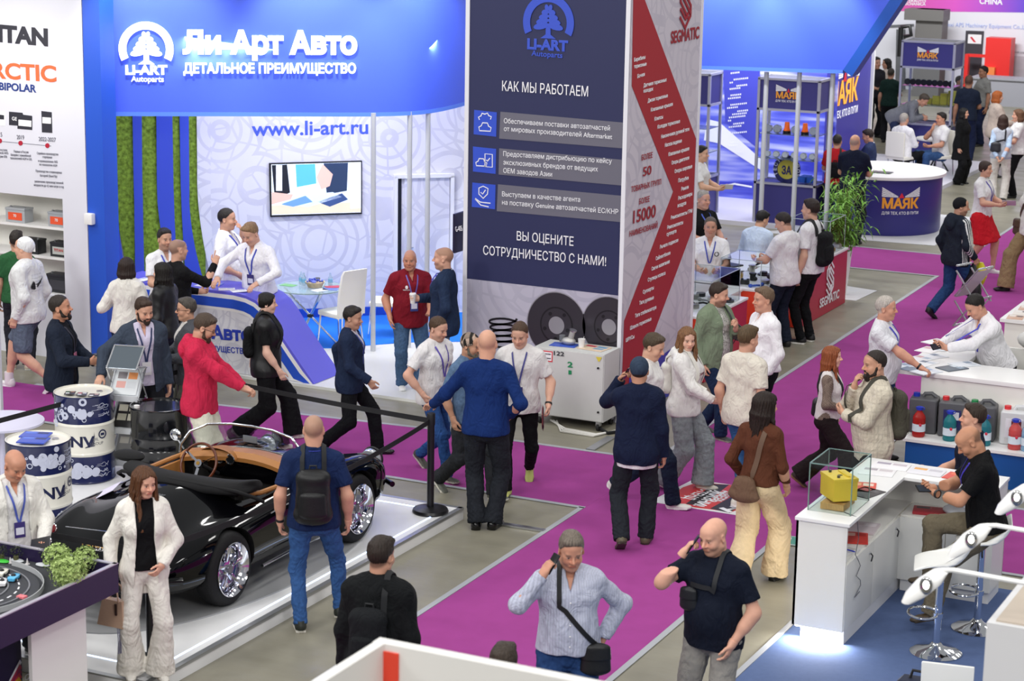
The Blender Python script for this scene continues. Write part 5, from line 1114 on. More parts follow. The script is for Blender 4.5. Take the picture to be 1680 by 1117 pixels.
    for s_ in(1,-1):MB().tube([(.36,s_*.60,.80),(.15,s_*.64,.785),(-.1,s_*.65,.775),(-.35,s_*.64,.78),(-.50,s_*.58,.80)],.022,8).build('door_cap',TAN,t);MB().box((.05,s_*.60,.66),(.5,.03,.2),bev=.01).build('door_panel',TAN,t)
    rr=random.Random(2);hp=[(-.40,.66),(-.50,.60),(-.57,.45),(-.61,.25),(-.62,.0),(-.61,-.25),(-.57,-.45),(-.50,-.60),(-.40,-.66)];rings=[]
    for i,(x,y)in enumerate(hp):
        n=14;rings.append([(x-.05+(.12*math.cos(a))*(1+.12*rr.random())*(1.5 if 0<math.cos(a)else .8),y+.02*math.sin(3*a),.86+(.055*math.sin(a))*(1+.3*rr.random()))for a in[2*math.pi*k/n for k in range(n)]])
    sf=MB().loft(rings);sf=sf.build('folded_hood',mat('hood_cloth','141416',.9,bump=.3,bscale=160),t);sf.modifiers.new('s','SUBSURF').render_levels=2
    MB().tube([(-.45,.74,.74),(-.56,.72,.80),(-.66,.60,.86),(-.72,.3,.885),(-.73,0,.89),(-.72,-.3,.885),(-.66,-.60,.86),(-.56,-.72,.80),(-.45,-.74,.74)],.016,8).build('hood_roll',mat('hood_cloth','141416'),t)
    MB().ell((-.42,.70,.93),(.1,.16,.05)).build('hood_flap',mat('hood_cloth','141416'),t)
    # mirrors, grille, lamps, trims
    mi=MB().tube([(.42,.70,.80),(.40,.76,.90)],.008).build('mirror_arm',CHROME,t);MB().ell((.39,.77,.93),(.025,.062,.055)).build('mirror_head',CHROME,mi)
    MB().box((.47,-.0,.98),(.012,.15,.06),bev=.005).build('rear_view_mirror',GREYM,t)
    gr=MB().tube([(-1.12+.15*math.cos(a),.13*math.sin(a),.82-.085*math.cos(a)*1+(.0))for a in[i*math.pi/12 for i in range(24)]],.008,8,True).build('engine_grille',CHROME,t)
    for k in range(-4,5):MB().bar((-1.12-.14,k*.026,.905),(-1.12+.14,k*.026,.755),.006,.006).build('grille_slat',CHROME,gr)if False else MB().tube([(-1.25,k*.026,.86+.01),(-1.0,k*.026,.80+.035)],.004,6).build('grille_slat',CHROME,gr)
    for s_ in(1,-1):
        for dx,dz in((0,0),(-.12,-.10)):
            q=Matrix.Translation((-1.68+dx*.6,s_*.56,.60+dz))@Matrix.Rotation(-1.0,4,'Y');lp=MB().lathe([(.036,0),(.04,.02),(.03,.03)],20,q).build('tail_lamp',mat('tail_red','701018',.2),t);MB().tube([q@Vector((.04*math.cos(a),.04*math.sin(a),.02))for a in[i*math.pi/10 for i in range(20)]],.005,6,True).build('lamp_ring',CHROME,lp)
        hl=MB().lathe([(.10,-.05),(.105,.0),(.085,.03),(.0,.045)],24,Matrix.Translation((1.70,s_*.56,.60))@Matrix.Rotation(math.pi/2-.2,4,'Y')).build('headlamp',mat('headlamp_glass','c8ccd0',.1,.5),t);MB().tube([Vector((1.70+.02,s_*.56+.105*math.cos(a),.60+.105*math.sin(a)))for a in[i*math.pi/12 for i in range(24)]],.01,8,True).build('lamp_ring',BLK,hl)
        MB().ell((1.93,s_*.40,.36),(.07,.06,.075)).build('over_rider',BLK,t)
        MB().tube([(-.62,s_*.835,.235),(.0,s_*.80,.235),(.62,s_*.83,.235)],.014,8).build('sill_trim',CHROME,t)
        MB().tube([(.35,s_*.805,.66),(-.2,s_*.80,.66),(-.45,s_*.812,.65)],.006,6).build('side_moulding',CHROME,t);MB().bar((-.30,s_*.79,.70),(-.16,s_*.79,.70),.01,.02,.004).build('door_handle',CHROME,t)
        ex=MB().tube([(-1.95,s_*.30,.22),(-1.80,s_*.30,.23)],.024,12).build('tail_pipe',CHROME,t)
    MB().tube([(-1.72,.78,.40),(-1.9,.62,.40),(-2.0,.3,.40),(-2.02,0,.40),(-2.0,-.3,.40),(-1.9,-.62,.40),(-1.72,-.78,.40)],.03,10).build('rear_bumper',PA,t);MB().tube([(1.78,.74,.36),(1.95,.5,.36),(2.02,0,.36),(1.95,-.5,.36),(1.78,-.74,.36)],.028,10).build('front_bumper',PA,t)
    GD=mat('letter_gold','e0b060',.25,.6)
    me=text_mesh('PORSCHE',.055,.02,.004,1.25);o=None
    M=t.matrix_basis@(Matrix.Translation((-1.795,0,.585))@Matrix.Rotation(-math.pi/2,4,'Z')@Matrix.Rotation(math.radians(58),4,'X'));write('PORSCHE',M,.06,GD,'badge_lettering',t,bold=.02,ext=.006,sx=1.3)
    MB().tube([(-1.72,.40,.66),(-1.70,0,.68),(-1.72,-.40,.66)],.004,6).build('lid_seam',CHROME,t)
    # printed sheet lying on the tail
    return t
CAR=roadster()
tag(MB().box((0,0,0),(.42,.30,.004),bev=.001).build('paper_sheet',mat('sheet_lilac','d8d2e8',.6),loc=(0,0,0)),'white printed sheet lying on the far rear wing of the roadster','sheet')
bpy.data.objects['paper_sheet'].matrix_basis=Matrix.Translation((-10.93,14.25,.12+.70))@Matrix.Rotation(math.radians(20),4,'Z')@Matrix.Rotation(math.radians(-28),4,'Y')
# ---------------------------------------------------------------- belt barrier
def post(label,x,y,z=0.):
    t=thing('barrier_post',label,'barrier post',(x,y,z));MB().lathe([(.17,0),(.175,.012),(.165,.035),(.12,.05),(.04,.06)],40).build('base',mat('post_base','131315',.35),t)
    MB().cyl((0,0,.05),(0,0,.93),.034,20).build('pole',mat('post_pole','16161a',.3),t);MB().lathe([(.038,.86),(.04,.87),(.04,.965),(.036,.975)],20).build('belt_head',BLK,t);return Vector((x,y,z))
PR=post('black barrier post at the far corner of the white podium, beside the man in the blue jumper',-9.27,17.22,.12);PM=post('black barrier post behind the roadster where the red hoodie man rests his hand',-12.75,18.1,0.);PF=post('black barrier post behind the woman in the white suit',-9.28,12.72,.12)
PL=post('black barrier post at the left end of the roadster podium',-13.2,12.75,.12)
BELT=mat('belt_black','1b1b1e',.75)
def belt(label,a,b,sag=.03,za=.90,zb=.90):
    a=Vector(a)+Vector((0,0,za));b=Vector(b)+Vector((0,0,zb));P=[a.lerp(b,i/12)-Vector((0,0,sag*4*(i/12)*(1-i/12)))for i in range(13)];d=(b-a).normalized();n=Vector((d.y,-d.x,0))
    o=MB().tube(P,0,flat=(.025,.0015),up=tuple(n)).build('barrier_belt',BELT);tag(o,label,'barrier belt')
belt('black barrier belt stretched behind the windscreen between the two far posts',PR,PM,.02);belt('black barrier belt running in front of the navy and white drums',PM,PL,.02);belt('black barrier belt passing behind the roadster tail and the white suit',PL,PF,.02);belt('black barrier belt dropping past the front wing of the roadster',PR,PF,.10)
# ---------------------------------------------------------------- drums
def drum_mat():
    pass
DN=mat('drum_navy','1d2452',.25,coat=.4);DW=mat('drum_white','e6e3d8',.3,coat=.3);PRW=mat('drum_print','c8cce0',.5)
def drum(label,x,y,z,seed,text=True,ang=0.):
    t=thing('oil_drum',label,'drum',(x,y,z));r=.292
    MB().lathe([(r-.012,.0),(r,.0),(r+.006,.012),(r,.024),(r,.28)],56).build('lower_band',DN,t)
    MB().lathe([(r,.28),(r+.004,.29),(r+.009,.302),(r+.004,.314),(r,.325),(r,.565),(r+.004,.575),(r+.009,.588),(r+.004,.60),(r,.61)],56,cap=False).build('middle_band',DW,t)
    MB().lathe([(r,.61),(r,.862),(r+.006,.872),(r+.004,.885),(r-.008,.884)],56,cap=False).build('upper_band',DN,t)
    MB().lathe([(0,.868),(r-.012,.868),(r-.006,.886),(r+.001,.886)],56,cap=False).build('lid',DW,t)
    MB().cyl((.12,.1,.868),(.12,.1,.88),.03,14).build('bung',SILVER,t)
    rn=random.Random(seed)
    toc=math.atan2(-y,-x)+ang
    for band,nm in((.74,'gear_print'),(.14,'gear_print')):
        mb=MB()
        for i in range(34):
            a=toc+rn.uniform(-1.25,.35);zz=band+rn.gauss(0,.045);R_=rn.choice((.012,.018,.026,.04))*(1 if i>7 else 1.3)
            M=Matrix.Translation((math.cos(a)*(r+.0015),math.sin(a)*(r+.0015),zz))@Matrix.Rotation(a+math.pi/2,4,'Z')@Matrix.Rotation(math.pi/2,4,'X')
            mb.prism(ring_poly(R_*rn.choice((.0001,.45,.7)),R_,0,359.9,18),.002+.0001*i,M)
        for i in range(9):
            zz=band+rn.uniform(-.07,.07);a0=toc+rn.uniform(.25,.5);mb.tube([((r+.002)*math.cos(a0+k*.06),(r+.002)*math.sin(a0+k*.06),zz+(.012 if k>3 else 0)*rn.choice((-1,1)))for k in range(9)],.0016,5)
        mb.build(nm,PRW,t)
    if text:
        def curved(me,a0,zz,m,nm):
            for v in me.vertices:
                a=a0+v.co.x/r;rr_=r+.0025;v.co=Vector((rr_*math.cos(a),rr_*math.sin(a),zz+v.co.y))
            me.materials.append(m);o=bpy.data.objects.new(nm,me);S.collection.objects.link(o);o.parent=t
        NV=mat('drum_text','23284e',.4);dv=mat('drum_text_grey','6a6a72',.4)
        curved(text_mesh('NNV',.15,.03,.0005,1.15),toc-.05-.28,.43,NV,'lettering');curved(text_mesh('OIL',.042,.0,.0005),toc+.36,.455,dv,'lettering');curved(text_mesh('GROUP',.042,.0,.0005),toc+.40,.41,dv,'lettering')
        mb=MB()
        for i in range(7):mb.prism([(-.045+.012*i,-.055+.004*i),(.05,-.03+.022*i-.008),(.05,-.03+.022*i),(-.04+.012*i,-.045+.004*i)],.002,Matrix.Translation((math.cos(toc+.15)*(r+.002),math.sin(toc+.15)*(r+.002),.43))@Matrix.Rotation(toc+.15+math.pi/2,4,'Z')@Matrix.Rotation(math.pi/2,4,'X'))
        mb.build('flame_mark',NV,t)
        a=toc+.62;M=Matrix.Translation((math.cos(a)*(r+.002),math.sin(a)*(r+.002),.50))@Matrix.Rotation(a+math.pi/2,4,'Z')@Matrix.Rotation(math.pi/2,4,'X');MB().prism(ring_poly(.034,.046,0,359.9,24),.002,M).prism([(-.02,-.012),(.02,-.012),(.02,.012),(-.02,.012)],.002,M).build('round_mark',NV,t)
    return t
d1=G(137,641,1.005);d2=G(62,719,1.005)
drum('navy and white oil drum behind, under the brochures beside the zigzag rack',d1.x,d1.y,.12,5)
drum('navy and white oil drum in front, topped with blue booklets',d2.x,d2.y,.12,9,True,.55)
d3=G(262,664,.88);bk=MB().lathe([(.27,0),(.292,.0),(.298,.012),(.29,.03),(.287,.27),(.297,.285),(.297,.31),(.287,.325),(.287,.45),(.294,.462),(.287,.474),(.287,.56),(.297,.575),(.297,.60),(.287,.615),(.289,.85),(.296,.86),(.296,.882),(.282,.885),(.278,.868),(0,.868)],56,cap=False)
t=thing('oil_drum','plain glossy black oil drum behind the roadster mirror','drum',(d3.x,d3.y,0));bk.build('shell',mat('drum_black','0d0e12',.18,coat=.6),t);MB().cyl((-.16,-.16,.868),(-.16,-.16,.89),.03,14).build('bung',WHITEM,t)
def paper(name,label,cat,p,sx,sy,rz,col,group=None,th=.004,strip_col=None,z=None):
    o=MB().box((0,0,th/2),(sx,sy,th),bev=min(.0015,th*.3)).build(name,mat('paper_'+col,col,.35),loc=(p[0],p[1],p[2]));o.rotation_euler.z=rz;tag(o,label,cat,group)
    if strip_col:
        for k,c in enumerate(strip_col):MB().box((sx*(-.22+.44*(k%2)),sy*(.25-.36*(k//2)),th+.0006),(sx*.38,sy*.26,.0008)).build('printed_area',mat('ink_'+c,c,.4),o)
    return o
for i,(px,py,cl)in enumerate(((197,641,('3a5a3a','a07868')),(218,637,('c06878','d8d8d8')),(240,633,('503840','c8a8a8')))):
    p=G(px-60,py-1,1.012);q=G(px-58,py,.99);p=d1+Vector((-.15+.13*i+.1,-.15+.02*i,0));p.z=.12+.872+.016
    paper('brochure',('leftmost','middle','rightmost')[i]+' of the three small dark brochures on the drum beside the zigzag rack','brochure',p,.10,.13,.5,'3a3638',None,.004,cl+('e8e8ea',))
for i,l in enumerate(('blue booklet lying on the front navy and white drum, nearer its rim','blue booklet lying on the front navy and white drum, further back')):
    p=d2+Vector((.03-.1*i,-.10+.16*i,0));p.z=.12+.872+.016;paper('booklet',l,'booklet',p,.26,.19,.35,'3a52b8',None,.012,('5a78d8','26306a'))
# zigzag brochure rack
rk=thing('brochure_rack','silver zigzag brochure rack between the drums','brochure rack',G(212,772,.12).to_tuple(),math.radians(15));rk.scale=(.92,.92,.84)
MR=mat('rack_bar','c8cace',.25,.8)
zs=[.10,.50,.90,1.30]
for k in range(3):
    z=zs[k];w=.17
    mb=MB()
    for s_ in(-1,1):
        mb.bar((s_*w,-.13,z+.02),(s_*w,.13,z+.36),.016,.012);mb.bar((s_*(w+.012),.13,z-.04),(s_*(w+.012),-.13,z+.40),.012,.010)if k else None;mb.bar((s_*(w+.012),.13,z+.36),(s_*(w+.012),-.13,z+.42),.012,.01)
    mb.bar((-w,-.13,z+.02),(w,-.13,z+.02),.02,.03);mb.bar((-w,.13,z+.36),(w,.13,z+.36),.016,.016);mb.build('frame_bar',MR,rk)
    MB().hexa([(-w,-.125,z+.02),(w,-.125,z+.02),(w,.125,z+.35),(-w,.125,z+.35),(-w,-.12,z+.012),(w,-.12,z+.012),(w,.13,z+.342),(-w,.13,z+.342)]).build('back_plate',mat('rack_plate','dfe3e8',.15,.2),rk)
    MB().box((0,-.145,z+.035),(2*w,.012,.07)).build('front_lip',mat('rack_lip','d4d6da',.3,.3),rk)
mb=MB();w=.17
for s_ in(-1,1):mb.bar((s_*w,.13,1.26),(s_*w,.02,1.22),.012,.01);mb.bar((s_*w,-.16,1.30),(s_*w,.10,1.62-.1),.016,.012)
mb.bar((-w,.10,1.52),(w,.10,1.52),.016,.016);mb.bar((-w,-.16,1.30),(w,-.16,1.30),.016,.016);mb.build('top_frame',MR,rk)
MB().hexa([(-w,-.15,1.30),(w,-.15,1.30),(w,.095,1.51),(-w,.095,1.51),(-w,-.145,1.293),(w,-.145,1.293),(w,.10,1.503),(-w,.10,1.503)]).build('top_plate',mat('rack_mirror','9aa6b0',.1,.9),rk)
RM=Matrix.Translation(rk.location)@Matrix.Rotation(rk.rotation_euler.z,4,'Z')@Matrix.Diagonal((.92,.92,.84,1));tilt=math.atan2(.33,.25)
for k,(l,c,cl)in enumerate((('grey brochure with a pale photograph in the lowest pocket of the zigzag rack','9a9a98',('d8d4c8','c8c4b8')),('dark brochure with white figures in the middle pocket of the zigzag rack','2c2a2c',('e0dcc8','d8d4c0','c8c4b0','e8e4d0')),('grey and orange brochure in the upper pocket of the zigzag rack','d8dde0',('8a8488','e89a60','e0a8a0','d0d4d8')))):
    o=paper('brochure',l,'brochure',(0,0,0),.27,.32,0,c,None,.006,cl);o.matrix_basis=RM@Matrix.Translation((0,-.005,zs[k]+.20))@Matrix.Rotation(tilt,4,'X')
# white furniture half seen at the left edge
o=MB().lathe([(.0,.0),(.2,.0),(.2,.015),(.03,.03),(.03,.66),(.1,.69),(.42,.70),(.42,.72),(.0,.725)],40,cap=False).build('round_table',mat('table_lilac','d4d2e8',.3),loc=tuple(G(2,690,.72).xy)+(0.0,));tag(o,'round white table at the left edge behind the drums','table')
# ---------------------------------------------------------------- reception desk with the swooping stripe
DY=21.3;dk_=thing('reception_desk','white reception desk with purple and blue stripes swooping to the floor','reception desk',(-14.5,DY,0));DEP=.62
def off_path(P,o):
    R=[]
    for i,p in enumerate(P):
        d=(Vector(P[min(i+1,len(P)-1)])-Vector(P[max(i-1,0)])).normalized();R.append((p[0]+d.y*o,p[1]-d.x*o))
    return R
top=[(-16.0,1.03),(-15.3,1.035),(-14.6,1.04),(-14.2,1.04),(-14.02,1.02),(-13.88,.975),(-13.77,.90),(-13.68,.80),(-13.55,.62),(-13.37,.40),(-13.2,.2),(-13.06,.04)]
def band(o0,o1,m,nm,y0=0.,y1=DEP):
    A,B=off_path(top,o0),off_path(top,o1);B=[(x,max(z,.036))for x,z in B];A=[(x,max(z,.036))for x,z in A]
    rings=[[(a[0],DY+y0,a[1]),(a[0],DY+y1,a[1]),(b[0],DY+y1,b[1]),(b[0],DY+y0,b[1])]for a,b in zip(A,B)]
    return MB().loft(rings,smooth=False).build(nm,m,dk_,world=True)
band(-.0,.035,mat('desk_purple','625fd6',.35),'purple_band',0,DEP);band(.035,.085,WHITEM,'white_band',-.002);band(.085,.20,mat('desk_blue','2350c4',.4),'blue_band',-.004);band(.20,.235,WHITEM,'white_band',-.002)
A=off_path(top,.235);poly=[(x,max(z,.04))for x,z in A];poly=[(x,z)for x,z in poly]+[(-16.0,.04)]
MB().prism([(x,z)for x,z in poly],.06,Matrix.Translation((0,DY+.06,0))@Matrix.Rotation(math.pi/2,4,'X')).build('front_panel',print_mat('desk_print','e2e2e8','c2c2d0',1.6),dk_,world=True)
FD=Face((0,DY,0),(0,-1,0),.006,dk_);DT=mat('desk_text','2a3fae',.5)
FD.text('Ли-Арт Авто',(248,546),(412,560),21,DT,bold=.04);FD.text('ДЕТАЛЬНОЕ ПРЕИМУЩЕСТВО',(252,567),(408,581),9,DT,bold=.02)
for i,(px,py,l)in enumerate(((335,468,'white leaflet on the reception desk in front of the men in white shirts, leftmost'),(352,466,'blue leaflet on the reception desk beside the resting hand'),(372,474,'white leaflet at the front edge of the reception desk'),(388,478,'white leaflet nearest the curve of the reception desk'),(190,456,'white leaflet at the far left end of the reception desk'),(236,458,'white leaflet on the reception desk between the two dark-haired women'))):
    p=G(px,py,1.045);p.y=min(max(p.y,DY+.12),DY+.5);p.z=1.041;paper('leaflet',l,'leaflet',p,.2,.15,.3*i,('f0f0f2','4a66c8','ecebf0','f4f4f6','f0f0f2','eeeef4')[i],None,.004,('c8ccd8','a8b4d8'))
# ---------------------------------------------------------------- television on the back wall
TVF=Face(W0,(wn.x,wn.y,0),.05);tv=thing('television','flat television on the printed wall showing hands over documents','television',TVF.px(517,310).to_tuple());TVF.parent=tv
TVF.poly([(441,267),(593,263),(593,350),(443,355)],BLACKM,'bezel',.05,.045)
em=lambda n,c,e=.5:mat(n,c,.3,emit=e)
TVF.off=.053;TVF.poly([(444,269),(591,265),(591,347.5),(445,352)],em('screen_pale','dfeaf2'),'screen')
for pts,n,c,o in(([(445,270),(470,269),(475,315),(450,325)],'screen_dark','20242c',.054),([(452,270),(462,270),(462,312),(452,312)],'screen_shirt','e8eef6',.055),([(484,269),(516,268),(518,300),(486,306)],'screen_teal','5ab4c4',.054),([(530,267),(570,266),(568,312),(535,318)],'screen_navy','2c3c58',.054),([(445,336),(591,330),(591,347),(445,351)],'screen_desk','d8d0b4',.054),([(470,322),(545,314),(560,322),(505,338),(462,334)],'screen_paper','cfe0f4',.056),([(460,334),(500,320),(512,330),(480,338)],'screen_blue','6a98d8',.057),([(520,330),(560,316),(570,326),(540,338)],'screen_keys','3a5080',.056),([(445,314),(480,318),(476,326),(445,334)],'screen_skin','e0b8a8',.058),([(518,290),(528,268),(545,285),(540,304),(526,310)],'screen_skin','e0b8a8',.058),([(574,266),(591,265),(591,340),(574,341)],'screen_light','eef4f8',.055)):TVF.poly(pts,em(n,c),'picture',o,.001)
# ---------------------------------------------------------------- glass table and white chairs
zb=.042
tb=thing('glass_table','round glass table on crossed chrome legs with leaflets on top','table',(-14.25,23.15,zb))
MB().cyl((0,0,.735),(0,0,.747),.46,48).build('glass_top',mat('table_glass','dcefea',.03,trans=.85,ior=1.1),tb)
for k in range(3):
    a=k*2*math.pi/3+.5;l=MB().cyl((.34*math.cos(a),.34*math.sin(a),0),(-.34*math.cos(a),-.34*math.sin(a),.735),.016,10).build('leg',CHROME,tb)
MB().ell((0,0,.37),(.045,.045,.03)).build('hub',BLACKM,tb)
def on_table(dx,dy):return Vector((-14.25+dx,23.15+dy,zb+.748))
bsk=MB().lathe([(.09,0),(.125,.07),(.13,.075),(.118,.075),(.08,.01)],20,cap=False).build('basket',mat('wicker','c8b496',.8,var=.2,vscale=30),loc=on_table(.06,.02));tag(bsk,'small wicker basket of blue sweets on the glass table','basket')
rn=random.Random(5)
for i in range(16):
    o=MB().box((0,0,0),(.045,.025,.02),bev=.006).build('sweet',mat('sweet_blue','4a58b8',.35),loc=on_table(.06+rn.uniform(-.075,.075),.02+rn.uniform(-.075,.075))+Vector((0,0,.075+rn.random()*.015)));o.rotation_euler=(rn.random(),rn.random(),rn.random()*3);tag(o,'blue wrapped sweet heaped in the wicker basket on the glass table','sweet','blue sweets in the basket')
for i,(dx,dy,l)in enumerate(((-.2,.1,'leftmost small water bottle on the glass table'),(-.13,.05,'second small water bottle from the left on the glass table'),(.17,.22,'small water bottle at the right behind the wicker basket'))):
    o=MB().lathe([(.0,0),(.028,0),(.03,.01),(.03,.1),(.012,.14),(.012,.165),(0,.165)],16,cap=False).build('water_bottle',mat('pet_clear','dcecf2',.05,trans=.8,ior=1.2),loc=on_table(dx,dy));tag(o,l,'bottle');MB().cyl((0,0,.04),(0,0,.085),.0308,16).build('bottle_label',mat('bottle_label','7cb4d8',.4),o)
for i,(dx,dy,c,l)in enumerate(((-.3,-.05,'6aa868','green leaflet at the left rim of the glass table'),(.3,.0,'5a70c0','blue leaflet at the right rim of the glass table'),(.25,.15,'b03048','red leaflet on the glass table beside the tall white chair back'),(.22,-.12,'e4e6ee','white leaflet at the front of the glass table'))):paper('leaflet',l,'leaflet',on_table(dx,dy),.2,.14,.4*i,c)
cp=MB().lathe([(.0,0),(.03,0),(.036,.09),(.033,.09),(.028,.005)],16,cap=False).build('pen_cup',GREYM,loc=on_table(.0,.18));tag(cp,'small grey pen cup behind the wicker basket','pen cup')
LE=mat('white_leatherette','e8e4da',.4,bump=.06,bscale=60)
def chair(label,x,y,rz):
    t=thing('dining_chair',label,'chair',(x,y,zb),rz)
    MB().box((0,0,.46),(.42,.42,.07),bev=.03,seg=3).build('seat',LE,t)
    MB().loft([[(-.21,.19+.0,.46),(.21,.19,.46),(.21,.24,.46),(-.21,.24,.46)],[(-.21,.20,.7),(.21,.20,.7),(.21,.245,.7),(-.21,.245,.7)],[(-.20,.26,1.0),(.20,.26,1.0),(.20,.295,1.0),(-.20,.295,1.0)],[(-.185,.29,1.06),(.185,.29,1.06),(.185,.32,1.06),(-.185,.32,1.06)]]).build('backrest',LE,t)
    for sx in(-1,1):
        for sy in(-1,1):MB().cyl((sx*.18,sy*.18,.43),(sx*.2,sy*.22,0),.012,8).build('leg',CHROME,t)
    return t
rb=math.radians(40)
chair('white high-backed chair seen from behind at the right of the glass table, nearest the grey post',-13.80,23.15,-math.pi/2-.35)
chair('white high-backed chair standing side on beneath the half-open door, right of the grey post',-13.62,24.05,-math.pi/2+.35)
chair('white chair at the left of the glass table, behind the woman with the braid',-14.72,22.95,math.pi/2+.7)
# ---------------------------------------------------------------- electrical cabinet in front of the tower
cb=thing('electrical_cabinet','light grey electrical cabinet on castors in front of the navy tower','electrical cabinet',(-9.62,21.32,0));CBM=mat('cabinet_grey','c9cac8',.45,var=.02)
MB().box((0,0,.50),(.86,.42,.78),bev=.006).build('body',CBM,cb);MB().box((0,-.215,.50),(.84,.012,.76),bev=.004).build('door',CBM,cb)
for sx in(-1,1):
    for sy in(-1,1):
        w_=MB().cyl((sx*.36-.015,sy*.17,.045),(sx*.36+.015,sy*.17,.045),.045,16).build('castor',BLKR,cb);MB().box((sx*.36,sy*.17,.085),(.05,.05,.05)).build('castor_fork',SILVER,w_)
FCb=Face((-9.62,21.1,0),(0,-1,0),.004,cb)
FCb.poly([(885,574),(907,576.5),(906.5,594),(884.5,591.5)],RD,'warning_border');FCb.off=.006;FCb.poly([(886.5,575.8),(905.5,578),(905.2,592),(886.2,589.8)],wht,'warning_plate');FCb.poly([(890,577),(892,578),(891,582),(894,583),(889,589),(891,583.5),(888,583)],RD,'lightning_bolt',.008);FCb.off=.008
for k in range(2):FCb.text('ВЫСОКОЕ НАПРЯЖЕНИЕ' if k==0 else 'ОПАСНО ДЛЯ ЖИЗНИ',(894.5,581+k*7),(904,582+k*7),2,gry,bold=0)
FCb.text('122',(909,582),(926,584),7,dk,bold=.02);FCb.text('2',(931.5,601.5),(940,602.5),9,mat('print_green','1f8a58',.5),bold=.03);FCb.poly([(933,607),(938,607.5),(938,614),(933,614)],mat('print_green','1f8a58'),'green_sticker');FCb.poly([(978,585),(988,586),(984,593),(982,593)],mat('print_yellow','d8c84a',.5),'yellow_sticker')
for y in(603.5,676):p=FCb.px(982,y);MB().cyl(p,p+Vector((0,-.012,0)),.012,12).build('lock',BLACKM,cb,world=True)
zc=.892
def on_cab(dx,dy):return Vector((-9.62+dx,21.32+dy,zc))
paper('leaflet','blue edged leaflet under the metal pump on the electrical cabinet','leaflet',on_cab(-.16,.0),.3,.2,.1,'3a5ac0');paper('magazine','colourful magazine lying on the electrical cabinet beside the paper cup','magazine',on_cab(.2,.02),.32,.24,-.12,'e0c8b0',None,.006,('c04858','6aa0c8','e8d8b8','88a8c0'))
o=MB().lathe([(.0,0),(.03,0),(.04,.095),(.042,.1),(.036,.098),(.028,.006)],20,cap=False).build('paper_cup',WHITEM,loc=on_cab(.06,-.02));tag(o,'white paper cup on the electrical cabinet','cup');MB().cyl((.0,0,.02),(.03,0,.13),.003,6).build('stirrer',WHITEM,o)
pm=thing('water_pump','cast aluminium water pump lying on the electrical cabinet','pump',on_cab(-.12,.03));MB().ell((0,0,.045),(.085,.06,.045)).build('housing',mat('cast_aluminium','c4c2be',.5,.6,bump=.2),pm);MB().cyl((.02,0,.07),(.05,0,.17),.032,16).build('outlet',mat('cast_aluminium','c4c2be'),pm);MB().cyl((-.09,.02,.03),(-.09,.02,.10),.035,18).build('pulley',GREYM,pm);MB().cyl((.05,0,.165),(.055,0,.18),.042,18).build('flange',SILVER,pm)
o=MB()
for k in range(3):o.tube([(-9.9+.04*k,21.25,.02),(-9.6,21.0-.06*k,.015),(-9.2,20.95-.04*k,.015),(-9.0,21.3+.05*k,.015),(-9.12,21.5,.05)],.012,8)
tag(o.build('cable',mat('cable_white','d8d6d0',.5)),'pale cables looping under the electrical cabinet','cable')
o=MB().tube([(-9.3,21.2,.03),(-9.1,21.05,.02),(-8.98,21.25,.02),(-9.08,21.5,.04)],.02,8);tag(o.build('cable',BLKR),'thick dark cable beside the castors of the electrical cabinet','cable')
# ---------------------------------------------------------------- red counters with parts under clear cases
CR=mat('counter_red','b4213f',.4);CO=mat('counter_orange','e6452a',.4)
SX=-9.05
def red_counter(label,y0,y1,text=True):
    t=thing('display_counter',label,'counter',(SX-.35,(y0+y1)/2,0));L=y1-y0
    MB().box((0,0,.40),(.68,L,.78)).build('body',CO,t);MB().box((.343,0,.40),(.012,L,.79)).build('front_panel',CR,t);MB().box((0,0,.805),(.72,L+.02,.03),bev=.004).build('worktop',WHITEM,t)
    return t
rc3=red_counter('red counter with a white emblem at its end, beside the bamboo plant',27.45,29.5);rc2=red_counter('red counter half hidden behind the man in the white shirt, middle of the row',25.82,26.98);rc1=red_counter('red counter nearest the tower, behind the man in the green shirt',23.85,25.3)
for y0_,y1_,l in((25.32,25.80,'short white link counter between the two nearer red counters'),(27.0,27.43,'short white link counter between the two farther red counters')):
    o=MB().box((0,0,.40),(.3,y1_-y0_,.78)).box((0,0,.80),(.34,y1_-y0_,.03));tag(o.build('link_counter',WHITEM,loc=(SX-.42,(y0_+y1_)/2,0)),l,'counter')
FS=Face((SX+.006,0,0),(1,0,0),.004,rc3);FS.text('SEGMATIC',(1344,505),(1376,488),14,WT,bold=.03);logo_hex(FS.mat4(1361.5,457,(0,1,0)),.27,WT,rc3)
FS2=Face((SX+.006,0,0),(1,0,0),.004,rc2);logo_hex(frame((SX+.012,26.2,.45),(0,1,0),(0,0,1)),.26,WT,rc2)
GL=mat('acrylic_clear','f6fafc',.02,trans=1.,ior=1.03)
def case(label,x,y,sx,sy,h,z=.82):
    t=thing('display_cover',label,'display cover',(x,y,z));mb=MB()
    for c,d in(((0,-sy/2,h/2),(sx,.006,h)),((0,sy/2,h/2),(sx,.006,h)),((-sx/2,0,h/2),(.006,sy,h)),((sx/2,0,h/2),(.006,sy,h)),((0,0,h),(sx,sy,.006))):mb.box(c,d)
    mb.build('glass',GL,t)
    mb=MB()
    for a,b in((-1,-1),(1,-1),(1,1),(-1,1)):mb.box((a*sx/2,b*sy/2,h/2),(.008,.008,h))
    for s_ in(-1,1):mb.box((0,s_*sy/2,h),(sx,.008,.008));mb.box((s_*sx/2,0,h),(.008,sy,.008))
    mb.build('edge',mat('acrylic_edge','c8d4dc',.2,trans=.3),t)
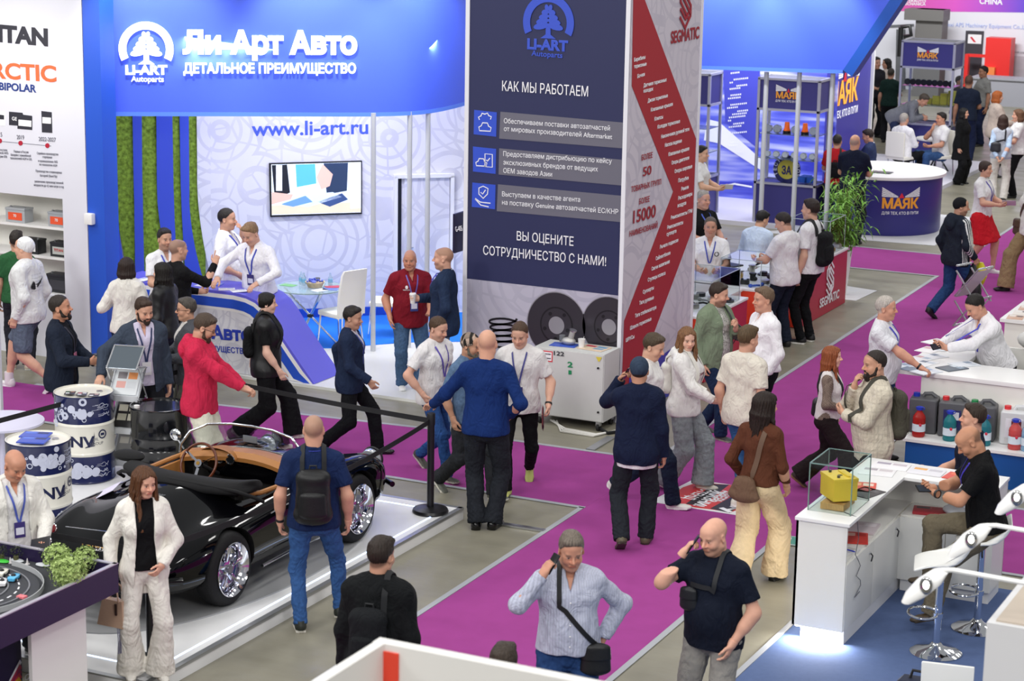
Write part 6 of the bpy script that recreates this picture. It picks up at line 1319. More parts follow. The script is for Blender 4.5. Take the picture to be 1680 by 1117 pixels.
case('clear display cover on the red counter beside the bamboo plant',SX-.34,29.1,.6,.7,.48);case('clear display cover on the middle red counter',SX-.34,26.3,.56,.7,.35);case('larger clear display cover on the red counter nearest the tower',SX-.34,24.6,.6,1.0,.40)
rn=random.Random(8);PM_=[mat('part_steel','b8b4ae',.3,.8),mat('part_brass','b09050',.35,.7),mat('part_black','202226',.4),mat('part_grey','80807e',.5,.3),mat('part_blue','2a50b0',.4)]
def autopart(x,y,z,i,where):
    k=rn.randint(0,4);m=PM_[rn.choice((0,0,0,1,2,2,3,4))];t=MB()
    if k==0:t.lathe([(.03,0),(.085,0),(.085,.02),(.05,.02),(.05,.05),(.03,.05)],24);nm,lb,ct='brake_disc','small brake disc lying','brake disc'
    elif k==1:t.tube([(-.09,0,.02),(-.03,.03,.02),(.04,.02,.03),(.1,-.03,.02)],.014,8).ell((-.1,0,.025),(.025,.025,.025)).ell((.105,-.03,.025),(.03,.03,.025));nm,lb,ct='tie_rod','bent tie rod lying','tie rod'
    elif k==2:t.cyl((0,0,0),(0,0,.08),.04,16).cyl((0,0,.08),(0,0,.1),.05,16).ell((.05,0,.03),(.04,.03,.03));nm,lb,ct='engine_pump','short pump standing','pump'
    elif k==3:t.box((0,0,.03),(.12,.07,.06),bev=.012).cyl((-.04,0,.06),(-.04,0,.075),.02,12).cyl((.04,0,.06),(.04,0,.075),.02,12);nm,lb,ct='brake_caliper','brake caliper lying','brake caliper'
    else:t.lathe([(.035,0),(.06,0),(.06,.045),(.035,.045)],20).cyl((0,0,.01),(0,0,.03),.03,10);nm,lb,ct='wheel_bearing','ring-shaped wheel bearing lying','wheel bearing'
    o=t.build(nm,m,loc=(x,y,z));o.rotation_euler.z=rn.random()*6;tag(o,lb+' '+where,ct,ct+'s '+where)
for(y0,y1,n,w)in((28.82,29.36,7,'under the clear cover beside the bamboo plant'),(27.55,28.6,9,'on the red counter in front of the backpack man'),(26.0,26.6,7,'under the clear cover of the middle red counter'),(26.7,26.95,3,'at the far end of the middle red counter'),(24.2,25.05,12,'under the clear cover nearest the tower')):
    for i in range(n):autopart(SX-.12-.42*((i%3)/2),y0+(y1-y0)*(i/(n-1)),.822,i,w)
o=MB().box((0,0,.01),(.34,.24,.02),bev=.004).build('laptop_base',BLACKM);lt_=thing('laptop','open black laptop on the rear counter beside the seated man in light blue','laptop',(-10.02,27.2,.82),math.radians(70));o.parent=lt_;o.name='keyboard';MB().box((0,.15,.13),(.34,.012,.24),bev=.004,rot=Matrix.Rotation(-.25,3,'X')).build('screen',BLACKM,lt_)
o=MB().box((-10.02,27.2,.40),(.6,2.4,.80)).box((-10.02,27.2,.805),(.64,2.4,.03));tag(o.build('work_table',WHITEM),'plain white work table behind the red counters carrying a laptop','table')
def office_chair(label,x,y,rz):
    t=thing('office_chair',label,'chair',(x,y,0),rz);MB().box((0,0,.46),(.46,.46,.07),bev=.03).build('seat',LE,t);MB().box((0,.24,.74),(.44,.05,.5),bev=.02).build('backrest',LE,t)
    for sx in(-1,1):
        for sy in(-1,1):MB().cyl((sx*.19,sy*.19,.43),(sx*.21,sy*.21,0),.013,8).build('leg',CHROME,t)
office_chair('white chair beside the staff man in the white polo behind the red counter',-10.55,27.35,math.radians(115))
# bamboo plant
pl=thing('potted_bamboo','bushy green bamboo plant in a tall white pot at the end of the red counter','potted plant',(-9.35,30.1,0));MB().lathe([(.14,0),(.20,.62),(.205,.65),(.185,.65),(.18,.6),(0,.6)],4,Matrix.Rotation(math.pi/4,4,'Z'),cap=False).build('pot',WHITEM,pl)
rn=random.Random(12);st_=MB();lv=bmesh.new()
for i in range(26):
    a=rn.random()*6.28;h=rn.uniform(.9,1.95);r=rn.uniform(.05,.48);top_=Vector((math.cos(a)*r,math.sin(a)*r,h));P=[Vector((math.cos(a)*.05,math.sin(a)*.05,.6)),Vector((math.cos(a)*r*.4,math.sin(a)*r*.4,.6+(h-.6)*.6)),top_];st_.tube(P,[.008,.006,.003],5)
    for j in range(46):
        t_=rn.uniform(.25,1.05);p=P[0].lerp(P[1],min(1,t_*2))if t_<.5 else P[1].lerp(P[2],(t_-.5)*2);p=p+Vector((rn.gauss(0,.07),rn.gauss(0,.07),rn.gauss(0,.04)))
        d=Vector((rn.gauss(0,1),rn.gauss(0,1),rn.gauss(-.55,.5))).normalized();L=rn.uniform(.10,.18);s_=d.cross(Vector((0,0,1))).normalized()*L*.11;mid=p+d*L*.45+Vector((0,0,.012));v=[lv.verts.new(q)for q in(p,mid+s_,p+d*L-Vector((0,0,.02)),mid-s_)];lv.faces.new(v)
st_.build('stems',mat('bamboo_stem','8a9a4a',.5),pl);me=bpy.data.meshes.new('leaves');lv.to_mesh(me);lv.free();me.materials.append(mat('bamboo_leaf','6f9e3c',.5,var=.4,vscale=9));o=bpy.data.objects.new('leaves',me);S.collection.objects.link(o);o.parent=pl
# ---------------------------------------------------------------- round purple counter of the beacon booth
CT=Vector((-10.55,36.3,0));rcn=thing('round_counter','round purple counter with the winged beacon sign and a white top','counter',CT.to_tuple());RCV=mat('counter_purple','33307c',.35)
MB().lathe([(1.0,.0),(1.02,.05),(1.02,.98),(0,.98)],64,cap=False).build('body',RCV,rcn);MB().lathe([(0,.98),(1.08,.98),(1.08,1.03),(0,1.03)],64,cap=False).build('worktop',WHITEM,rcn)
def wrap(me,a0,z0,r,m,nm):
    for v in me.vertices:a=a0+v.co.x/r;rr_=r+.004+v.co.z;v.co=Vector((rr_*math.cos(a),rr_*math.sin(a),z0+v.co.y))
    me.materials.append(m);o=bpy.data.objects.new(nm,me);S.collection.objects.link(o);o.parent=rcn
def scaled_text(s,w,h,bold):
    me=text_mesh(s,1.,bold,.003,1.,'LEFT',0.,.97,True);xs=[v.co.x for v in me.vertices];me.transform(Matrix.Translation((-(min(xs)+max(xs))/2,0,0)));me.transform(Matrix.Diagonal((w/(max(xs)-min(xs)),h/.727,1,1)));return me
aC=math.atan2(-CT.y,-CT.x)+.32
wrap(scaled_text('МАЯК',.66,.17,.04),aC,.50,1.02,OR,'lettering');wrap(scaled_text('ДЛЯ ТЕХ, КТО В ПУТИ',.66,.05,.01),aC,.39,1.02,WT,'lettering')
for i in range(5):
    t0,t1=i/5+.02,(i+1)/5-.03
    for sg in(-1,1):
        b=bmesh.new();xs=[.06+.28*k/6 for k in range(7)];lo=[b.verts.new((sg*x,.17+.02*t0+(x-.06)/.28*(.01+.15*t0)*1.,0))for x in xs];hi=[b.verts.new((sg*x,.17+.02*t1+(x-.06)/.28*(.01+.15*t1),0))for x in xs]
        for k in range(6):b.faces.new((lo[k],lo[k+1],hi[k+1],hi[k]))
        me=bpy.data.meshes.new('b');b.to_mesh(me);b.free();wrap(me,aC,.515,1.02,WT,'beam')
b=bmesh.new();v=[b.verts.new(q)for q in((-.05,.16,.002),(.05,.16,.002),(0,.25,.002))];b.faces.new(v);me=bpy.data.meshes.new('b');b.to_mesh(me);b.free();wrap(me,aC,.515,1.02,RD,'beacon')
for i,(dx,dy,l)in enumerate(((-.3,-.5,'dark tablet lying on the white top of the round counter, left one'),(.1,-.45,'dark tablet lying on the white top of the round counter, right one'))):o=MB().box((0,0,.006),(.34,.24,.012),bev=.004).build('tablet',mat('tablet_dark','3a3c40',.2),loc=(CT.x+dx,CT.y+dy,1.031));tag(o,l,'tablet')
fl([(-12.2,34.6),(-9.2,34.9),(-9.3,38.2),(-11.3,38.2),(-11.4,36)],.002,.01,'counter_mat',mat('mat_grey','c8c8cc',.6),'light grey floor mat under the round purple counter','floor mat',None)
fl([(-11.6,29.7),(-8.95,29.7),(-8.9,30.6),(-11.6,31.2)][:4],.002,.008,'counter_mat',mat('mat_grey','c8c8cc'),'light grey floor sheet at the end of the red counter','floor mat',None)
# small table and chairs where two men sit at the back
tb2=thing('folding_table','white folding table between the two seated men at the back','table',(-11.5,43.4,0));MB().cyl((0,0,.72),(0,0,.75),.45,32).build('top',WHITEM,tb2)
for a in(0,2.1,4.2):MB().cyl((.3*math.cos(a),.3*math.sin(a),0),(-.2*math.cos(a),-.2*math.sin(a),.72),.018,8).build('leg',BLACKM,tb2)
# ---------------------------------------------------------------- drinks-style counter with canisters on a blue ledge (right)
LY=21.1;dc=thing('counter','long white counter on the right with a blue ledge carrying canisters','counter',(-3,21.8,0))
RB=mat('ledge_blue','12539e',.4)
MB().box((-2.4,LY+.28,.19),(6.7,.52,.38)).build('ledge',RB,dc,world=True);MB().box((-2.4,LY+.27,.39),(6.74,.58,.03)).build('ledge_top',WHITEM,dc,world=True)
CRM=mat('counter_cream','eceae4',.4)
MB().box((-2.4,21.62,.70),(6.7,.04,.60)).box((-5.72,22.5,.5),(.06,1.75,1.0)).box((-5.0,23.3,.5),(1.5,.04,1.0)).build('panel',CRM,dc,world=True)
mb=MB();mb.box((-2.6,21.90,.99),(6.8,.66,.045),bev=.004);mb.box((-5.72,22.8,.9905),(.56,1.2,.045),bev=.004);mb.build('worktop',WHITEM,dc,world=True)
for x in(-4.05,-2.2):MB().box((x,21.597,.7),(.008,.006,.6)).build('panel_joint',GREYM,dc,world=True)
def jerrycan(label,x,y,z,rz,m,capm,labm=None,h=.40,w=.29,d=.25):
    t=thing('jerrycan',label,'canister',(x,y,z),rz);MB().box((0,0,h*.44),(w,d,h*.88),bev=.035,seg=3).build('body',m,t)
    MB().tube([(-.02,0,h*.86),(.0,0,h*.96),(.07,0,h*.98),(.12,0,h*.90)],.022,8).build('handle',m,t);MB().cyl((-w*.3,0,h*.86),(-w*.3,0,h*.97),.035,18).build('cap',capm,t)
    if labm:a=MB().box((.0,-d/2-.002,h*.45),(w*.62,.004,h*.5),bev=.001).build('label',labm[0],t);MB().box((.02,-d/2-.0045,h*.55),(w*.35,.002,h*.2)).build('label_print',labm[1],a)
JG=mat('jerrycan_grey','55565a',.45);capb=mat('cap_blue','2238b0',.35);capr=mat('cap_red','d8343a',.35);capg=mat('cap_green','2a8a50',.35);wl_=mat('label_white','dcdce2',.4);lb2=mat('label_navy','262a60',.4);lb3=mat('label_maroon','6a3038',.4)
def onl(px,py):p=G(px,py,.405);return p.x,max(p.y,LY+.12),.406
for l,px,py,m,cm,lm,dy in(('dark grey jerrycan with a blue cap on the blue ledge, beside the olive backpack',1503,716,JG,capb,None,.34),('dark grey jerrycan with a red cap on the blue ledge behind the teal bottle',1552,722,JG,capr,(lb2,wl_),.34),('dark grey jerrycan with a green cap on the blue ledge behind the seated men',1601,727,JG,capg,None,.34),('translucent white jerrycan with a red cap on the blue ledge behind the pink bottle',1656,734,mat('jerrycan_white','e2e4e6',.4,trans=.2),capr,(wl_,lb3),.34)):
    x,y,z=onl(px,py);jerrycan(l,x,LY+.38,z,.12,m,cm,lm,.42 if m is JG else .40)
def bottle5(label,x,y,z,liq,capm):
    t=thing('fluid_bottle',label,'bottle',(x,y,z));r=.068;pr=[(.0,0),(r*.9,0),(r,.012)]
    for k in range(9):zz=.03+.017*k;pr+=[(r,zz),(r*.965,zz+.008)]
    pr+=[(r,.19),(r*.9,.22),(r*.6,.25),(.026,.268),(.026,.285),(0,.285)]
    MB().lathe(pr,28,cap=False).build('body',mat('liquid_'+liq,liq,.08,trans=.55,ior=1.33),t);MB().cyl((0,0,.283),(0,0,.312),.032,18).build('cap',capm,t);MB().tube([(.045*math.cos(a),.02,.295+.02*math.sin(a))for a in[i*math.pi/8 for i in range(16)]],.005,6,True).build('carry_ring',capm,t)
    a=MB().lathe([(r+.001,.06),(r+.001,.14)],28,cap=False).build('label',mat('bottle_label_pale','d4e2ea',.4),t);MB().ell((.03,-r*.93,.135),(.016,.006,.016)).build('label_mark',mat('label_mark','c83048',.4),a)
for l,px,py,c in(('red bottle of washer fluid on the blue ledge, nearest the olive backpack',1502,719,'d83a34'),('teal bottle of washer fluid on the blue ledge in front of the red-capped jerrycan',1551,727,'3a9ca4'),('teal bottle of washer fluid on the blue ledge, partly behind the seated man in navy',1618,726,'3a9aa8'),('pinkish red bottle of washer fluid on the blue ledge in front of the white jerrycan',1660,740,'ec6a68'),('pale blue bottle of washer fluid on the blue ledge at the right edge',1683,741,'9cc4e4')):
    x,y,z=onl(px,py);bottle5(l,x,LY+.14,z,c,capb)
rn=random.Random(21);n=0
for px,py,c,ex in((1480,600,'dfe4ec',('8a9ab8','b8c4d8')),(1500,604,'6c7a90',('d8dce4','4a5468')),(1516,596,'e8e8ec',('6a7488','c0c8d4')),(1508,588,'e4e2e6',('c89aa0','a8b4c8')),(1530,585,'e8eaf0',('707c94','d0d4dc')),(1524,574,'ece8ea',('d0a0a8','b0bccc')),(1545,571,'e2e6ea',('585c68','b07a70')),(1536,561,'eceaee',('c8a8b0','98a4b8')),(1560,562,'8c98a8',('e0e2e8','b08878')),(1562,604,'5a6470',('d0d8e0','98a8b8')),(1582,598,'e0e4ea',('8494a8','c8d0d8')),(1520,610,'e6eaf2',('a0b0d0','d8dce8'))):
    p=G(px,py,1.016);paper('magazine','','magazine',(p.x,p.y,1.0135),.21,.29,rn.uniform(-.3,.3)-.4,c,'magazines on the white counter',.003+.0007*n,ex);n+=1
for o in bpy.data.objects:
    if o.get('group')=='magazines on the white counter':o['label']='printed magazine spread on the white counter in front of the man with the phone';o['category']='magazine'
c2=thing('counter','second white counter at the right edge behind the seated man, covered with magazines','counter',(-4.9,26.0,0));MB().box((0,0,.48),(1.5,2.3,.96)).build('body',CRM,c2);MB().box((0,0,.98),(1.6,2.4,.04)).build('worktop',WHITEM,c2)
for i in range(14):
    o=paper('magazine','magazine in the rows on the far counter at the right edge','magazine',(-5.55+.22*(i%2),24.95+.3*(i//2),1.001),.19,.25,.1,('c8a088','8a90a0','e0d8d0','a87868')[i%4],'magazines on the far right counter',.004,('e8e4e0','6a5a58'))
# folding brochure stand and stored bags
bs=thing('brochure_stand','silver folding brochure stand behind the white counter','brochure stand',G(1588,615,0).to_tuple(),math.radians(-20));mb=MB();w=.16
for s_ in(-1,1):
    for k in range(3):z=.25+.38*k;mb.bar((-.16,s_*w,z),(.16,s_*w,z+.38),.02,.014);mb.bar((.16,s_*w,z-.06),(-.16,s_*w,z+.32),.02,.014)
for k in range(4):z=.25+.38*k;mb.bar((-.16,-w,z),(-.16,w,z),.02,.02);mb.bar((.16,-w,z),(.16,w,z),.02,.02)
mb.bar((-.16,-w,0),(-.16,w,0),.03,.03);mb.bar((.16,-w,0),(.16,w,0),.03,.03)
for s_ in(-1,1):mb.bar((-.16,s_*w,0),(.16,s_*w,.26),.02,.014);mb.bar((.16,s_*w,0),(-.16,s_*w,.26),.02,.014)
mb.build('folding_frame',MR,bs);MB().hexa([(-.15,-w,1.0),(.15,-w,1.36),(.15,w,1.36),(-.15,w,1.0),(-.15,-w,.992),(.15,-w,1.352),(.15,w,1.352),(-.15,w,.992)]).build('shelf_plate',mat('stand_plate','b9a4b8',.3,.3),bs)
o=MB().ell((0,0,.12),(.24,.14,.12)).ell((.15,.05,.2),(.13,.1,.08));tag(o.build('tote_bag',mat('tote_white','d8d8d4',.8,bump=.4,bscale=14),loc=(-4.75,23.3,1.0)),'crumpled white bag behind the man with the phone','bag');bpy.data.objects['tote_bag'].location=(-4.9,23.25,1.002)
# ---------------------------------------------------------------- open white counter with the glass case
fl([(-5.28,9),(2,9),(2,18.0),(-5.28,18.0)],.0,.008,'booth_carpet',mat('booth_blue_carpet','54658c',.95,var=.05,vscale=20,bump=.25,bscale=220,spec=.1),'dusty blue carpet of the right booth under the bar stools','carpet',None)
tape((-5.31,9),(-5.31,18.0),.05)
oc=thing('counter','open white counter with shelves and keyed doors, carrying the glass case','counter',(-5.0,16.9,0));z0,z1=.12,1.05;xo,xi,ya,yb,yc=-5.2,-4.77,15.93,17.48,17.92;xe=-3.95
WL=mat('counter_white','e8e7e1',.38)
mb=MB();mb.box(((xo+xi)/2,ya+.01,(z0+z1)/2-.01),(xi-xo,.02,z1-z0-.03));mb.box((xo+.01,(ya+yc)/2,(z0+z1)/2-.01),(.02,yc-ya,z1-z0-.03));mb.box(((xo+xe)/2,yc-.01,(z0+z1)/2-.01),(xe-xo,.02,z1-z0-.03));mb.box((xe-.01,(yb+yc)/2,(z0+z1)/2-.01),(.02,yc-yb,z1-z0-.03))
mb.box(((xo+xi)/2,(ya+yc)/2,.70),(xi-xo-.03,yc-ya-.04,.02));mb.box(((xi+xe)/2,(yb+yc)/2,.70),(xe-xi,yc-yb-.03,.02));mb.build('carcass',WL,oc,world=True)
mb=MB();mb.box(((xo+xi)/2+.005,(ya+yc)/2,z1-.012),(xi-xo+.03,yc-ya+.03,.028),bev=.003);mb.box(((xi+xe)/2+.01,(yb+yc)/2,z1-.0125),(xe-xi-.0,yc-yb+.02,.028),bev=.003);mb.build('worktop',WHITEM,oc,world=True)
mb=MB();mb.box(((xo+xi)/2+.03,(ya+yc)/2+.02,.06),(xi-xo-.06,yc-ya-.06,.12));mb.box(((xi+xe)/2,(yb+yc)/2+.02,.06),(xe-xi-.04,yc-yb-.06,.12));mb.build('plinth',WHITEM,oc,world=True)
lk=MB()
def door(name,c,d,key,nrm_):
    o=MB().box(c,d,bev=.003).build(name,WL,oc,world=True)
    for k in key:q=Vector(k);MB().cyl(q,q+Vector(nrm_)*.012,.011,12).build('lock',SILVER,o,world=True);MB().tube([q+Vector(nrm_)*.012,q+Vector(nrm_)*.03+Vector((0,0,-.02)),q+Vector(nrm_)*.02+Vector((0,0,-.07))],.006,6).build('key',BLACKM,o,world=True)
dl=(yb-ya-.02)/2
for i in range(2):y=ya+.02+dl*(i+.5);door('door',(xi-.005,y,(z0+.70)/2),(.02,dl-.006,.70-z0-.01),[(xi+.005,y+dl*.32,.62)],(1,0,0))
for i in range(2):w_=(xe-xi)/2;x=xi+w_*(i+.5);door('door',(x,yb+.005,(z0+.70)/2),(w_-.006,.02,.70-z0-.01),[(x+w_*.3,yb-.005,.62)],(0,-1,0))
MB().box((xi-.02,ya+.012,.87),(.03,.024,.36)).build('stile',WL,oc,world=True)
us=MB().box(((xo+xi)/2,ya+.03,.113),(xi-xo-.05,.012,.008)).box((xo+.025,(ya+yc)/2,.113),(.012,yc-ya-.05,.008)).build('light_strip',mat('led_white','fff6e8',.4,emit=22.),oc,world=True)
area('counter_underlight',((xo+xi)/2,ya+.02,.105),.40,16,(1,.98,.95),((xo+xi)/2,ya-.12,0),.02);area('counter_sidelight',(xo+.01,(ya+yc)/2,.105),1.7,3.2,(1,.95,.85),(xo-.12,(ya+yc)/2,0),.02)
bpy.data.objects['counter_sidelight'].rotation_euler=(Vector((-.11,0,-.1))).to_track_quat('-Z','X').to_euler()
# glass case with the yellow battery
gx,gy=-4.985,16.42
def gbox(x0,x1,y0,y1,h):
    t=thing('glass_case','square glass case on the open white counter with a yellow battery inside','glass case',((x0+x1)/2,(y0+y1)/2,z1+.002));sx,sy=x1-x0,y1-y0;G_=mat('case_clear','f2fbf8',.0,trans=1.,ior=1.04);mb=MB()
    for c,d in(((0,-sy/2,h/2),(sx,.006,h)),((0,sy/2,h/2),(sx,.006,h)),((-sx/2,0,h/2),(.006,sy,h)),((sx/2,0,h/2),(.006,sy,h)),((0,0,h),(sx,sy,.006))):mb.box(c,d)
    mb.build('glass',G_,t);mb=MB()
    for a in(-1,1):
        for b in(-1,1):mb.box((a*sx/2,b*sy/2,h/2),(.009,.009,h))
        mb.box((a*sx/2,0,h),(.009,sy,.009));mb.box((0,a*sy/2,h),(sx,.009,.009))
    mb.build('edge',mat('glass_edge','8fb0a8',.15,trans=.4),t)
gbox(gx-.19,gx+.17,gy-.28,gy+.22,.40)
wb_=MB().box((0,0,.03),(.20,.30,.055),bev=.004);o=wb_.build('wooden_stand',mat('oak','c09660',.5,var=.2,vscale=14,stretch=(8,1,1)),loc=(gx-.01,gy-.06,z1+.004));tag(o,'small oak board under the yellow battery in the glass case','stand')
yb_=thing('battery','bright yellow battery standing on the oak board in the glass case','battery',(gx-.01,gy-.05,z1+.065),math.radians(42));YL=mat('battery_yellow','ecc440',.4)
MB().box((0,0,.10),(.21,.27,.17),bev=.008).build('body',YL,yb_);MB().box((0,0,.19),(.22,.28,.03),bev=.006).build('lid',YL,yb_)
for sy in(-1,1):MB().cyl((-.045,sy*.085,.203),(-.045,sy*.085,.225),.013,12).build('terminal',mat('terminal_lead','7a7060',.4,.6),yb_)
MB().bar((.04,-.10,.212),(.04,.10,.212),.016,.012).build('carry_handle',YL,yb_);MB().box((.0,-.02,.206),(.03,.03,.003)).build('vent_mark',BLACKM,yb_)
o=MB().tube([(gx+.10,gy-.22,z1+.01),(gx+.22,gy-.27,z1-.0),(-4.757,gy-.26,z1-.06),(-4.752,gy-.22,.86),(-4.75,gy-.30,.74),(-4.75,gy-.2,.66),(-4.75,gy-.14,.60),(-4.75,gy-.24,.54),(-4.75,gy-.12,.47),(-4.75,gy-.1,.42),(-4.75,gy-.26,.36),(-4.75,gy-.12,.37)],.0035,6);tag(o.build('lamp_cable',mat('wire_grey','5a5a60',.4)),'thin dark wire hanging in loops down the open white counter','cable')
for i,(x,y,sx,sy,rz,c,l,e)in enumerate(((-4.98,16.98,.24,.30,.25,'e0503c','orange red brochure behind the glass case on the open counter',('f0a878','e8d0c0')),(-4.90,16.84,.22,.28,-.3,'3a3438','dark folder beside the orange brochure on the open counter',('a03838','504a4e')),(-5.0,17.5,.30,.24,0.1,'eceaec','white leaflet with small pictures at the far corner of the open counter',('b0a8b0','d0c8cc')),(-4.95,17.74,.32,.22,.05,'f0eef0','white leaflet with rows of print at the back of the open counter',('a8a0b0','c8bcc4')),(-4.62,17.72,.30,.22,0,'e6e4ea','white leaflet with an orange picture on the back leg of the open counter',('e8a850','c8c4cc')),(-4.28,17.70,.34,.22,-.1,'d8402c','red brochure on the back leg of the open counter in front of the seated man',('e87858','e0c8b8')))):paper('brochure',l,'brochure',(x,y,z1+.003),sx,sy,rz,c,None,.006,e)
for i,(x,y,sx,sy,rz,c,l,e)in enumerate(((-4.9,16.62,.2,.3,.3,'d23a30','red booklet on the open shelf of the white counter',('e0b0a0','b02820')),(-4.93,16.92,.24,.30,.1,'d8ccd0','crumpled clear sleeve of papers on the open shelf at the inner corner',('c8b8bc','e8e0e4')),(-4.9,16.22,.2,.26,-.3,'e6e4e0','white papers on the open shelf at the near end',('d0d0d0','c8c4c0')),(-4.55,17.66,.3,.2,.2,'a83038','dark red book in the shelf niche in front of the seated man',('484448','983038')))):paper('booklet',l,'booklet',(x,y,.712),sx,sy,rz,c,None,.012+.004*i,e)
o=MB().cyl((-.07,0,0),(.07,0,0),.006,8);o=o.build('pen',mat('pen_blue','2a40c0',.3),loc=(-4.84,16.2,.745));o.rotation_euler.z=-.3;tag(o,'blue pen lying on papers in the open shelf','pen')
o=MB().ell((0,0,.05),(.13,.10,.05)).ell((.08,.02,.07),(.07,.06,.05));tag(o.build('plastic_bag',mat('plastic_clear','e8e8ee',.25,trans=.4,bump=.6,bscale=18),loc=(-4.32,17.68,.712)),'crumpled clear plastic bag in the shelf niche of the white counter','plastic bag')
# bar stools
def stool(label,x,y,rz,zs_=.80):
    t=thing('bar_stool',label,'bar stool',(x,y,.008),rz)
    MB().lathe([(.205,0),(.21,.008),(.17,.03),(.06,.06),(.035,.09),(.0,.09)],48).build('base',CHROME,t);MB().cyl((0,0,.05),(0,0,zs_-.06),.03,20).build('column',CHROME,t);MB().cyl((0,0,.3),(0,0,.34),.04,16).build('collar',CHROME,t)
    MB().tube([(.0+.15*math.cos(a),-.12+.12*math.sin(a),.33)for a in[i*math.pi/16 for i in range(32)]],.011,8,True).build('foot_ring',CHROME,t)
    pr=[(-.22,-.035),(-.16,.0),(-.05,.02),(.06,.025),(.13,.05),(.19,.12),(.23,.20)]
    se=MB().loft([[(x_,y_,zs_+z_-.02+(-.0 if i else 0))for i,(y_,z_)in enumerate(pr)]+[(x_,y_,zs_+z_-.038)for y_,z_ in pr[::-1]]for x_ in(-.20,-.19,-.1,0,.1,.19,.20)]).build('seat',mat('seat_white','e8e8e4',.35),t);m=se.modifiers.new('s','SUBSURF');m.levels=m.render_levels=1
    MB().tube([(.06,0,zs_-.07),(.14,.0,zs_-.10),(.2,.0,zs_-.11)],.007,6).build('lever',BLACKM,t);return t
S1=G(1535,1072,0);S2=G(1602,1033,0)
stool('empty bar stool with a white seat nearest the camera in the right booth',S1.x,S1.y,math.radians(-75));stool('bar stool with a white seat under the man in the black polo',S2.x,S2.y,math.radians(-75))
# clip lamps and panels of the booth in the right foreground
LZ=2.6
def clip_lamp(label,px,py,z,L=1.6,emitv=True):
    p=G(px,py,z);t=thing('arm_lamp',label,'lamp',p.to_tuple());wl=mat('lamp_white','e8e8e6',.35)
    d=Vector((-.36,-.18,-.42)).normalized();M=Matrix.Rotation(0,4,'Z')
    sh=MB().loft([[(Vector((0,0,0))+d*s_*.26+Vector((math.cos(a)*r*.9,math.sin(a)*r*.75,math.sin(a)*r*.2)))for a in[2*math.pi*i/16 for i in range(16)]]for s_,r in((-.05,.012),(.05,.05),(.35,.075),(.7,.065),(.95,.035),(1.0,.012))]).build('lamp_head',wl,t)
    g=MB().ell(d*.12+Vector((.02,-.055,.02)),(.035,.012,.05)).build('reflector',mat('lamp_reflector','a8a8a8',.15,.9),sh);MB().ell(d*.12+Vector((.022,-.063,.025)),(.018,.008,.025)).build('bulb',mat('bulb_lit','fffaf0',.3,emit=6.),sh)
    MB().tube([(.0,.0,.0),(.06,0,.01),(L,.05,-.02)],.014,8).build('arm',wl,t);MB().box((L,.05,-.05),(.05,.05,.12)).build('clamp',BLACKM,t)
clip_lamp('white arm lamp over the near bar stool',1545,935,LZ,.66);clip_lamp('white arm lamp over the far bar stool, its arm reaching in from the right',1617,862,LZ,.62);clip_lamp('white arm lamp cut off by the right edge of the photo',1690,795,LZ,.6)
pc=thing('booth_panel','pale grey booth panel block in the lower right corner','booth panel',G(1619,1018,2.35).to_tuple());pc.location.z=0;q=pc.location
MB().box((.75,.55,1.17),(1.5,1.1,2.34)).build('panel',mat('panel_grey','cfcfd0',.5),pc);MB().box((.77,.57,2.345),(1.46,1.06,.01)).build('top',mat('panel_top','b8ab9c',.6),pc)
o=MB().box((0,0,.015),(.16,.05,.03));tag(o.build('red_clip',mat('clip_red','b02830',.4),loc=(q.x+.34,q.y+.1,2.351)),'small dark red clip lying on the grey booth panel','clip')
o=MB().box((0,0,1.6),(.05,.05,3.2));o=o.build('panel_post',ALU,loc=(q.x+1.55,q.y+1.2,0));tag(o,'aluminium post carrying the arm lamps at the right edge','post')
# chair and bag at the bottom right
ch=thing('folding_chair','white chair with a rounded square back at the bottom of the right booth','chair',(G(1555,1100,.8).x,G(1555,1100,.8).y,.008),math.radians(10));MB().box((0,0,.66),(.36,.03,.36),bev=.014).build('backrest',mat('seat_white','e8e8e4'),ch);MB().box((0,-.2,.45),(.38,.38,.03),bev=.012).build('seat',mat('seat_white','e8e8e4'),ch)
for sx in(-1,1):
    for sy in(0,1):MB().cyl((sx*.17,-.38*sy,.44),(sx*.18,-.4*sy,0),.011,8).build('leg',CHROME,ch)
p=G(1508,1118,.5);bg=thing('rucksack','navy rucksack with a lime green tag beside the white chair','bag',(p.x,p.y,.008));MB().box((0,0,.26),(.32,.2,.5),bev=.08,seg=3).build('body',mat('bag_navy','1a2138',.7),bg);MB().tube([(-.07,0,.5),(-.05,0,.57),(.05,0,.57),(.07,0,.5)],.012,8).build('handle',mat('bag_strap','1c1c20',.7),bg);MB().box((.13,-.06,.5),(.05,.02,.06),bev=.005).build('tag',mat('tag_lime','a8d840',.5),bg)
# floor signs
def floorsign(name,label,pts,m):P=[G(*v)for v in pts];t=thing(name,label,'floor sign',(0,0,0));MB().prism([(p.x,p.y)for p in P],.003,Matrix.Translation((0,0,.007))).build('sheet',m,t);return t,P
fs,P=floorsign('floor_sticker','white floor sticker with red and black shapes and upside-down words on the purple carpet',((1066,824),(1137,788),(1268,806),(1207,846)),mat('sticker_white','e6e6e8',.4));SRd=mat('sticker_red','cf3a3c',.4);SBk=mat('sticker_black','2c2a30',.4)
def q2(px,py,z=.011):p=G(px,py);return Vector((p.x,p.y,z))
def fpoly(t,pts,m,nm,z):MB().prism([q2(*v).xy for v in pts],.0012,Matrix.Translation((0,0,z))).build(nm,m,t)
fpoly(fs,[(1099,820),(1108,810),(1120,801),(1138,795),(1172,795),(1200,797),(1230,806),(1238,815),(1226,830),(1200,842),(1172,838),(1140,834),(1115,829)],SRd,'red_shape',.0102)
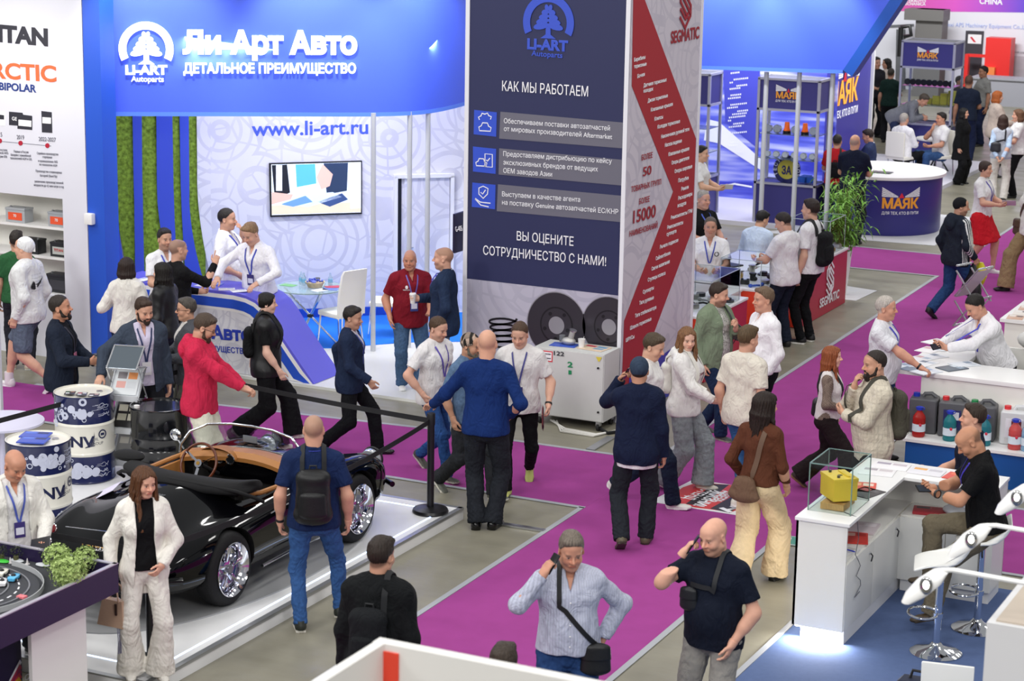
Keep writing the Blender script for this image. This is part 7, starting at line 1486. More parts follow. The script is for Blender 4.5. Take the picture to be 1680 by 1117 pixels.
fpoly(fs,[(1125,828),(1172,796),(1196,797),(1150,832)],SBk,'black_band',.0116);fpoly(fs,[(1165,836),(1205,814),(1230,818),(1197,843)],SBk,'black_band',.0116)
e1=(q2(1096,832)-q2(1150,797)).normalized()
for t_,a,b,h,w_ in(('СТЕНД',(1153,803),(1120,819),.12,.012),('ЖИЗНИ!',(1173,806),(1137,831),.12,.0135),('ДВЕРЬ',(1190,807),(1163,824),.11,.0125)):A,B=q2(*a,w_),q2(*b,w_);me=fit(t_,A,B,h,WT,fs,bold=.03,up=Vector((0,0,1)).cross(B-A),ext=.001)
A=q2(1205,832,.0135);B=q2(1180,836,.0135);fit('Н',A,B,.14,WT,fs,bold=.06,up=Vector((0,0,1)).cross(B-A),ext=.001)
fs2,P=floorsign('floor_sticker','green and white floor sticker beside the open white counter',((1274,893),(1283,879),(1312,882),(1308,897)),mat('sticker_grey','9aa8a4',.4));fpoly(fs2,[(1277,891),(1284,881),(1309,883),(1306,895)],mat('sticker_green','3a8a70',.4),'green_field',.0102);fpoly(fs2,[(1279,890),(1285,882.5),(1299,884),(1296,892)],WT,'white_field',.0116)
# ---------------------------------------------------------------- slot-car table in the lower left corner
TX1,TY1,TZ=-9.12,12.08,1.08;sl=thing('slot_car_table','table with a purple apron and a slot-car track in the lower left corner','table',(-10.6,10.4,0));PUR=mat('table_purple','241a3e',.4)
MB().box((-10.72,10.0,TZ-.06),(3.2-.04,4.16,.04)).build('top',mat('table_felt','3a3c40',.9,var=.1,vscale=30,bump=.4,bscale=160),sl,world=True)
mb=MB();mb.box((TX1,10.0,TZ-.05),(.03,4.2,.22));mb.box((-10.72,TY1,TZ-.05),(3.23,.03,.22));mb.build('apron',PUR,sl,world=True);mb=MB();mb.box((TX1,10.0,TZ+.062),(.034,4.2,.008));mb.box((-10.72,TY1,TZ+.062),(3.23,.034,.008));mb.build('rim',mat('rim_silver','c0bcc8',.3,.5),sl,world=True)
MB().box((-10.9,9.6,.44),(2.9,3.6,.88)).build('cabinet',PUR,sl,world=True);MB().box((TX1-.12,11.55,.44),(.03,.62,.88)).build('white_panel',WHITEM,sl,world=True)
ROAD=mat('track_black','2e3036',.55);LN=mat('track_line','e4e4e8',.5);tz=TZ-.038
cxT,cyT=-10.0,11.30
def trackpt(t,r): # one end loop of the track with two straights leaving to the left
    return Vector((cxT+r*math.cos(t),cyT+r*math.sin(t)*.9,tz))
arc=[math.radians(-115+235*i/40)for i in range(41)]
def ribbon(r0,r1,z,m,nm,par):R=[[trackpt(a,r0)+Vector((0,0,z)),trackpt(a,r1)+Vector((0,0,z)),trackpt(a,r1)+Vector((0,0,z+.008)),trackpt(a,r0)+Vector((0,0,z+.008))]for a in arc];e0=trackpt(arc[0],1)-trackpt(arc[0],.99);a0=[p+Vector((-1.2,-.75,0))for p in R[0]];a1=[p+Vector((-1.2,.05,0))for p in R[-1]];return MB().loft([a0]+R+[a1],smooth=False).build(nm,m,par,world=True)
tk=thing('slot_track','dark looping slot-car track with white dashed lines on the corner table','toy track',(cxT,cyT,tz));ribbon(.36,.66,0,ROAD,'road',tk)
for r in(.43,.585):ribbon(r-.006,r+.006,.0085,mat('track_slot','8a8c92',.4,.5),'rail',tk)
mb=MB()
for i in range(0,40,2):mb.bar(trackpt(arc[i],.51)+Vector((0,0,.010)),trackpt(arc[i+1],.51)+Vector((0,0,.010)),.012,.003)
for i in range(7):a=trackpt(arc[0],.51);mb.bar(a+Vector((-.15*i-.04,-.094*i-.02,.010)),a+Vector((-.15*i-.12,-.094*i-.075,.010)),.012,.003)
mb.build('dashed_line',LN,tk,world=True)
mb=MB()
for i in range(6,34):mb.bar(trackpt(arc[i],.69)+Vector((0,0,.02)),trackpt(arc[i+1],.69)+Vector((0,0,.02)),.006,.04)
mb.build('barrier_rail',mat('rail_pale','b8babc',.4),tk,world=True)
def toycar(label,px,py,m,rz):
    p=G(px,py,tz+.01);t=thing('slot_car',label,'toy car',(p.x,p.y,tz+.009),rz);MB().loft([[(x,y,z)for y,z in((-w_,.008),(w_,.008),(w_,h_),(w_*.6,h_+.006),(-w_*.6,h_+.006),(-w_,h_))]for x,w_,h_ in((-.07,.022,.022),(-.045,.032,.030),(.0,.030,.024),(.045,.032,.026),(.075,.02,.012))]).build('body',m,t);MB().ell((-.01,0,.032),(.025,.017,.016)).build('canopy',BLACKM,t)
    for sx in(-.045,.045):
        for sy in(-1,1):MB().cyl((sx,sy*.022,.011),(sx,sy*.036,.011),.0125,12).build('wheel',BLKR,t)
toycar('blue toy racing car with an orange nose inside the track loop',23,950,mat('toy_blue','5ab0dc',.25),1.9);toycar('white toy racing car inside the track loop at the left edge',4,942,mat('toy_white','e4e0d4',.25),1.9);toycar('white and red toy racing car at the left edge, lowest of the three',4,958,mat('toy_white2','e0e0e4',.25),2.2)
o=MB()
for k in range(3):o.box((k*.022-.022,.0,.012),(.02,.05,.024),bev=.006)
o=o.build('track_barrier',mat('barrier_redwhite','e88088',.4),loc=G(36,982,tz).to_tuple());tag(o,'small red and white toy crash barrier beside the track','toy barrier')
for i,(px,py,l)in enumerate(((17,923,'tiny white toy cone left of the slot-car track'),(45,925,'tiny white toy cone behind the track bend'))):p=G(px,py,tz);o=MB().lathe([(.018,0),(.018,.004),(.010,.005),(.003,.045),(0,.046)],14).build('toy_cone',mat('cone_white','d8d4d4',.5),loc=(p.x,p.y,TZ-.04));tag(o,l,'toy cone')
for i,(px,py,l,c)in enumerate(((28,921,'flat white pebble behind the slot-car track','c4c8cc'),(70,928,'flat white pebble beside the green bushes','c8ccd0'),(4,922,'flat bright green pebble at the left edge of the toy table','3ab838'))):p=G(px,py,tz);o=MB().ell((0,0,.008),(.06,.035,.012)).build('pebble',mat('pebble_'+c,c,.5),loc=(p.x,p.y,TZ-.038));tag(o,l,'pebble')
def bush(label,px,py,r,n,sd,name='table_shrub',c='a6bc72'):
    p=G(px,py,TZ+r*.8);t=thing(name,label,'artificial shrub',(p.x,p.y,TZ-.04));rn=random.Random(sd);b=bmesh.new();c_=Vector((0,0,r*.95+.03))
    for i in range(n):
        d=Vector((rn.gauss(0,1),rn.gauss(0,1),rn.gauss(.25,1))).normalized();q=c_+d*r*rn.uniform(.55,1.05)
        for k in range(5):
            a=k*1.256+rn.random();u=d.orthogonal().normalized();w_=d.cross(u);e=(u*math.cos(a)+w_*math.sin(a)+d*.6).normalized();L=r*rn.uniform(.14,.22);s_=e.cross(d).normalized()*L*.28;v=[b.verts.new(x)for x in(q,q+e*L*.5+s_,q+e*L,q+e*L*.5-s_)];b.faces.new(v)
    me=bpy.data.meshes.new('leaves');b.to_mesh(me);b.free();me.materials.append(mat('shrub_leaf_'+c,c,.6,var=.35,vscale=40));o=bpy.data.objects.new('leaves',me);S.collection.objects.link(o);o.parent=t;MB().cyl((0,0,0),(0,0,r*.9),.02,8).build('stem',mat('shrub_stem','5a5a38',.8),t)
bush('round green artificial shrub at the back left of the toy table corner',94,917,.105,330,1);bush('round green artificial shrub beside the purple corner of the toy table',140,917,.09,280,2);bush('largest round green artificial shrub in front on the toy table',112,940,.125,420,3)
for i,(px,py,l)in enumerate(((2,903,'tiny dark toy tree at the left edge of the toy table'),(26,905,'tiny dark toy tree behind the white pebbles'),(73,907,'tiny dark toy tree half behind the green shrubs'))):bush(l,px,py,.05,90,10+i,'toy_tree','2c3420')
FTb=Face((TX1-.0,0,0),(1,0,0),.004,sl);FTb=Face((-9.45,0,0),(1,0,0),.004,sl)
OW=mat('oil_white','e8e8ee',.4)
FTb.text('OIL',(40,1117),(57,1107),10,OW,bold=.0);FTb.text('GROUP',(42,1130),(78,1111),10,OW,bold=.0)
for k,c in enumerate(('e8e8ee','b02848','8a2050','c83040','e0b030')):FTb.poly([(12+k*3,1121-k*1),(32-k*.5,1082+k*7),(35,1086+k*8),(20+k*3,1121)],mat('flame_'+c,c,.4),'flame_mark',.004+.0006*k)
# ---------------------------------------------------------------- booth wall in the near foreground with a red stripe
nb_=thing('booth_panel','white booth wall with a vertical red stripe at the bottom of the photo','booth panel',(-4.19,7.34,0));WZ=3.0;NW=mat('near_white','d8d6d2',.5)
MB().box((1.3,.03,WZ/2),(2.66,.06,WZ)).box((-.03+.03,-1.2,WZ/2),(.05,2.4,WZ)).build('wall',NW,nb_);p0=onY(613,1080,7.31);p1=onY(649,1080,7.31);MB().box(((p0.x+p1.x)/2+4.19,-.004,WZ/2-.02),(p1.x-p0.x,.012,WZ-.02)).build('red_stripe',mat('stripe_red_near','d8402a',.5),nb_)
# ---------------------------------------------------------------- people
def rooted(F,name,label,cat,group=None):
    t=thing(name,label,cat,F.root.location,F.rz,group);return t
def mesh_on(t,F,name,pr,m,col,h=.008,cuts=(),fold=0.):
    V,Q=surface(pr,h,cuts)
    if fold:V=folds(V,vnormals(V,Q),fold,3)
    return mesh_np(name,V*F.s,Q,m,t,np.tile(np.array(lin(col)),(len(V),1)))
def strap_on(t,F,pts,m,w=.018,off=.010,name='strap'):
    P=[np.array(p)for p in pts];cen=F.tp(0,0,1.28);ups=[tuple(nrm((p-cen)*V3(1,1,.6)))for p in P]
    return MB().tube([p*F.s for p in P],0,flat=(w*F.s,.004*F.s),up=ups).build(name,m,t)
def shoulder_path(F,x,z_back,z_front,n=5,off=.012,xf=None):
    xf=x if xf is None else xf;B=[F.surf(x,z_back+(1.43-z_back)*i/n,False,off)for i in range(n+1)];zt=F.surf(x,1.43,True,off);top=[]
    for y in(-.055,-.02,.02,.05):
        zz=np.linspace(1.60,1.30,60);A=np.array([F.tp(x*.95,y,z)for z in zz]).T;D=np.full(60,9.)
        for pr,cuts in F.lay:D=np.minimum(D,sdf(A,pr))
        i=int(np.argmax(D<off));top.append(F.tp(x*.95,y,zz[i]))
    Fr=[F.surf(x+(xf-x)*i/n,1.42+(z_front-1.42)*i/n,True,off)for i in range(n+1)]
    return B+top+Fr
def backpack(F,label,col,m=M_LEATHER,w=.135,zt=1.40,zb=1.0,dep=.075,straps=(1,-1),scol=None,pocket=True):
    t=rooted(F,'backpack',label,'backpack');p=F.surf(0,1.2,False,0.);y0=float((p-F.tp(0,0,1.2))@F.Rt[:,1])-dep*.85;U=F.Rt[:,0]
    pr=[prim(F.tp(0,y0,zt-.07),F.tp(0,y0,zb+.08),(w*.88,dep),(w,dep*1.1),U,.05),prim(F.tp(-w*.6,y0,zb+.06),F.tp(w*.6,y0,zb+.06),.055,.055,U,.05),prim(F.tp(-w*.5,y0,zt-.05),F.tp(w*.5,y0,zt-.05),.05,.05,U,.05)]
    mesh_on(t,F,'body',pr,m,col,fold=.003)
    if pocket:mesh_on(t,F,'front_pocket',[prim(F.tp(0,y0-dep*.75,(zt+zb)/2+.02),F.tp(0,y0-dep*.75,zb+.09),(w*.72,dep*.55),(w*.8,dep*.6),U,.04)],m,col)
    sm=mat('strap_'+(scol or col),scol or col,.7)
    MB().tube([F.tp(x,y0+.03,z)*F.s for x,z in((-.03,zt-.01),(-.025,zt+.035),(.025,zt+.035),(.03,zt-.01))],.008*F.s,6).build('grab_handle',sm,t)
    for sx in straps:strap_on(t,F,shoulder_path(F,sx*.085,zt-.04,1.14,xf=sx*.125),sm,.02)
    return t
def crossbag(F,label,col,hip,sx=1,size=(.10,.05,.12),zb=.92,m=M_LEATHER,name='shoulder_bag',front_y=.0,long=True):
    """strap over the shoulder on side sx; bag at (hip x, z)"""
    t=rooted(F,name,label,'bag');pth=shoulder_path(F,sx*.075,1.25,1.28);x1=hip
    f=[F.surf(sx*.075+(x1-sx*.075)*i/6,1.30+(zb+.1-1.30)*i/6,True,.012)for i in range(1,7)];b=[F.surf(sx*.075+(x1-sx*.075)*i/6,1.28+(zb+.1-1.28)*i/6,False,.012)for i in range(6,0,-1)]
    side=[F.tp(x1*1.1,.05,zb+.10)]
    strap_on(t,F,(b+pth+f),mat('strap_'+col,col,.6),.016);c=F.surf(x1,zb,True,.0)+F.Rt[:,1]*size[1]*.8
    if front_y:c=F.tp(x1,front_y,zb)
    U=F.Rt[:,0];pr=[prim(c+F.Rt[:,2]*size[2]*.6,c-F.Rt[:,2]*size[2]*.6,(size[0]*.9,size[1]*.8),(size[0],size[1]),U,.03)];mesh_on(t,F,'bag_body',pr,m,col,.007,fold=.002)
    mesh_on(t,F,'flap',[prim(c+F.Rt[:,2]*size[2]*.65+F.Rt[:,1]*.008,c+F.Rt[:,1]*.008,(size[0]*.92,size[1]*.85),(size[0]*.98,size[1]*.98),U,.02,1)],m,col,.007);return t
def hold(F,sg,name,label,cat,builder,off=(0,0,0),vertical=False,group=None):
    """a thing in the hand: builder(MB, x, y, z axes) in the hand's own frame"""
    o,tx,n,d=inhand(F,sg);t=thing(name,label,cat,o,0,group);o2=tx*off[0]+n*off[1]+d*off[2]
    if vertical:n2=Vector((n.x,n.y,0)).normalized();ax=(n2.cross(Vector((0,0,1))),n2,Vector((0,0,1)))
    else:ax=(tx,n,d)
    M=Matrix(((ax[0].x,ax[1].x,ax[2].x,o2.x),(ax[0].y,ax[1].y,ax[2].y,o2.y),(ax[0].z,ax[1].z,ax[2].z,o2.z),(0,0,0,1)))
    for nm,mb,m in builder():ob=mb.build(nm,m,t);ob.matrix_basis=M
    return t
PHB=mat('phone_black','101014',.2);PHS=mat('phone_screen','28303c',.08)
def phone(F,sg,label,off=(0,-.012,.01),col=None):return hold(F,sg,'phone',label,'phone',lambda:[('case',MB().box((0,0,0),(.074,.009,.15),bev=.004),PHB if col is None else mat('phone_'+col,col,.3)),('screen',MB().box((0,.0052,0),(.066,.001,.138)),PHS)],off)
def cup(F,sg,label,off=(0,.0,0),c='e8e6e0',lid='f0efec'):return hold(F,sg,'coffee_cup',label,'cup',lambda:[('cup_wall',MB().lathe([(0,-.055),(.027,-.055),(.038,.05),(.0,.05)],24,cap=False),mat('cup_'+c,c,.5)),('lid',MB().lathe([(.041,.048),(.041,.056),(.036,.066),(0,.066)],24,cap=False),mat('cup_lid_'+lid,lid,.4))],off,True)
def sheets(F,sg,label,cols,off=(0,.02,.06)):return hold(F,sg,'brochure',label,'brochure',lambda:[('sheet',MB().box((0,.006*i,-.01*i),(.15,.003,.21),bev=.001),mat('sheet_'+c,c,.35))for i,c in enumerate(cols)],off)
def watch(F,sg,col='141416'):
    h=F.hand[sg];a=h['wr']-nrm(h['wr']-h['el'])*.02;ax=nrm(h['wr']-h['el']);u=nrm(np.cross(ax,h['n']));v=np.cross(ax,u);MB().tube([(a+(u*math.cos(k)+v*math.sin(k))*.033)*F.s for k in[i*math.pi/8 for i in range(16)]],0,closed=True,flat=(.010*F.s,.003*F.s),up=[tuple(u*math.cos(k)+v*math.sin(k))for k in[i*math.pi/8 for i in range(16)]]).build('wrist_watch',mat('watch_'+col,col,.4),F.root)
def flat(polys):
    me=bpy.data.meshes.new('x');b=bmesh.new()
    for P in polys:b.faces.new([b.verts.new((x,y,0))for x,y in P])
    b.to_mesh(me);b.free();return me
def txt(s,w,h,bold=.02):me=text_mesh(s,1.,bold,0.,1.,'CENTER');xs=[v.co.x for v in me.vertices];me.transform(Matrix.Diagonal((w/(max(xs)-min(xs)),h/.727,1,1)));return me
def T_(c,**k):return dict(col=c,**k)
DEN=dict(mat=M_DENIM)
ink=mat('print_ink','1a1a1c',.7);inkw=mat('print_ink_white','eceaea',.6);inkr=mat('print_ink_red','7a2838',.6);inkg=mat('print_ink_grey','9a98a0',.7);inkb=mat('print_ink_blue','28346c',.6)
JK=dict(sleeve='long',open=(1.13,.085,.015,.03),lapel=1,hem=.80,fit=.012,fold=.004)
# ---- left side
F=person('man in white cap and white sweatshirt with a black tick on its back',(50,640,384,'F'),-118,hair='cap',hc='e6e6e8',skin='d8a78e',w=1.12,top=T_('dededf',sleeve='long',fit=.04,hem=.84,flare=.01,name='sweatshirt',fold=.012),bot=dict(col='5c6678',kind='shorts',name='shorts',mat=M_DENIM),legs='walkR',legbody=True,shoes=('e6e4e4','f2f2f2'),q=1)
decal(F,flat([[(-.12,-.02),(-.09,.035),(-.075,.015),(-.06,-.005),(-.02,0),(.13,.065),(.0,-.035),(-.07,-.065),(-.11,-.05)]]),-.02,1.27,ink,'tick_print')
for i,t in enumerate(('DON’T FORGET','Members of The','Sportswear club','is always open','no other one','so effort is fun')):decal(F,txt(t,.20,.014,.0),-.03,1.365-.035*i,inkg,'small_lettering',off=.004)
for sg in(1,-1):
    an=F.foot[sg][0];MB().cyl(an*F.s-np.array((0,0,.04)),an*F.s+np.array((0,0,.09)),.05*F.s,14).build('sock',WHITEM,F.root)
F=person('man in green behind the man in the white cap, looking at the batteries',(34,606,381,'F'),170,hair='short',hc='2a2420',top=T_('2c5c38'),bot=T_('2a2c34'),shoes=('c8b8a8','ececec'),q=2)
F=person('bearded man in a navy jacket holding a paper cup beside the drums',(97,487,1.78)if False else(97,487),72,1.78,hair='crop',hc='2c2420',beard='short',skin='c08a70',head=(5,-6,0),top=T_('141518'),over=dict(JK,col='1d2433',open=(1.13,.09,.05,.09)),bot=T_('15161a'),R=((.16,.34,1.13),(.8,-.6,-.8),(-.3,1,.1),(-.9,.1,.2),.75),L=((.16,.30,1.05),(.9,-.5,-.7),(-.5,1,0),(-.7,.2,.4),.6),q=1,seed=4)
cup(F,1,'paper cup in the hands of the bearded man in the navy jacket',c='c8b49a',lid='2a2a2c')
lanyard(F,'2a2a3a',1.12,'b06078')
F=person('woman with a dark bob in a white sweatshirt holding up a coffee cup',(207,424),165,1.68,fem=True,hair='bob',hc='2e221e',skin='d8ae96',top=T_('e4e0d8',sleeve='long',fit=.035,hem=.86,fold=.011,name='sweatshirt'),bot=dict(col='22304a',kind='loose',mat=M_DENIM),L=((.27,.22,1.14),(.6,-.5,-1),(.1,.3,1),(-.6,.6,.1),.75),R=((.22,.12,.96),(.6,-1,0),(0,.5,-1),None,.4),q=1)
cup(F,-1,'coffee cup with a white lid held up by the woman with the dark bob',c='b88a60');watch(F,-1)
F=person('woman with long black hair in a black leather jacket at the desk',(268,432),-118,1.68,fem=True,hair='long',hc='17120f',skin='dcb29a',top=T_('202024'),over=dict(col='161618',sleeve='long',mat=M_LEATHER,open=(1.0,.05,.04,.05),hem=.88),bot=dict(col='1c2232',kind='slim',mat=M_DENIM),q=1)
F=person('man with a shaved head in a black jumper pointing upwards at the desk',(290,394),118,1.80,hair='buzz',hc='5a5048',skin='d0a088',top=T_('151517',sleeve='long',fit=.015,hem=.86,name='jumper'),bot=T_('191a1e'),R=((.16,.40,1.46),(.5,.2,-1),(0,.15,1),(-.6,.5,0),.9,dict(point=True)),L='front',q=1)
zf=.036
F=person('dark haired man in a white polo shirt behind the desk, leftmost of the three',(269,377),25,1.76,hair='short',hc='2a2624',skin='c99c84',stub=.35,z=zf,top=T_('e8e8ec',neck='collar',v=(1.36,.03)),bot=T_('1c1e24'),R='front',q=1);lanyard(F,'3a46b0',1.14,None)
F=person('man in a white polo shirt covering his mouth with a hand behind the desk',(370,344),72,1.86,hair='crop',hc='1f1a18',skin='c4957c',w=1.12,belly=.05,z=zf,top=T_('ecebee',neck='collar',hem=.86,v=(1.36,.03)),bot=T_('20242c'),L=((.03,.19,1.46),(.7,.3,-1),(-.1,-.05,1),(-.2,-1,.1),.35),R=((.2,.22,1.02),(.6,-1,0),(0,.6,-.6),None,.4),q=1);lanyard(F,'3a46b0',1.16,'1c2430')
for i in range(5):decal(F,flat([[(-.03,0),(.03,0),(.03,.006),(-.03,.006)]]),-.09,1.32-.022*i,ink,'logo_line',True,.004)
F=person('fair haired man in a white long-sleeved shirt leaning on the reception desk',(424,361),-32,1.84,hair='short',hc='8a6e50',skin='d8a890',w=1.06,z=zf,lean=9,head=(-10,22,0),top=T_('ecebf0',sleeve='long',neck='collar',v=(1.36,.03),hem=.9,fit=.022),bot=T_('1a2030'),R=((.30,.42,1.10),(.8,-.6,.2),(.1,1,-.35),(0,-.3,-1),.3),L=((.20,.36,1.08),(.8,-.6,.2),(-.1,1,-.3),(0,-.3,-1),.3),q=1);lanyard(F,'3a46b0',1.10,'3a3470')
F=person('smiling bearded man in a slate suit jacket resting a hand on the drum',(233,488),12,1.80,hair='short',hc='3a2a20',beard='short',skin='d0a088',head=(15,16,4),top=T_('c9c2d8',neck='collar',v=(1.36,.03)),over=dict(JK,col='3a4352',open=(1.16,.10,.06,.09)),bot=T_('1c1d22'),R=((.46,.18,1.03),(.5,-.8,.4),(.6,.6,-.4),(.0,-.2,-1),.3),L='down',q=1);lanyard(F,'28345c',1.06,'d8d8dc')
F=person('man with dark greying hair and black glasses behind the red hoodie',(308,491),-82,1.66,hair='short',hc='4a443e',skin='c8987e',glasses=True,top=T_('d8d4d0',neck='collar'),over=dict(JK,col='4a4c52'),bot=T_('5a5a52'),R='front',L='front',q=1)
F=person('bearded man in a red hoodie and cream trousers touching the barrier post',(326,515),78,1.82,hair='short',hc='4a3b30',beard='full',skin='cc9a82',glasses=True,head=(6,24,0),w=1.06,top=T_('c4294a',sleeve='long',neck='hood',fit=.045,hem=.80,flare=.01,cuff=1,fold=.012,name='hoodie'),bot=dict(col='e0dccb',kind='wide'),R=((.13,.53,1.02),(.7,-.4,-.6),(.0,1,-.15),(-.2,-.2,-1),.5),L=((.12,.40,1.0),(.7,-.5,-.6),(-.2,1,-.1),(-.8,0,-.4),.6),shoes=('d8d4cc','ececec'),q=1)
F=person('woman with two braids in a black leather vest walking to the right',(438,722,475,'F'),88,hair='braid',hc='17120f',fem=True,skin='dcb09c',top=T_('131315',sl=.8),over=dict(col='18181a',sleeve='none',mat=M_LEATHER,open=(1.0,.03,.02,.02),hem=.82,fit=.03,name='leather_vest'),bot=dict(col='101013',kind='wide'),legs='walkL',R=((.24,.16,.86),(.4,-1,0),(0,.3,-1),None,.45),L='back',shoes=('d8d2c6','ece8e0'),q=1)
lanyard(F,'3a3c58',1.02,'23284a');backpack(F,'small black backpack on the woman with the braids','141416',M_CLOTH,.12,1.36,1.02,.055)
for sx in(-1,1):
    pr=[ell(F.C+F.Rh@V3(sx*(.055+.003*i),-.05+.012*i,-.09-.035*i),(.022-.0007*i,.022-.0007*i,.024),k=.008)for i in range(11)];V,Q=surface(pr,.007);mesh_np('braid',V*F.s,Q,M_HAIR,F.root,np.tile(np.array(lin('1b1512')),(len(V),1)))
F=person('dark haired man in a navy suit striding to the right past the posts',(575,746,498,'F'),80,hair='short',hc='221c1a',skin='b98c76',head=(-10,6,0),top=T_('c8c4d0',neck='collar',v=(1.36,.03)),over=dict(JK,col='1c2740',open=(1.14,.09,.03,.06)),bot=T_('0f1014'),legs='walkL',R='fwd',L='back',shoes=('141416','101010','shine'),q=1);lanyard(F,'3a4a9c',1.05,None)
F=person('bald heavy man in a maroon polo shirt with a badge',(672,636,411,'F'),14,z=zf,hair='bald',hc='6a5a50',skin='c48a70',w=1.17,belly=.05,head=(-22,4,0),top=T_('7c1826',neck='collar',v=(1.36,.03),hem=.80,fit=.028,fold=.005),bot=dict(col='466080',kind='straight',mat=M_DENIM),R=((.27,.06,.92),(.5,-1,0),(0,.15,-1),None,.35),L=((.16,.34,1.02),(.8,-.5,-.6),(-.4,1,.1),(0,.2,1),.25),shoes=('e8e6e2','f0f0f0'),q=1);lanyard(F,'6a5aa8',1.10,'3a4280',bw=.05,bh=.075)
decal(F,txt('SEGMATIC',.085,.016),.085,1.285,inkw,'chest_lettering',True);decal(F,flat([ellipse(0,0,.018,.022,12)]),.085,1.32,inkw,'chest_mark',True)
F=person('bald man in a navy blazer and pale jeans holding a white cup',(730,407),-98,1.84,z=zf,hair='buzz',hc='7a5c48',stub=.4,skin='d4a48c',top=T_('c8ccd8',neck='collar'),over=dict(JK,col='22304a'),bot=dict(col='7c94b0',mat=M_DENIM),R=((.10,.30,1.16),(.9,-.4,-.8),(-.4,1,.1),(-.9,.1,.1),.75),L='pocket',q=1);cup(F,1,'white cup in the hand of the bald man in the navy blazer');lanyard(F,'4a4ab0',1.1,None)
# ---- middle
F=person('young man with tied back hair in a white printed tee and blue jeans',(712,778,513,'F'),42,hair='crop',hc='4a3626',skin='cf9f8a',stub=.25,head=(8,14,0),top=T_('dcd9da',fit=.028,hem=.84,fold=.009,name='tee_shirt'),bot=dict(col='2a4a80',kind='slim',mat=M_DENIM),legs='walkR',R=((.25,.10,.93),(1,-.8,.2),(-.3,.3,-1),None,.5),L='down',shoes=('4a4a42','b8b4a8'),q=1);lanyard(F,'5a4aa0',1.08,None)
decal(F,flat([ellipse(.02,.0,.014,.02,8),ellipse(.05,-.05,.018,.014,8),ellipse(.015,-.075,.02,.016,8),ellipse(.06,-.1,.016,.016,8),ellipse(.03,-.125,.018,.012,8)]),-.07,1.24,inkr,'flower_print',True)
F=person('man with a black beard in a camouflage cap and denim shirt',(765,812,540,'F'),48,hair='cap',hc='6a6458',beard='full',skin='b98a70',head=(12,10,0),top=T_('5a7290',mat=M_DENIM,neck='collar',sleeve='34',sl=.25,hem=.84,fit=.02,v=(1.36,.03)),bot=T_('2a2c30',kind='straight'),legs='walkL',R='down',L='down',shoes=('5a5c54','cfccc0'),q=1);lanyard(F,'4a54a8',1.08,'2a2c4a')
F.hair.data.materials[0]=M_CLOTH
V_=np.array([v.co for v in F.hair.data.vertices]);cc=np.where((np.sin(V_[:,0]*60+3*np.sin(V_[:,1]*50))+np.sin(V_[:,1]*70+V_[:,2]*40)>.2)[:,None],np.array(lin('2a2826')),np.where((np.sin(V_[:,2]*80+V_[:,0]*40)>.3)[:,None],np.array(lin('8a7a6e')),np.array(lin('b8a090'))));a_=F.hair.data.color_attributes['Col'];b_=np.ones((len(V_),4),np.float32);b_[:,:3]=cc;a_.data.foreach_set('color',b_.ravel())
bq=person('tall bald man in a royal blue jumper resting his hand on the barrier post',(795,866,543,'F'),172,hair='bald',hc='a08a78',skin='d8a288',w=1.05,head=(0,2,0),top=T_('142e66',sleeve='long',fit=.02,hem=.86,neck='collar',name='jumper',fold=.006),bot=dict(col='23262c',kind='straight',mat=M_DENIM),legs=((.075,.0,0,14,0),(.07,-.03,0,4,0)),L=((.50,.20,1.03),(.6,-.4,-.8),(.5,.8,-.1),(0,-.3,-1),.3),R=((.20,.10,1.0),(.8,-1,0),(-.2,.6,-.5),None,.4),shoes=('101012','0c0c0e','shine'),q=0);watch(bq,-1,'3a2a20')
F=person('young man in a white tee with a lanyard carrying brochures past the cabinet',(850,800,520,'F'),-6,hair='crop',hc='4a3628',skin='d2a38c',head=(-6,18,0),top=T_('d6d3d2',fit=.03,hem=.84,fold=.009,name='tee_shirt'),bot=dict(col='0e0e11',kind='slim'),legs='walkR',L=((.30,.14,.90),(.6,-1,0),(.15,.5,-1),None,.7),R='down',shoes=('b8bc6a','4a4c44'),q=1);lanyard(F,'4a4a88',1.06,'33306a');watch(F,-1);sheets(F,-1,'dark red and black brochures in the hand of the young man in the white tee',('6a2030','1c1a28','8a2838'))
F=person('young man in a white tee in profile behind the man in the navy cap',(1057,826,540,'F'),78,hair='short',hc='4a3c2c',skin='d4a68c',head=(-8,18,0),top=T_('e2e0de',fit=.022),bot=dict(col='1c2436',kind='straight',mat=M_DENIM),legs='walkR',R='down',L='down',shoes=('dcdad4','ecebe8'),q=1)
F=person('man in a navy cap and navy sweatshirt over a white tee, seen from behind',(1040,896,588,'F'),178,hair='cap',hc='323f52',skin='c08e74',top=T_('e0dee0',hem=.76,fit=.016),over=dict(col='151d36',sleeve='long',fit=.014,hem=.80,fold=.007,name='sweatshirt'),bot=dict(col='22262c',kind='straight'),legs=((.10,.10,0,8,0),(.11,-.16,.05,10,35)),L='phone',R='down',shoes=('5a5440','38342a','boot'),q=0)
V,Q=surface([grow(ell(F.C+F.Rh@V3(0,-.016,.01),(.074,.094,.075),F.Rh[:,0],.02,'+',F.Rh[:,2]),.004)],.006,[lambda X,Y,Z:((X-F.C[0])*F.Rh[0,2]+(Y-F.C[1])*F.Rh[1,2]+(Z-F.C[2])*F.Rh[2,2])-.02,lambda X,Y,Z:((X-F.C[0])*F.Rh[0,1]+(Y-F.C[1])*F.Rh[1,1])-.01,lambda X,Y,Z:-(((Z-F.C[2]))+.055)]);mesh_np('hair',V*F.s,Q,M_HAIR,F.root,np.tile(np.array(lin('2a2420')),(len(V),1)))
phone(F,-1,'dark phone at the ear of the man in the navy cap')
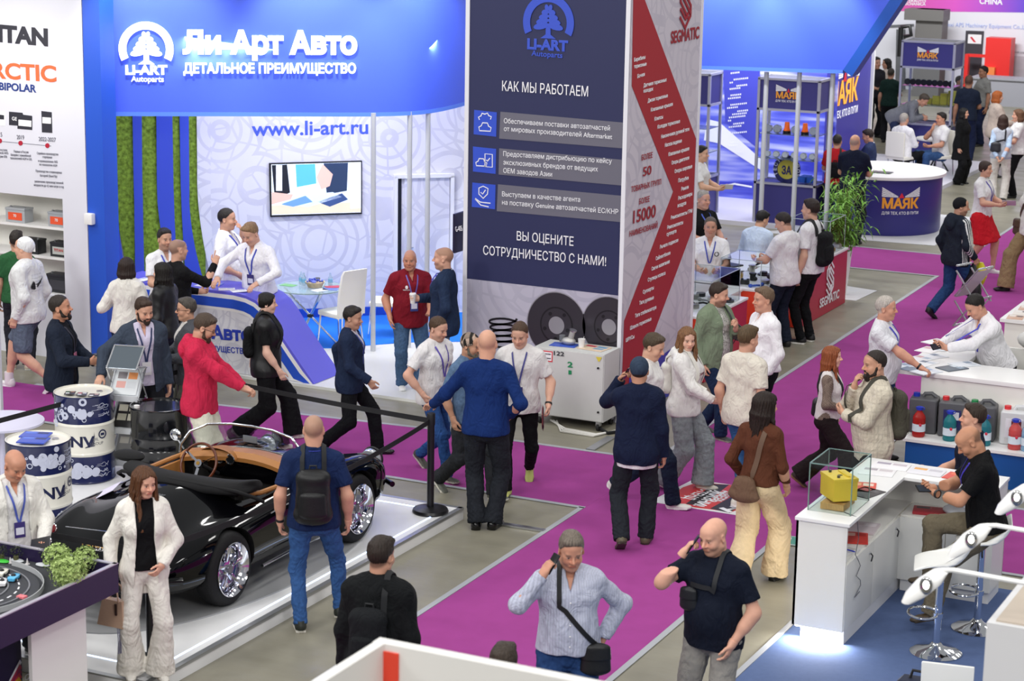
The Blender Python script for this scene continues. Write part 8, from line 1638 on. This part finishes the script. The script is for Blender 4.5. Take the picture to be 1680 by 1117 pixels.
F=person('girl with long light brown hair in a white hoodie and wide grey jeans',(1118,801,534,'F'),72,fem=True,hair='long',hc='7a5638',skin='e0b49e',head=(-52,8,0),top=T_('e4e2e0',sleeve='long',neck='hood',fit=.04,hem=.84,cuff=1,fold=.01,name='hoodie'),bot=dict(col='868c90',kind='wide',mat=M_DENIM),R=((.14,.36,1.02),(.8,-.5,-.6),(-.2,1,.1),(-.8,.1,.3),.8),L='down',shoes=('c8c0b4','e0dcd4'),legs='stepL',q=1)
decal(F,txt('Charisma',.17,.03),.0,1.28,inkr,'script_lettering',True);backpack(F,'white backpack on the girl in the white hoodie','dcdad2',M_LEATHER,.12,1.38,1.04,.06)
F=person('bearded man in a sage green open shirt holding his bag strap',(1166,714,463,'F'),55,hair='short',hc='33271f',stub=.6,skin='cf9e86',head=(22,8,0),w=1.14,belly=.03,top=T_(lambda q3,V,F:np.where((np.sin(V[:,:1]*310+np.sin(V[:,2:]*250)*2)*np.sin(V[:,2:]*290)>.1),np.array(lin('d8d6d0')),np.array(lin('8a8a84'))),neck='collar'),over=dict(col='78866f',sleeve='long',open=(1.0,.07,.075,.09),hem=.80,fit=.018,name='overshirt'),bot=dict(col='1e2c48',kind='straight',mat=M_DENIM),L=((.06,.24,1.25),(1,-.1,-1),(-.4,.3,1),(-.2,-.6,.3),.8),R='down',legs='stepR',shoes=('3a3a3a','8a8478'),q=1)
t=rooted(F,'shoulder_bag','black bag strap over the shoulder of the man in the sage green shirt','bag');strap_on(t,F,shoulder_path(F,-.085,1.15,1.10,xf=-.11,off=.016),mat('strap_dark','1c1e24',.6),.024);mesh_on(t,F,'bag_body',[prim(F.tp(-.10,-.20,1.2),F.tp(-.10,-.2,1.0),(.10,.05),None,F.Rt[:,0])],M_CLOTH,'1c1e24')
F=person('fair man in a white shirt and black trousers facing left with papers',(1256,474),-62,1.82,hair='short',hc='6a5644',skin='cf9a82',w=1.1,belly=.03,top=T_('eceaee',sleeve='long',neck='collar',v=(1.36,.03),fit=.022,hem=.92),bot=T_('111216'),R='down',L=((.26,.10,.90),(.5,-1,0),(0,.3,-1),None,.6),shoes=('101012','0c0c0e','shine'),q=1);sheets(F,-1,'papers in the hand of the fair man in the white shirt',('d8e0e0','5aa0a8'));watch(F,-1)
F=person('man with cropped hair in a cream tee and light blue jeans, seen from behind',(1213,826,534,'F'),148,hair='short',hc='57452f',skin='d2a088',head=(-15,4,0),top=T_('dad3c6',fit=.03,hem=.82,fold=.008,name='tee_shirt'),bot=dict(col='3f6ea0',kind='straight',mat=M_DENIM),legs='stepL',R='down',L='down',shoes=('d8d4c8','ecebe6'),q=1)
F=person('long dark haired woman in a brown top and wide beige trousers',(1238,957,641,'F'),152,fem=True,hair='long',hc='241712',skin='cf9f84',head=(-35,6,0),top=T_('5a3424',sleeve='long',fit=.006,hem=.95),bot=dict(col='d3bd98',kind='wide',fold=.008),legs='stepR',R=((.19,.16,.88),(.6,-1,0),(0,.5,-1),None,.5),L=((.2,.1,.92),(.6,-1,0),(0,.3,-1),None,.5),shoes=('141214','0c0c0c','flat'),q=0)
t=rooted(F,'shoulder_bag','brown shoulder bag of the woman in the brown top','bag');c=F.tp(-.04,-.19,.93);mesh_on(t,F,'bag_body',[prim(c+V3(0,0,.06),c-V3(0,0,.06),(.10,.05),(.15,.065),F.Rt[:,0],.03),ell(c-V3(0,0,.06),(.15,.06,.06),F.Rt[:,0])],M_CLOTH,'6a5242',fold=.004);strap_on(t,F,[c+V3(-.08,0,.09)]+[F.surf(.0+.085*i/6,1.0+.42*i/6,False,.012)for i in range(7)]+[F.tp(.085,-.02,1.475)]+[F.surf(.085-.03*i/4,1.42-.3*i/4,True,.012)for i in range(5)],mat('strap_brown','6a5242',.7),.022)
# ---- near the camera
F=person('balding man in a navy tee and grey trousers talking on the phone',(1178,850),-28,1.78,hair='fringe',hc='8a6a4a',stub=.45,skin='d8a48c',w=1.12,belly=.06,head=(-12,14,0),top=T_('111726',fit=.02,hem=.84,fold=.006,name='tee_shirt'),bot=dict(col='8a8782',kind='straight'),R='phone',L=((.20,.10,.92),(1.,-.8,.2),(-.1,.4,-1),None,.35),q=0,seed=11);phone(F,1,'black phone at the ear of the balding man in the navy tee')
crossbag(F,'small black chest bag of the balding man in the navy tee','1a1c20',.11,-1,(.07,.035,.09),1.20,name='chest_bag')
F=person('grey haired man in a pale striped shirt and jeans on the phone, black bag across',(936,871),4,1.79,hair='short',hc='6c6258',skin='c48e76',w=1.1,belly=.035,head=(6,16,0),top=T_(lambda q3,V,F:np.array(lin('b2b6c8'))*(1+.10*np.sign(np.sin(np.arctan2(V[:,:1],V[:,1:2]+.3)*150))),sleeve='long',neck='collar',v=(1.36,.032),fit=.026,hem=.93,fold=.007),bot=dict(col='26406c',kind='straight',mat=M_DENIM,waist=.985),R=((.185,.165,1.505),(.8,.1,-1),(-.5,-.4,1),(-.85,-.5,0),.8),L=((.24,-.08,.98),(1.2,-.6,0),(-.2,-.4,-1),None,.4),q=0,seed=7);phone(F,1,'dark phone at the ear of the grey haired man in the striped shirt')
MB().tube([(F.tp(.183*math.cos(a),.132*math.sin(a)+.004,.955))*F.s for a in[i*math.pi/20 for i in range(40)]],0,closed=True,flat=(.018*F.s,.003*F.s),up=[tuple(F.Rt@V3(math.cos(a),math.sin(a),0))for a in[i*math.pi/20 for i in range(40)]]).build('belt',mat('belt_brown','3a1e18',.4),F.root)
for i in range(6):p=F.surf(.0,1.38-.075*i,True,.004);MB().ell(p*F.s,(.006,.003,.006),8).build('button',WHITEM,F.root)
crossbag(F,'black shoulder bag on the hip of the grey haired man in the striped shirt','17181a',-.18,1,(.105,.045,.12),.90)
F=person('dark haired man in a black jacket and black backpack seen from behind',(622,886),160,1.79,hair='short',hc='2a201a',skin='c09078',head=(-10,4,0),top=T_('20241c'),over=dict(col='121416',sleeve='long',hem=.80,fit=.026,fold=.008,neck='stand',name='jacket'),bot=T_('15161a'),R='down',L='down',q=0,seed=3);backpack(F,'black backpack slung on the man in the black jacket at the bottom','17191c',M_CLOTH,.135,1.34,.92,.08,(1,))
F=person('shaven headed man in a navy tee and blue jeans with a black backpack',(516,1030,683,'F'),178,hair='buzz',hc='8a7260',skin='d09c84',w=1.06,top=T_('16264c',neck='collar',fit=.022,hem=.86,name='tee_shirt'),bot=dict(col='35588c',kind='slim',mat=M_DENIM),legs=((.20,.22,.02,12,0),(.11,-.06,0,8,0)),R=((.27,.04,.88),(.5,-1,0),(0,.2,-1),None,.45),L=((.27,.04,.88),(.5,-1,0),(0,.2,-1),None,.45),shoes=('20241e','e0dcd4'),q=0);backpack(F,'plain black backpack on the shaven headed man in the navy tee','131416',M_LEATHER,.145,1.36,.94,.08,scol='202224');watch(F,-1)
mbk=MB().tube([F.tp(.08*math.cos(a),.07*math.sin(a)-.015,1.492)*F.s for a in[math.pi+i*math.pi/10 for i in range(11)]],0,flat=(.009,.002),up=(0,0,1)).build('lanyard',mat('lanyard_3a46b0','3a46b0',.6),F.root)
F=person('woman with long brown hair in a white trouser suit over a black top',(233,766),6,1.64,fem=True,w=.93,hair='long',hc='55341d',skin='d8a68e',z=.12,head=(22,10,0),top=T_('0e0e11',fit=.008,hem=.93,name='black_top'),over=dict(JK,col='e6e2da',open=(1.22,.075,.07,.10),hem=.70,fit=.010,name='white_blazer'),bot=dict(col='e0dcd4',kind='flare',fold=.006),legs=((.12,.0,0,8,0),(.10,.08,0,8,0)),L=((.12,.18,.98),(.9,-.6,-.2),(-.6,.5,-.5),(-.4,-.5,.2),.45),R=((.27,.02,.90),(.5,-1,0),(.05,.1,-1),None,.75),shoes=('e0dcd4','b8b0a4','flat'),q=0,seed=2)
h=F.hand[1];p=F.W(h['grip']);t=thing('handbag','beige leather handbag with fringe hanging from the hand of the woman in the white suit','handbag',(p.x,p.y,p.z));HB=mat('handbag_beige','b89a84',.45,bump=.15)
MB().hexa([(-.12,-.06,-.34),(.12,-.06,-.34),(.12,.06,-.34),(-.12,.06,-.34),(-.09,-.03,-.14),(.09,-.03,-.14),(.09,.03,-.14),(-.09,.03,-.14)]).build('bag_body',HB,t)
for sy in(-1,1):MB().tube([(-.06,sy*.03,-.15),(-.045,sy*.03,-.04),(0,sy*.012,.0),(.045,sy*.03,-.04),(.06,sy*.03,-.15)],.007,8).build('bag_handle',HB,t)
MB().box((.05,-.05,-.2),(.018,.01,.09)).build('buckle_strap',mat('handbag_dark','3a2a24',.5),t);mb=MB()
for i in range(10):mb.tube([(.06+.004*i,-.05+.012*i,-.34),(.065+.004*i,-.05+.012*i,-.44),(.06+.005*i,-.045+.011*i,-.55)],.0035,5)
mb.build('fringe',mat('fringe_mixed','6a6a88',.7),t)
F=person('bald man in a cream jacket with a lanyard behind the toy table',(18,735),18,1.65,hair='bald',hc='8a7464',skin='c98e74',z=.12,head=(10,26,0),top=T_('d6d4d4',neck='collar',v=(1.36,.03)),over=dict(JK,col='e2dfd8',open=(1.12,.10,.09,.12)),bot=T_('4a4c52'),L=((.14,.30,1.02),(.8,-.5,-.6),(-.4,1,-.2),(-.3,.2,.8),.7),R='down',q=0,seed=5);lanyard(F,'4a5ab0',1.10,'3a3070');sheets(F,-1,'white and black folded sheet held by the bald man in the cream jacket',('e8e8ea','1e1e24'))
F=person('man with short dark hair just showing above the white wall at the bottom',(826,1062),170,1.72,hair='short',hc='3a3028',skin='c49a80',top=T_('2a2c34'),bot=T_('1c1e24'),q=1)
# ---- right side
F=person('woman with long auburn hair in a white vest with lace sleeves and dark wide trousers',(1352,806,563,'F'),84,fem=True,hair='long',hc='8a4a28',skin='e0b09a',top=T_(lambda q3,V,F:np.where((np.abs(q3[:,:1])>.168),np.array(lin('7a6a60'))*(1+.5*np.sign(np.sin(V[:,2:]*260)*np.sin(V[:,1:2]*260))*.5),np.array(lin('dcd6d4'))),sleeve='long',fit=.012,hem=.93),bot=dict(col='241b1c',kind='wide',fold=.008),legs='walkR',R=((.13,.22,1.03),(.8,-.7,-.5),(-.4,.8,0),None,.5),L='down',shoes=('3a2c24','8a6a48','flat'),q=1)
crossbag(F,'black handbag behind the woman with the auburn hair','1c1a1c',-.16,1,(.12,.05,.10),1.0,front_y=-.16)
F=person('bearded man with thinning hair in a beige checked shirt, hand to his cheek',(1440,577),-72,1.82,hair='thin',hc='2a211c',beard='full',skin='cb9a80',w=1.12,belly=.04,head=(8,4,0),top=T_(lambda q3,V,F:np.array(lin('cfc6b4'))*(1-.16*((np.sin(V[:,2:]*170)>.8)|(np.sin(np.arctan2(V[:,:1],V[:,1:2])*42)>.85))),sleeve='long',neck='collar',fit=.036,hem=.76,fold=.009),bot=T_('141416',kind='straight'),R=((.06,.18,1.42),(.6,.2,-1),(-.1,-.1,1),(-.2,-1,.1),.6),L=((-.02,.27,1.18),(.9,.0,-.8),(-1,.4,.2),(-.2,-.7,.3),.4),q=1);backpack(F,'olive and black backpack on the man in the beige checked shirt','4c4a40',M_CLOTH,.14,1.38,.96,.085,scol='3c3a32')
F=person('grey haired man in a white polo shirt with a hand on the white counter',(1452,488),78,1.78,hair='crop',hc='b8b0a8',skin='cc967e',w=1.1,belly=.06,top=T_('dcdce2',neck='collar',fit=.028,hem=.86),bot=dict(col='33507c',mat=M_DENIM),R=((.20,.50,1.06),(.7,-.5,-.4),(0,1,-.2),(0,-.2,-1),.6),L='down',q=1);lanyard(F,'4448b8',1.1,None);watch(F,1,'202024')
p=G(1646,497,1.60);F=person('dark haired man in a white shirt leaning on the white counter with a phone',(p.x,p.y,0),-62,1.82,hair='crop',hc='1c1715',skin='cf9a82',w=1.16,belly=.04,lean=24,hz=.88,head=(4,22,0),top=T_('e8e6ea',sleeve='long',neck='collar',v=(1.34,.045),fit=.024,hem=.9),bot=T_('2a2c34'),R=((.05,.68,1.10),(.9,.2,-.5),(-.5,.8,.2),(-.6,-.4,.6),.7),L=((.04,.62,1.09),(.9,.2,-.5),(-.6,.7,.2),(-.6,-.4,.6),.7),q=1);lanyard(F,'4448b8',1.1,None);phone(F,1,'phone in the hands of the man leaning on the white counter',(-.02,.01,.05));watch(F,-1)
F=person('dark haired man in a navy polo sitting behind the open white counter',(1600,666),-82,1.78,hz=.62,hair='short',hc='33271e',skin='d2a088',head=(0,-4,0),top=T_('141a2c',neck='collar'),bot=T_('20242e'),legs=((.12,.42,0,6,0),(.12,.40,0,6,0)),R='front',L='front',q=1)
F=person('balding man in a black polo on a bar stool looking at his phone',(S2.x+.02,S2.y+.02,0.),-84,1.80,hz=.90,hair='fringe',hc='5a4a3c',stub=.2,skin='c08a6c',w=1.08,lean=10,head=(6,34,0),top=T_('0e0e10',neck='collar',hem=.88,fit=.02),bot=dict(col='6f6654',kind='straight'),legs=((.12,.40,.32,6,0),(.10,.40,.10,6,10)),R=((.04,.44,1.16),(.9,-.1,-.8),(-.5,.8,.2),(-.5,-.3,.8),.65),L=((.04,.42,1.14),(.9,-.1,-.8),(-.5,.8,.2),(-.5,-.3,.8),.65),shoes=('4c3e2c','3a3024'),q=0,seed=8);phone(F,1,'phone in the hands of the balding man on the bar stool',(-.03,.0,.05));watch(F,-1,'2a2a2c');lanyard(F,'3a30a0',1.1,None)
# ---- at the red counters
F=person('man in a white tee and dark jeans examining parts at the red counter',(1282,570,349,'F'),-122,hair='crop',hc='2a2320',skin='d0a088',w=1.14,belly=.03,head=(14,22,0),top=T_('e2e0e2',fit=.03,hem=.84,fold=.008,name='tee_shirt'),bot=dict(col='1b2130',kind='straight',mat=M_DENIM),R='front',L=((.10,.36,1.10),(.8,-.5,-.6),(-.4,1,.1),(-.6,0,.7),.7),q=1);watch(F,-1,'d8d8dc')
F=person('young man in black jeans with a black backpack at the red counter',(1322,562,329,'F'),-115,hair='short',hc='2b201b',skin='d0a48c',top=T_('e2e1e4',fit=.022,hem=.88),bot=dict(col='101114',kind='slim'),L='down',R='front',shoes=('17171a','e4e2dc'),q=1);backpack(F,'black backpack on the young man in black jeans at the red counter','1a1b1d',M_CLOTH,.135,1.38,.98,.08)
F=person('staff man in a white polo with a round badge behind the clear display cover',(1166,358),2,1.78,hz=.74,legs=((.12,.30,0,6,0),(.12,.30,0,6,0)),hair='crop',hc='5a5048',skin='c8967e',w=1.08,top=T_('ebeaec',neck='collar',v=(1.36,.035),hem=.9),bot=T_('2a2e38'),R='front',L='front',q=2);lanyard(F,'4450b0',1.12,None)
decal(F,flat([ring_poly(.022,.032,0,359,14)]),-.09,1.30,ink,'round_mark',True)
F=person('black haired man in a pale blue shirt sitting at the laptop, seen from behind',(1240,347),158,1.74,hz=.52,hair='short',hc='15110f',skin='cf9e80',lean=14,head=(-25,14,0),top=T_('c2d0e4',neck='collar',sleeve='long',fit=.028),bot=T_('1c2030'),legs=((.12,.40,0,6,0),(.12,.42,0,6,0)),R='front',L='front',q=2);lanyard(F,'4450b0',1.1,None)
F=person('grey haired man in a black tee behind the staff man, arms forward',(1153,314),40,1.78,hair='crop',hc='9a948c',skin='cc9a84',w=1.1,top=T_('161618'),bot=T_('20222a'),R='front',L='front',q=2);lanyard(F,'4a60c0',1.1,None);decal(F,flat([ring_poly(.012,.04,0,359,14)]),-.08,1.30,inkw,'round_print',True)
F=person('dark haired person in a bright blue tee half hidden by the striped tower',(1138,338),160,1.70,hz=.60,hair='short',hc='1c1816',skin='cf9f84',top=T_('2c54c8'),bot=T_('20222a'),legs=((.12,.40,0,6,0),(.12,.42,0,6,0)),q=2)
F=person('dark haired person in a white shirt holding a sheet beside the half hidden showcase',(1150,241),75,1.76,hair='short',hc='181412',skin='d0a488',top=T_('dcdcda'),bot=T_('24262e'),R='front',L='front',q=2);sheets(F,1,'white sheet held by the person beside the half hidden showcase',('ececee',));
# ---- far right
def stripes(q3,V,F):
    el=F.hand[1]['el'];c=np.tile(np.array(lin('1e2430')),(len(V),1));r=V-el;m=(V[:,0]>.17)&(np.abs(((V[:,1]+.012)*1.))<.05)&(np.abs(np.mod(V[:,1]*62,2)-1)<.5)&(V[:,2]>.80);c[m]=lin('e4e4e4');return c
F=person('man in a navy track top with white sleeve stripes carrying a yellow and black bag',(1562,523,320,'F'),128,hair='cap',hc='1a1a1e',skin='c09078',stub=.4,w=1.08,head=(-30,6,0),top=T_(stripes,sleeve='long',neck='hood',fit=.032,hem=.82,fold=.009,name='track_top'),bot=dict(col='26406a',kind='straight',mat=M_DENIM),legs='walkR',R=((.27,.12,.90),(.5,-1,0),(0,.2,-1),None,.8),L='down',shoes=('141416','18181a'),q=1)
p=F.W(F.hand[1]['grip']);t=thing('carrier_bag','yellow and black carrier bag in the hand of the man in the track top','bag',(p.x,p.y,p.z),F.rz)
def rag(w,h,d,o):return MB().loft([[(w*f*math.cos(a)*(1+.12*math.sin(3*a+k)),o+d*f*math.sin(a),-h*k/5)for a in[2*math.pi*i/18 for i in range(18)]]for k,f in((0,.12),(1,.38),(2,.62),(3,.82),(4,.96),(5,.9))])
rag(.20,.46,.09,-.03).build('black_bag',mat('bag_black','17171a',.45,bump=.6,bscale=16),t);MB().loft([[(.12*f*math.cos(a)*(1+.2*math.sin(2*a+k)),.10+.07*f*math.sin(a),-.36*k/4)for a in[2*math.pi*i/14 for i in range(14)]]for k,f in((0,.3),(1,.8),(2,1.),(3,.8),(4,.3))]).build('yellow_bag',mat('bag_yellow','cdc22a',.45,bump=.5,bscale=16),t)
F=person('woman in a white tee and red skirt reading a leaflet beyond the track top man',(1604,447,263,'F'),68,fem=True,hair='pony',hc='3a2a24',skin='d2a088',top=T_('e4e2e4'),bot=dict(col='c8202c',kind='shorts',sl=.95,skirt=1,name='skirt'),legbody=True,legs='stepL',R='front',L='front',shoes=('e6e4e2','f0f0f0'),q=2);sheets(F,1,'small leaflet read by the woman in the red skirt',('d8d4dc',));lanyard(F,'5a4aa8',1.05,None)
F=person('man in a grey suit bending over beside the farthest showcase',(*G(1462,262).xy,0),80,1.80,lean=58,hz=.90,hair='short',hc='4a4038',skin='c8947c',head=(0,10,0),top=T_('d8d4dc',neck='collar'),over=dict(JK,col='73757e'),bot=T_('2a3350'),R=((.1,.62,.95),(.6,0,-1),(0,.6,-1),None,.4),L=((.1,.6,.95),(.6,0,-1),(0,.6,-1),None,.4),q=2)
F=person('grey haired man in a white shirt sitting with his back to the camera',(1483,187),145,1.76,hz=.50,hair='crop',hc='a8a09a',skin='c8947c',w=1.1,top=T_('e8e6ea',sleeve='long',fit=.03),bot=T_('15161a'),legs=((.14,.42,0,6,0),(.14,.42,0,6,0)),R='front',L='front',q=2);office_chair('white chair under the grey haired man sitting with his back turned',F.root.location.x,F.root.location.y,F.rz+math.pi)
F=person('dark haired man in a white polo sitting with hand to his face',(1546,186),-60,1.76,hz=.50,hair='short',hc='241d1a',skin='c48e74',w=1.08,top=T_('e4e2e2',neck='collar',fit=.026),bot=dict(col='34507c',mat=M_DENIM),legs=((.14,.42,0,6,0),(.14,.42,0,6,0)),R='chin',L='front',q=2);office_chair('white chair under the dark haired man in the white polo at the back',F.root.location.x,F.root.location.y,F.rz+math.pi)
F=person('woman with long black hair in a long black coat at the back',(1573,302,178,'F'),72,fem=True,hair='long',hc='14100f',skin='d4a288',top=T_('121214'),over=dict(col='111113',sleeve='long',hem=.58,fit=.03,flare=.05,name='coat'),bot=T_('101012',kind='wide'),q=2)
F=person('woman with copper hair in a beige jacket and black trousers at the back',(1627,290,150,'F'),112,fem=True,hair='bob',hc='b0602c',skin='d8a890',top=T_('d8ccc0'),over=dict(col='cdbdb0',sleeve='long',hem=.82,fit=.02,name='jacket'),bot=T_('121214'),R='front',L='front',q=2)
F=person('woman with very long brown hair in a pale blue blouse, hands clasped behind her back',(1637,330,189,'F'),176,fem=True,hair='long',hc='3a2820',skin='d8a890',top=T_('b4c8e0',sleeve='long'),over=dict(col='b8bcc4',sleeve='none',hem=.9,fit=.012,name='waistcoat'),bot=dict(col='dedad2',kind='straight'),R=((.06,-.24,.92),(1,-.4,0),(-.6,-.1,-1),None,.5),L=((.06,-.22,.93),(1,-.4,0),(-.6,-.1,-1),None,.5),q=2);crossbag(F,'dark quilted bag on the back of the woman with very long hair','26262c',-.10,1,(.11,.05,.10),1.12,front_y=-.20)
F=person('woman with short brown hair in a white shirt facing the long-haired woman',(1672,180),-78,1.70,fem=True,hair='bob',hc='6a4a34',skin='d4a288',top=T_('e0dedc',fit=.035),bot=T_('131316',kind='straight'),R='front',L='front',q=2)
F=person('man in a red tee seen from behind at the violet showcase',(1374,222),172,1.68,hair='crop',hc='221c1a',skin='c49078',top=T_('b02028',fit=.022),bot=T_('1c2440'),R='front',L='front',q=2)
backpack(F,'black rucksack on the man in the red tee','15151a',M_CLOTH,.11,1.28,1.0,.06,(1,))
F=person('balding man with grey hair in a navy tee leaning at the round counter',(1403,222),165,1.84,hair='fringe',hc='9a948e',skin='cc987e',w=1.1,top=T_('161c30',fit=.026),bot=T_('20242e'),R='front',L='front',q=2)
F=person('dark haired man in a white shirt behind the round counter',(1428,213),-100,1.76,hz=.50,legs=((.12,.40,0,6,0),(.12,.42,0,6,0)),hair='short',hc='2a201c',skin='c89478',head=(0,15,0),top=T_('d8d8e0',neck='collar',sleeve='long'),over=dict(JK,col='2a3454'),bot=T_('20242e'),R='front',L='front',q=2)
for l,cx_,cy_,f,h_,c,o in(('man in dark clothes far behind the canopy, leftmost of the three',1438,95,30,'short','2a2624','24242a'),('dark haired person in a pale top far behind the canopy',1456,97,-70,'bob','191513','c8bcb4'),('man in a dark green tee far behind the canopy, seen from the back',1462,113,165,'crop','3a342e','142a26')):person(l,(cx_,cy_),f,1.86 if cx_==1438 else 1.70,hair=h_,hc=c,skin='b88a74',top=T_(o,fit=.025),bot=T_('1c1c22'),R='front',L='down',q=3)
for l,cx_,cy_,f,h_,c,o in(('dark figure behind the farthest showcase, half hidden',1574,126,60,'short','2a2220','26222a'),('man in a navy jacket beyond the farthest showcase, seen from the back',1590,125,175,'crop','5a4034','1c2436'),('dark haired man in a grey tee beside the far charcoal banner',1615,110,-60,'short','1a1614','8a8a88')):person(l,(cx_,cy_),f,{1574:1.66,1590:1.88}.get(cx_,1.8),hair=h_,hc=c,skin='a87a62',top=T_(o,fit=.025),bot=T_('1c2440'),R='front',L='down',q=3)
F=person('woman in a white top and brown trousers with a brown bag at the right edge',(1686,478,270,'F'),-60,fem=True,hair='long',hc='4a3020',skin='d4a288',top=T_('dcdad4',fit=.03,sleeve='34',hem=.84),bot=dict(col='8a7456',kind='wide'),legs='walkR',q=1);crossbag(F,'brown leather bag at the hip of the woman on the right edge','4a3526',.17,-1,(.11,.05,.12),.92)
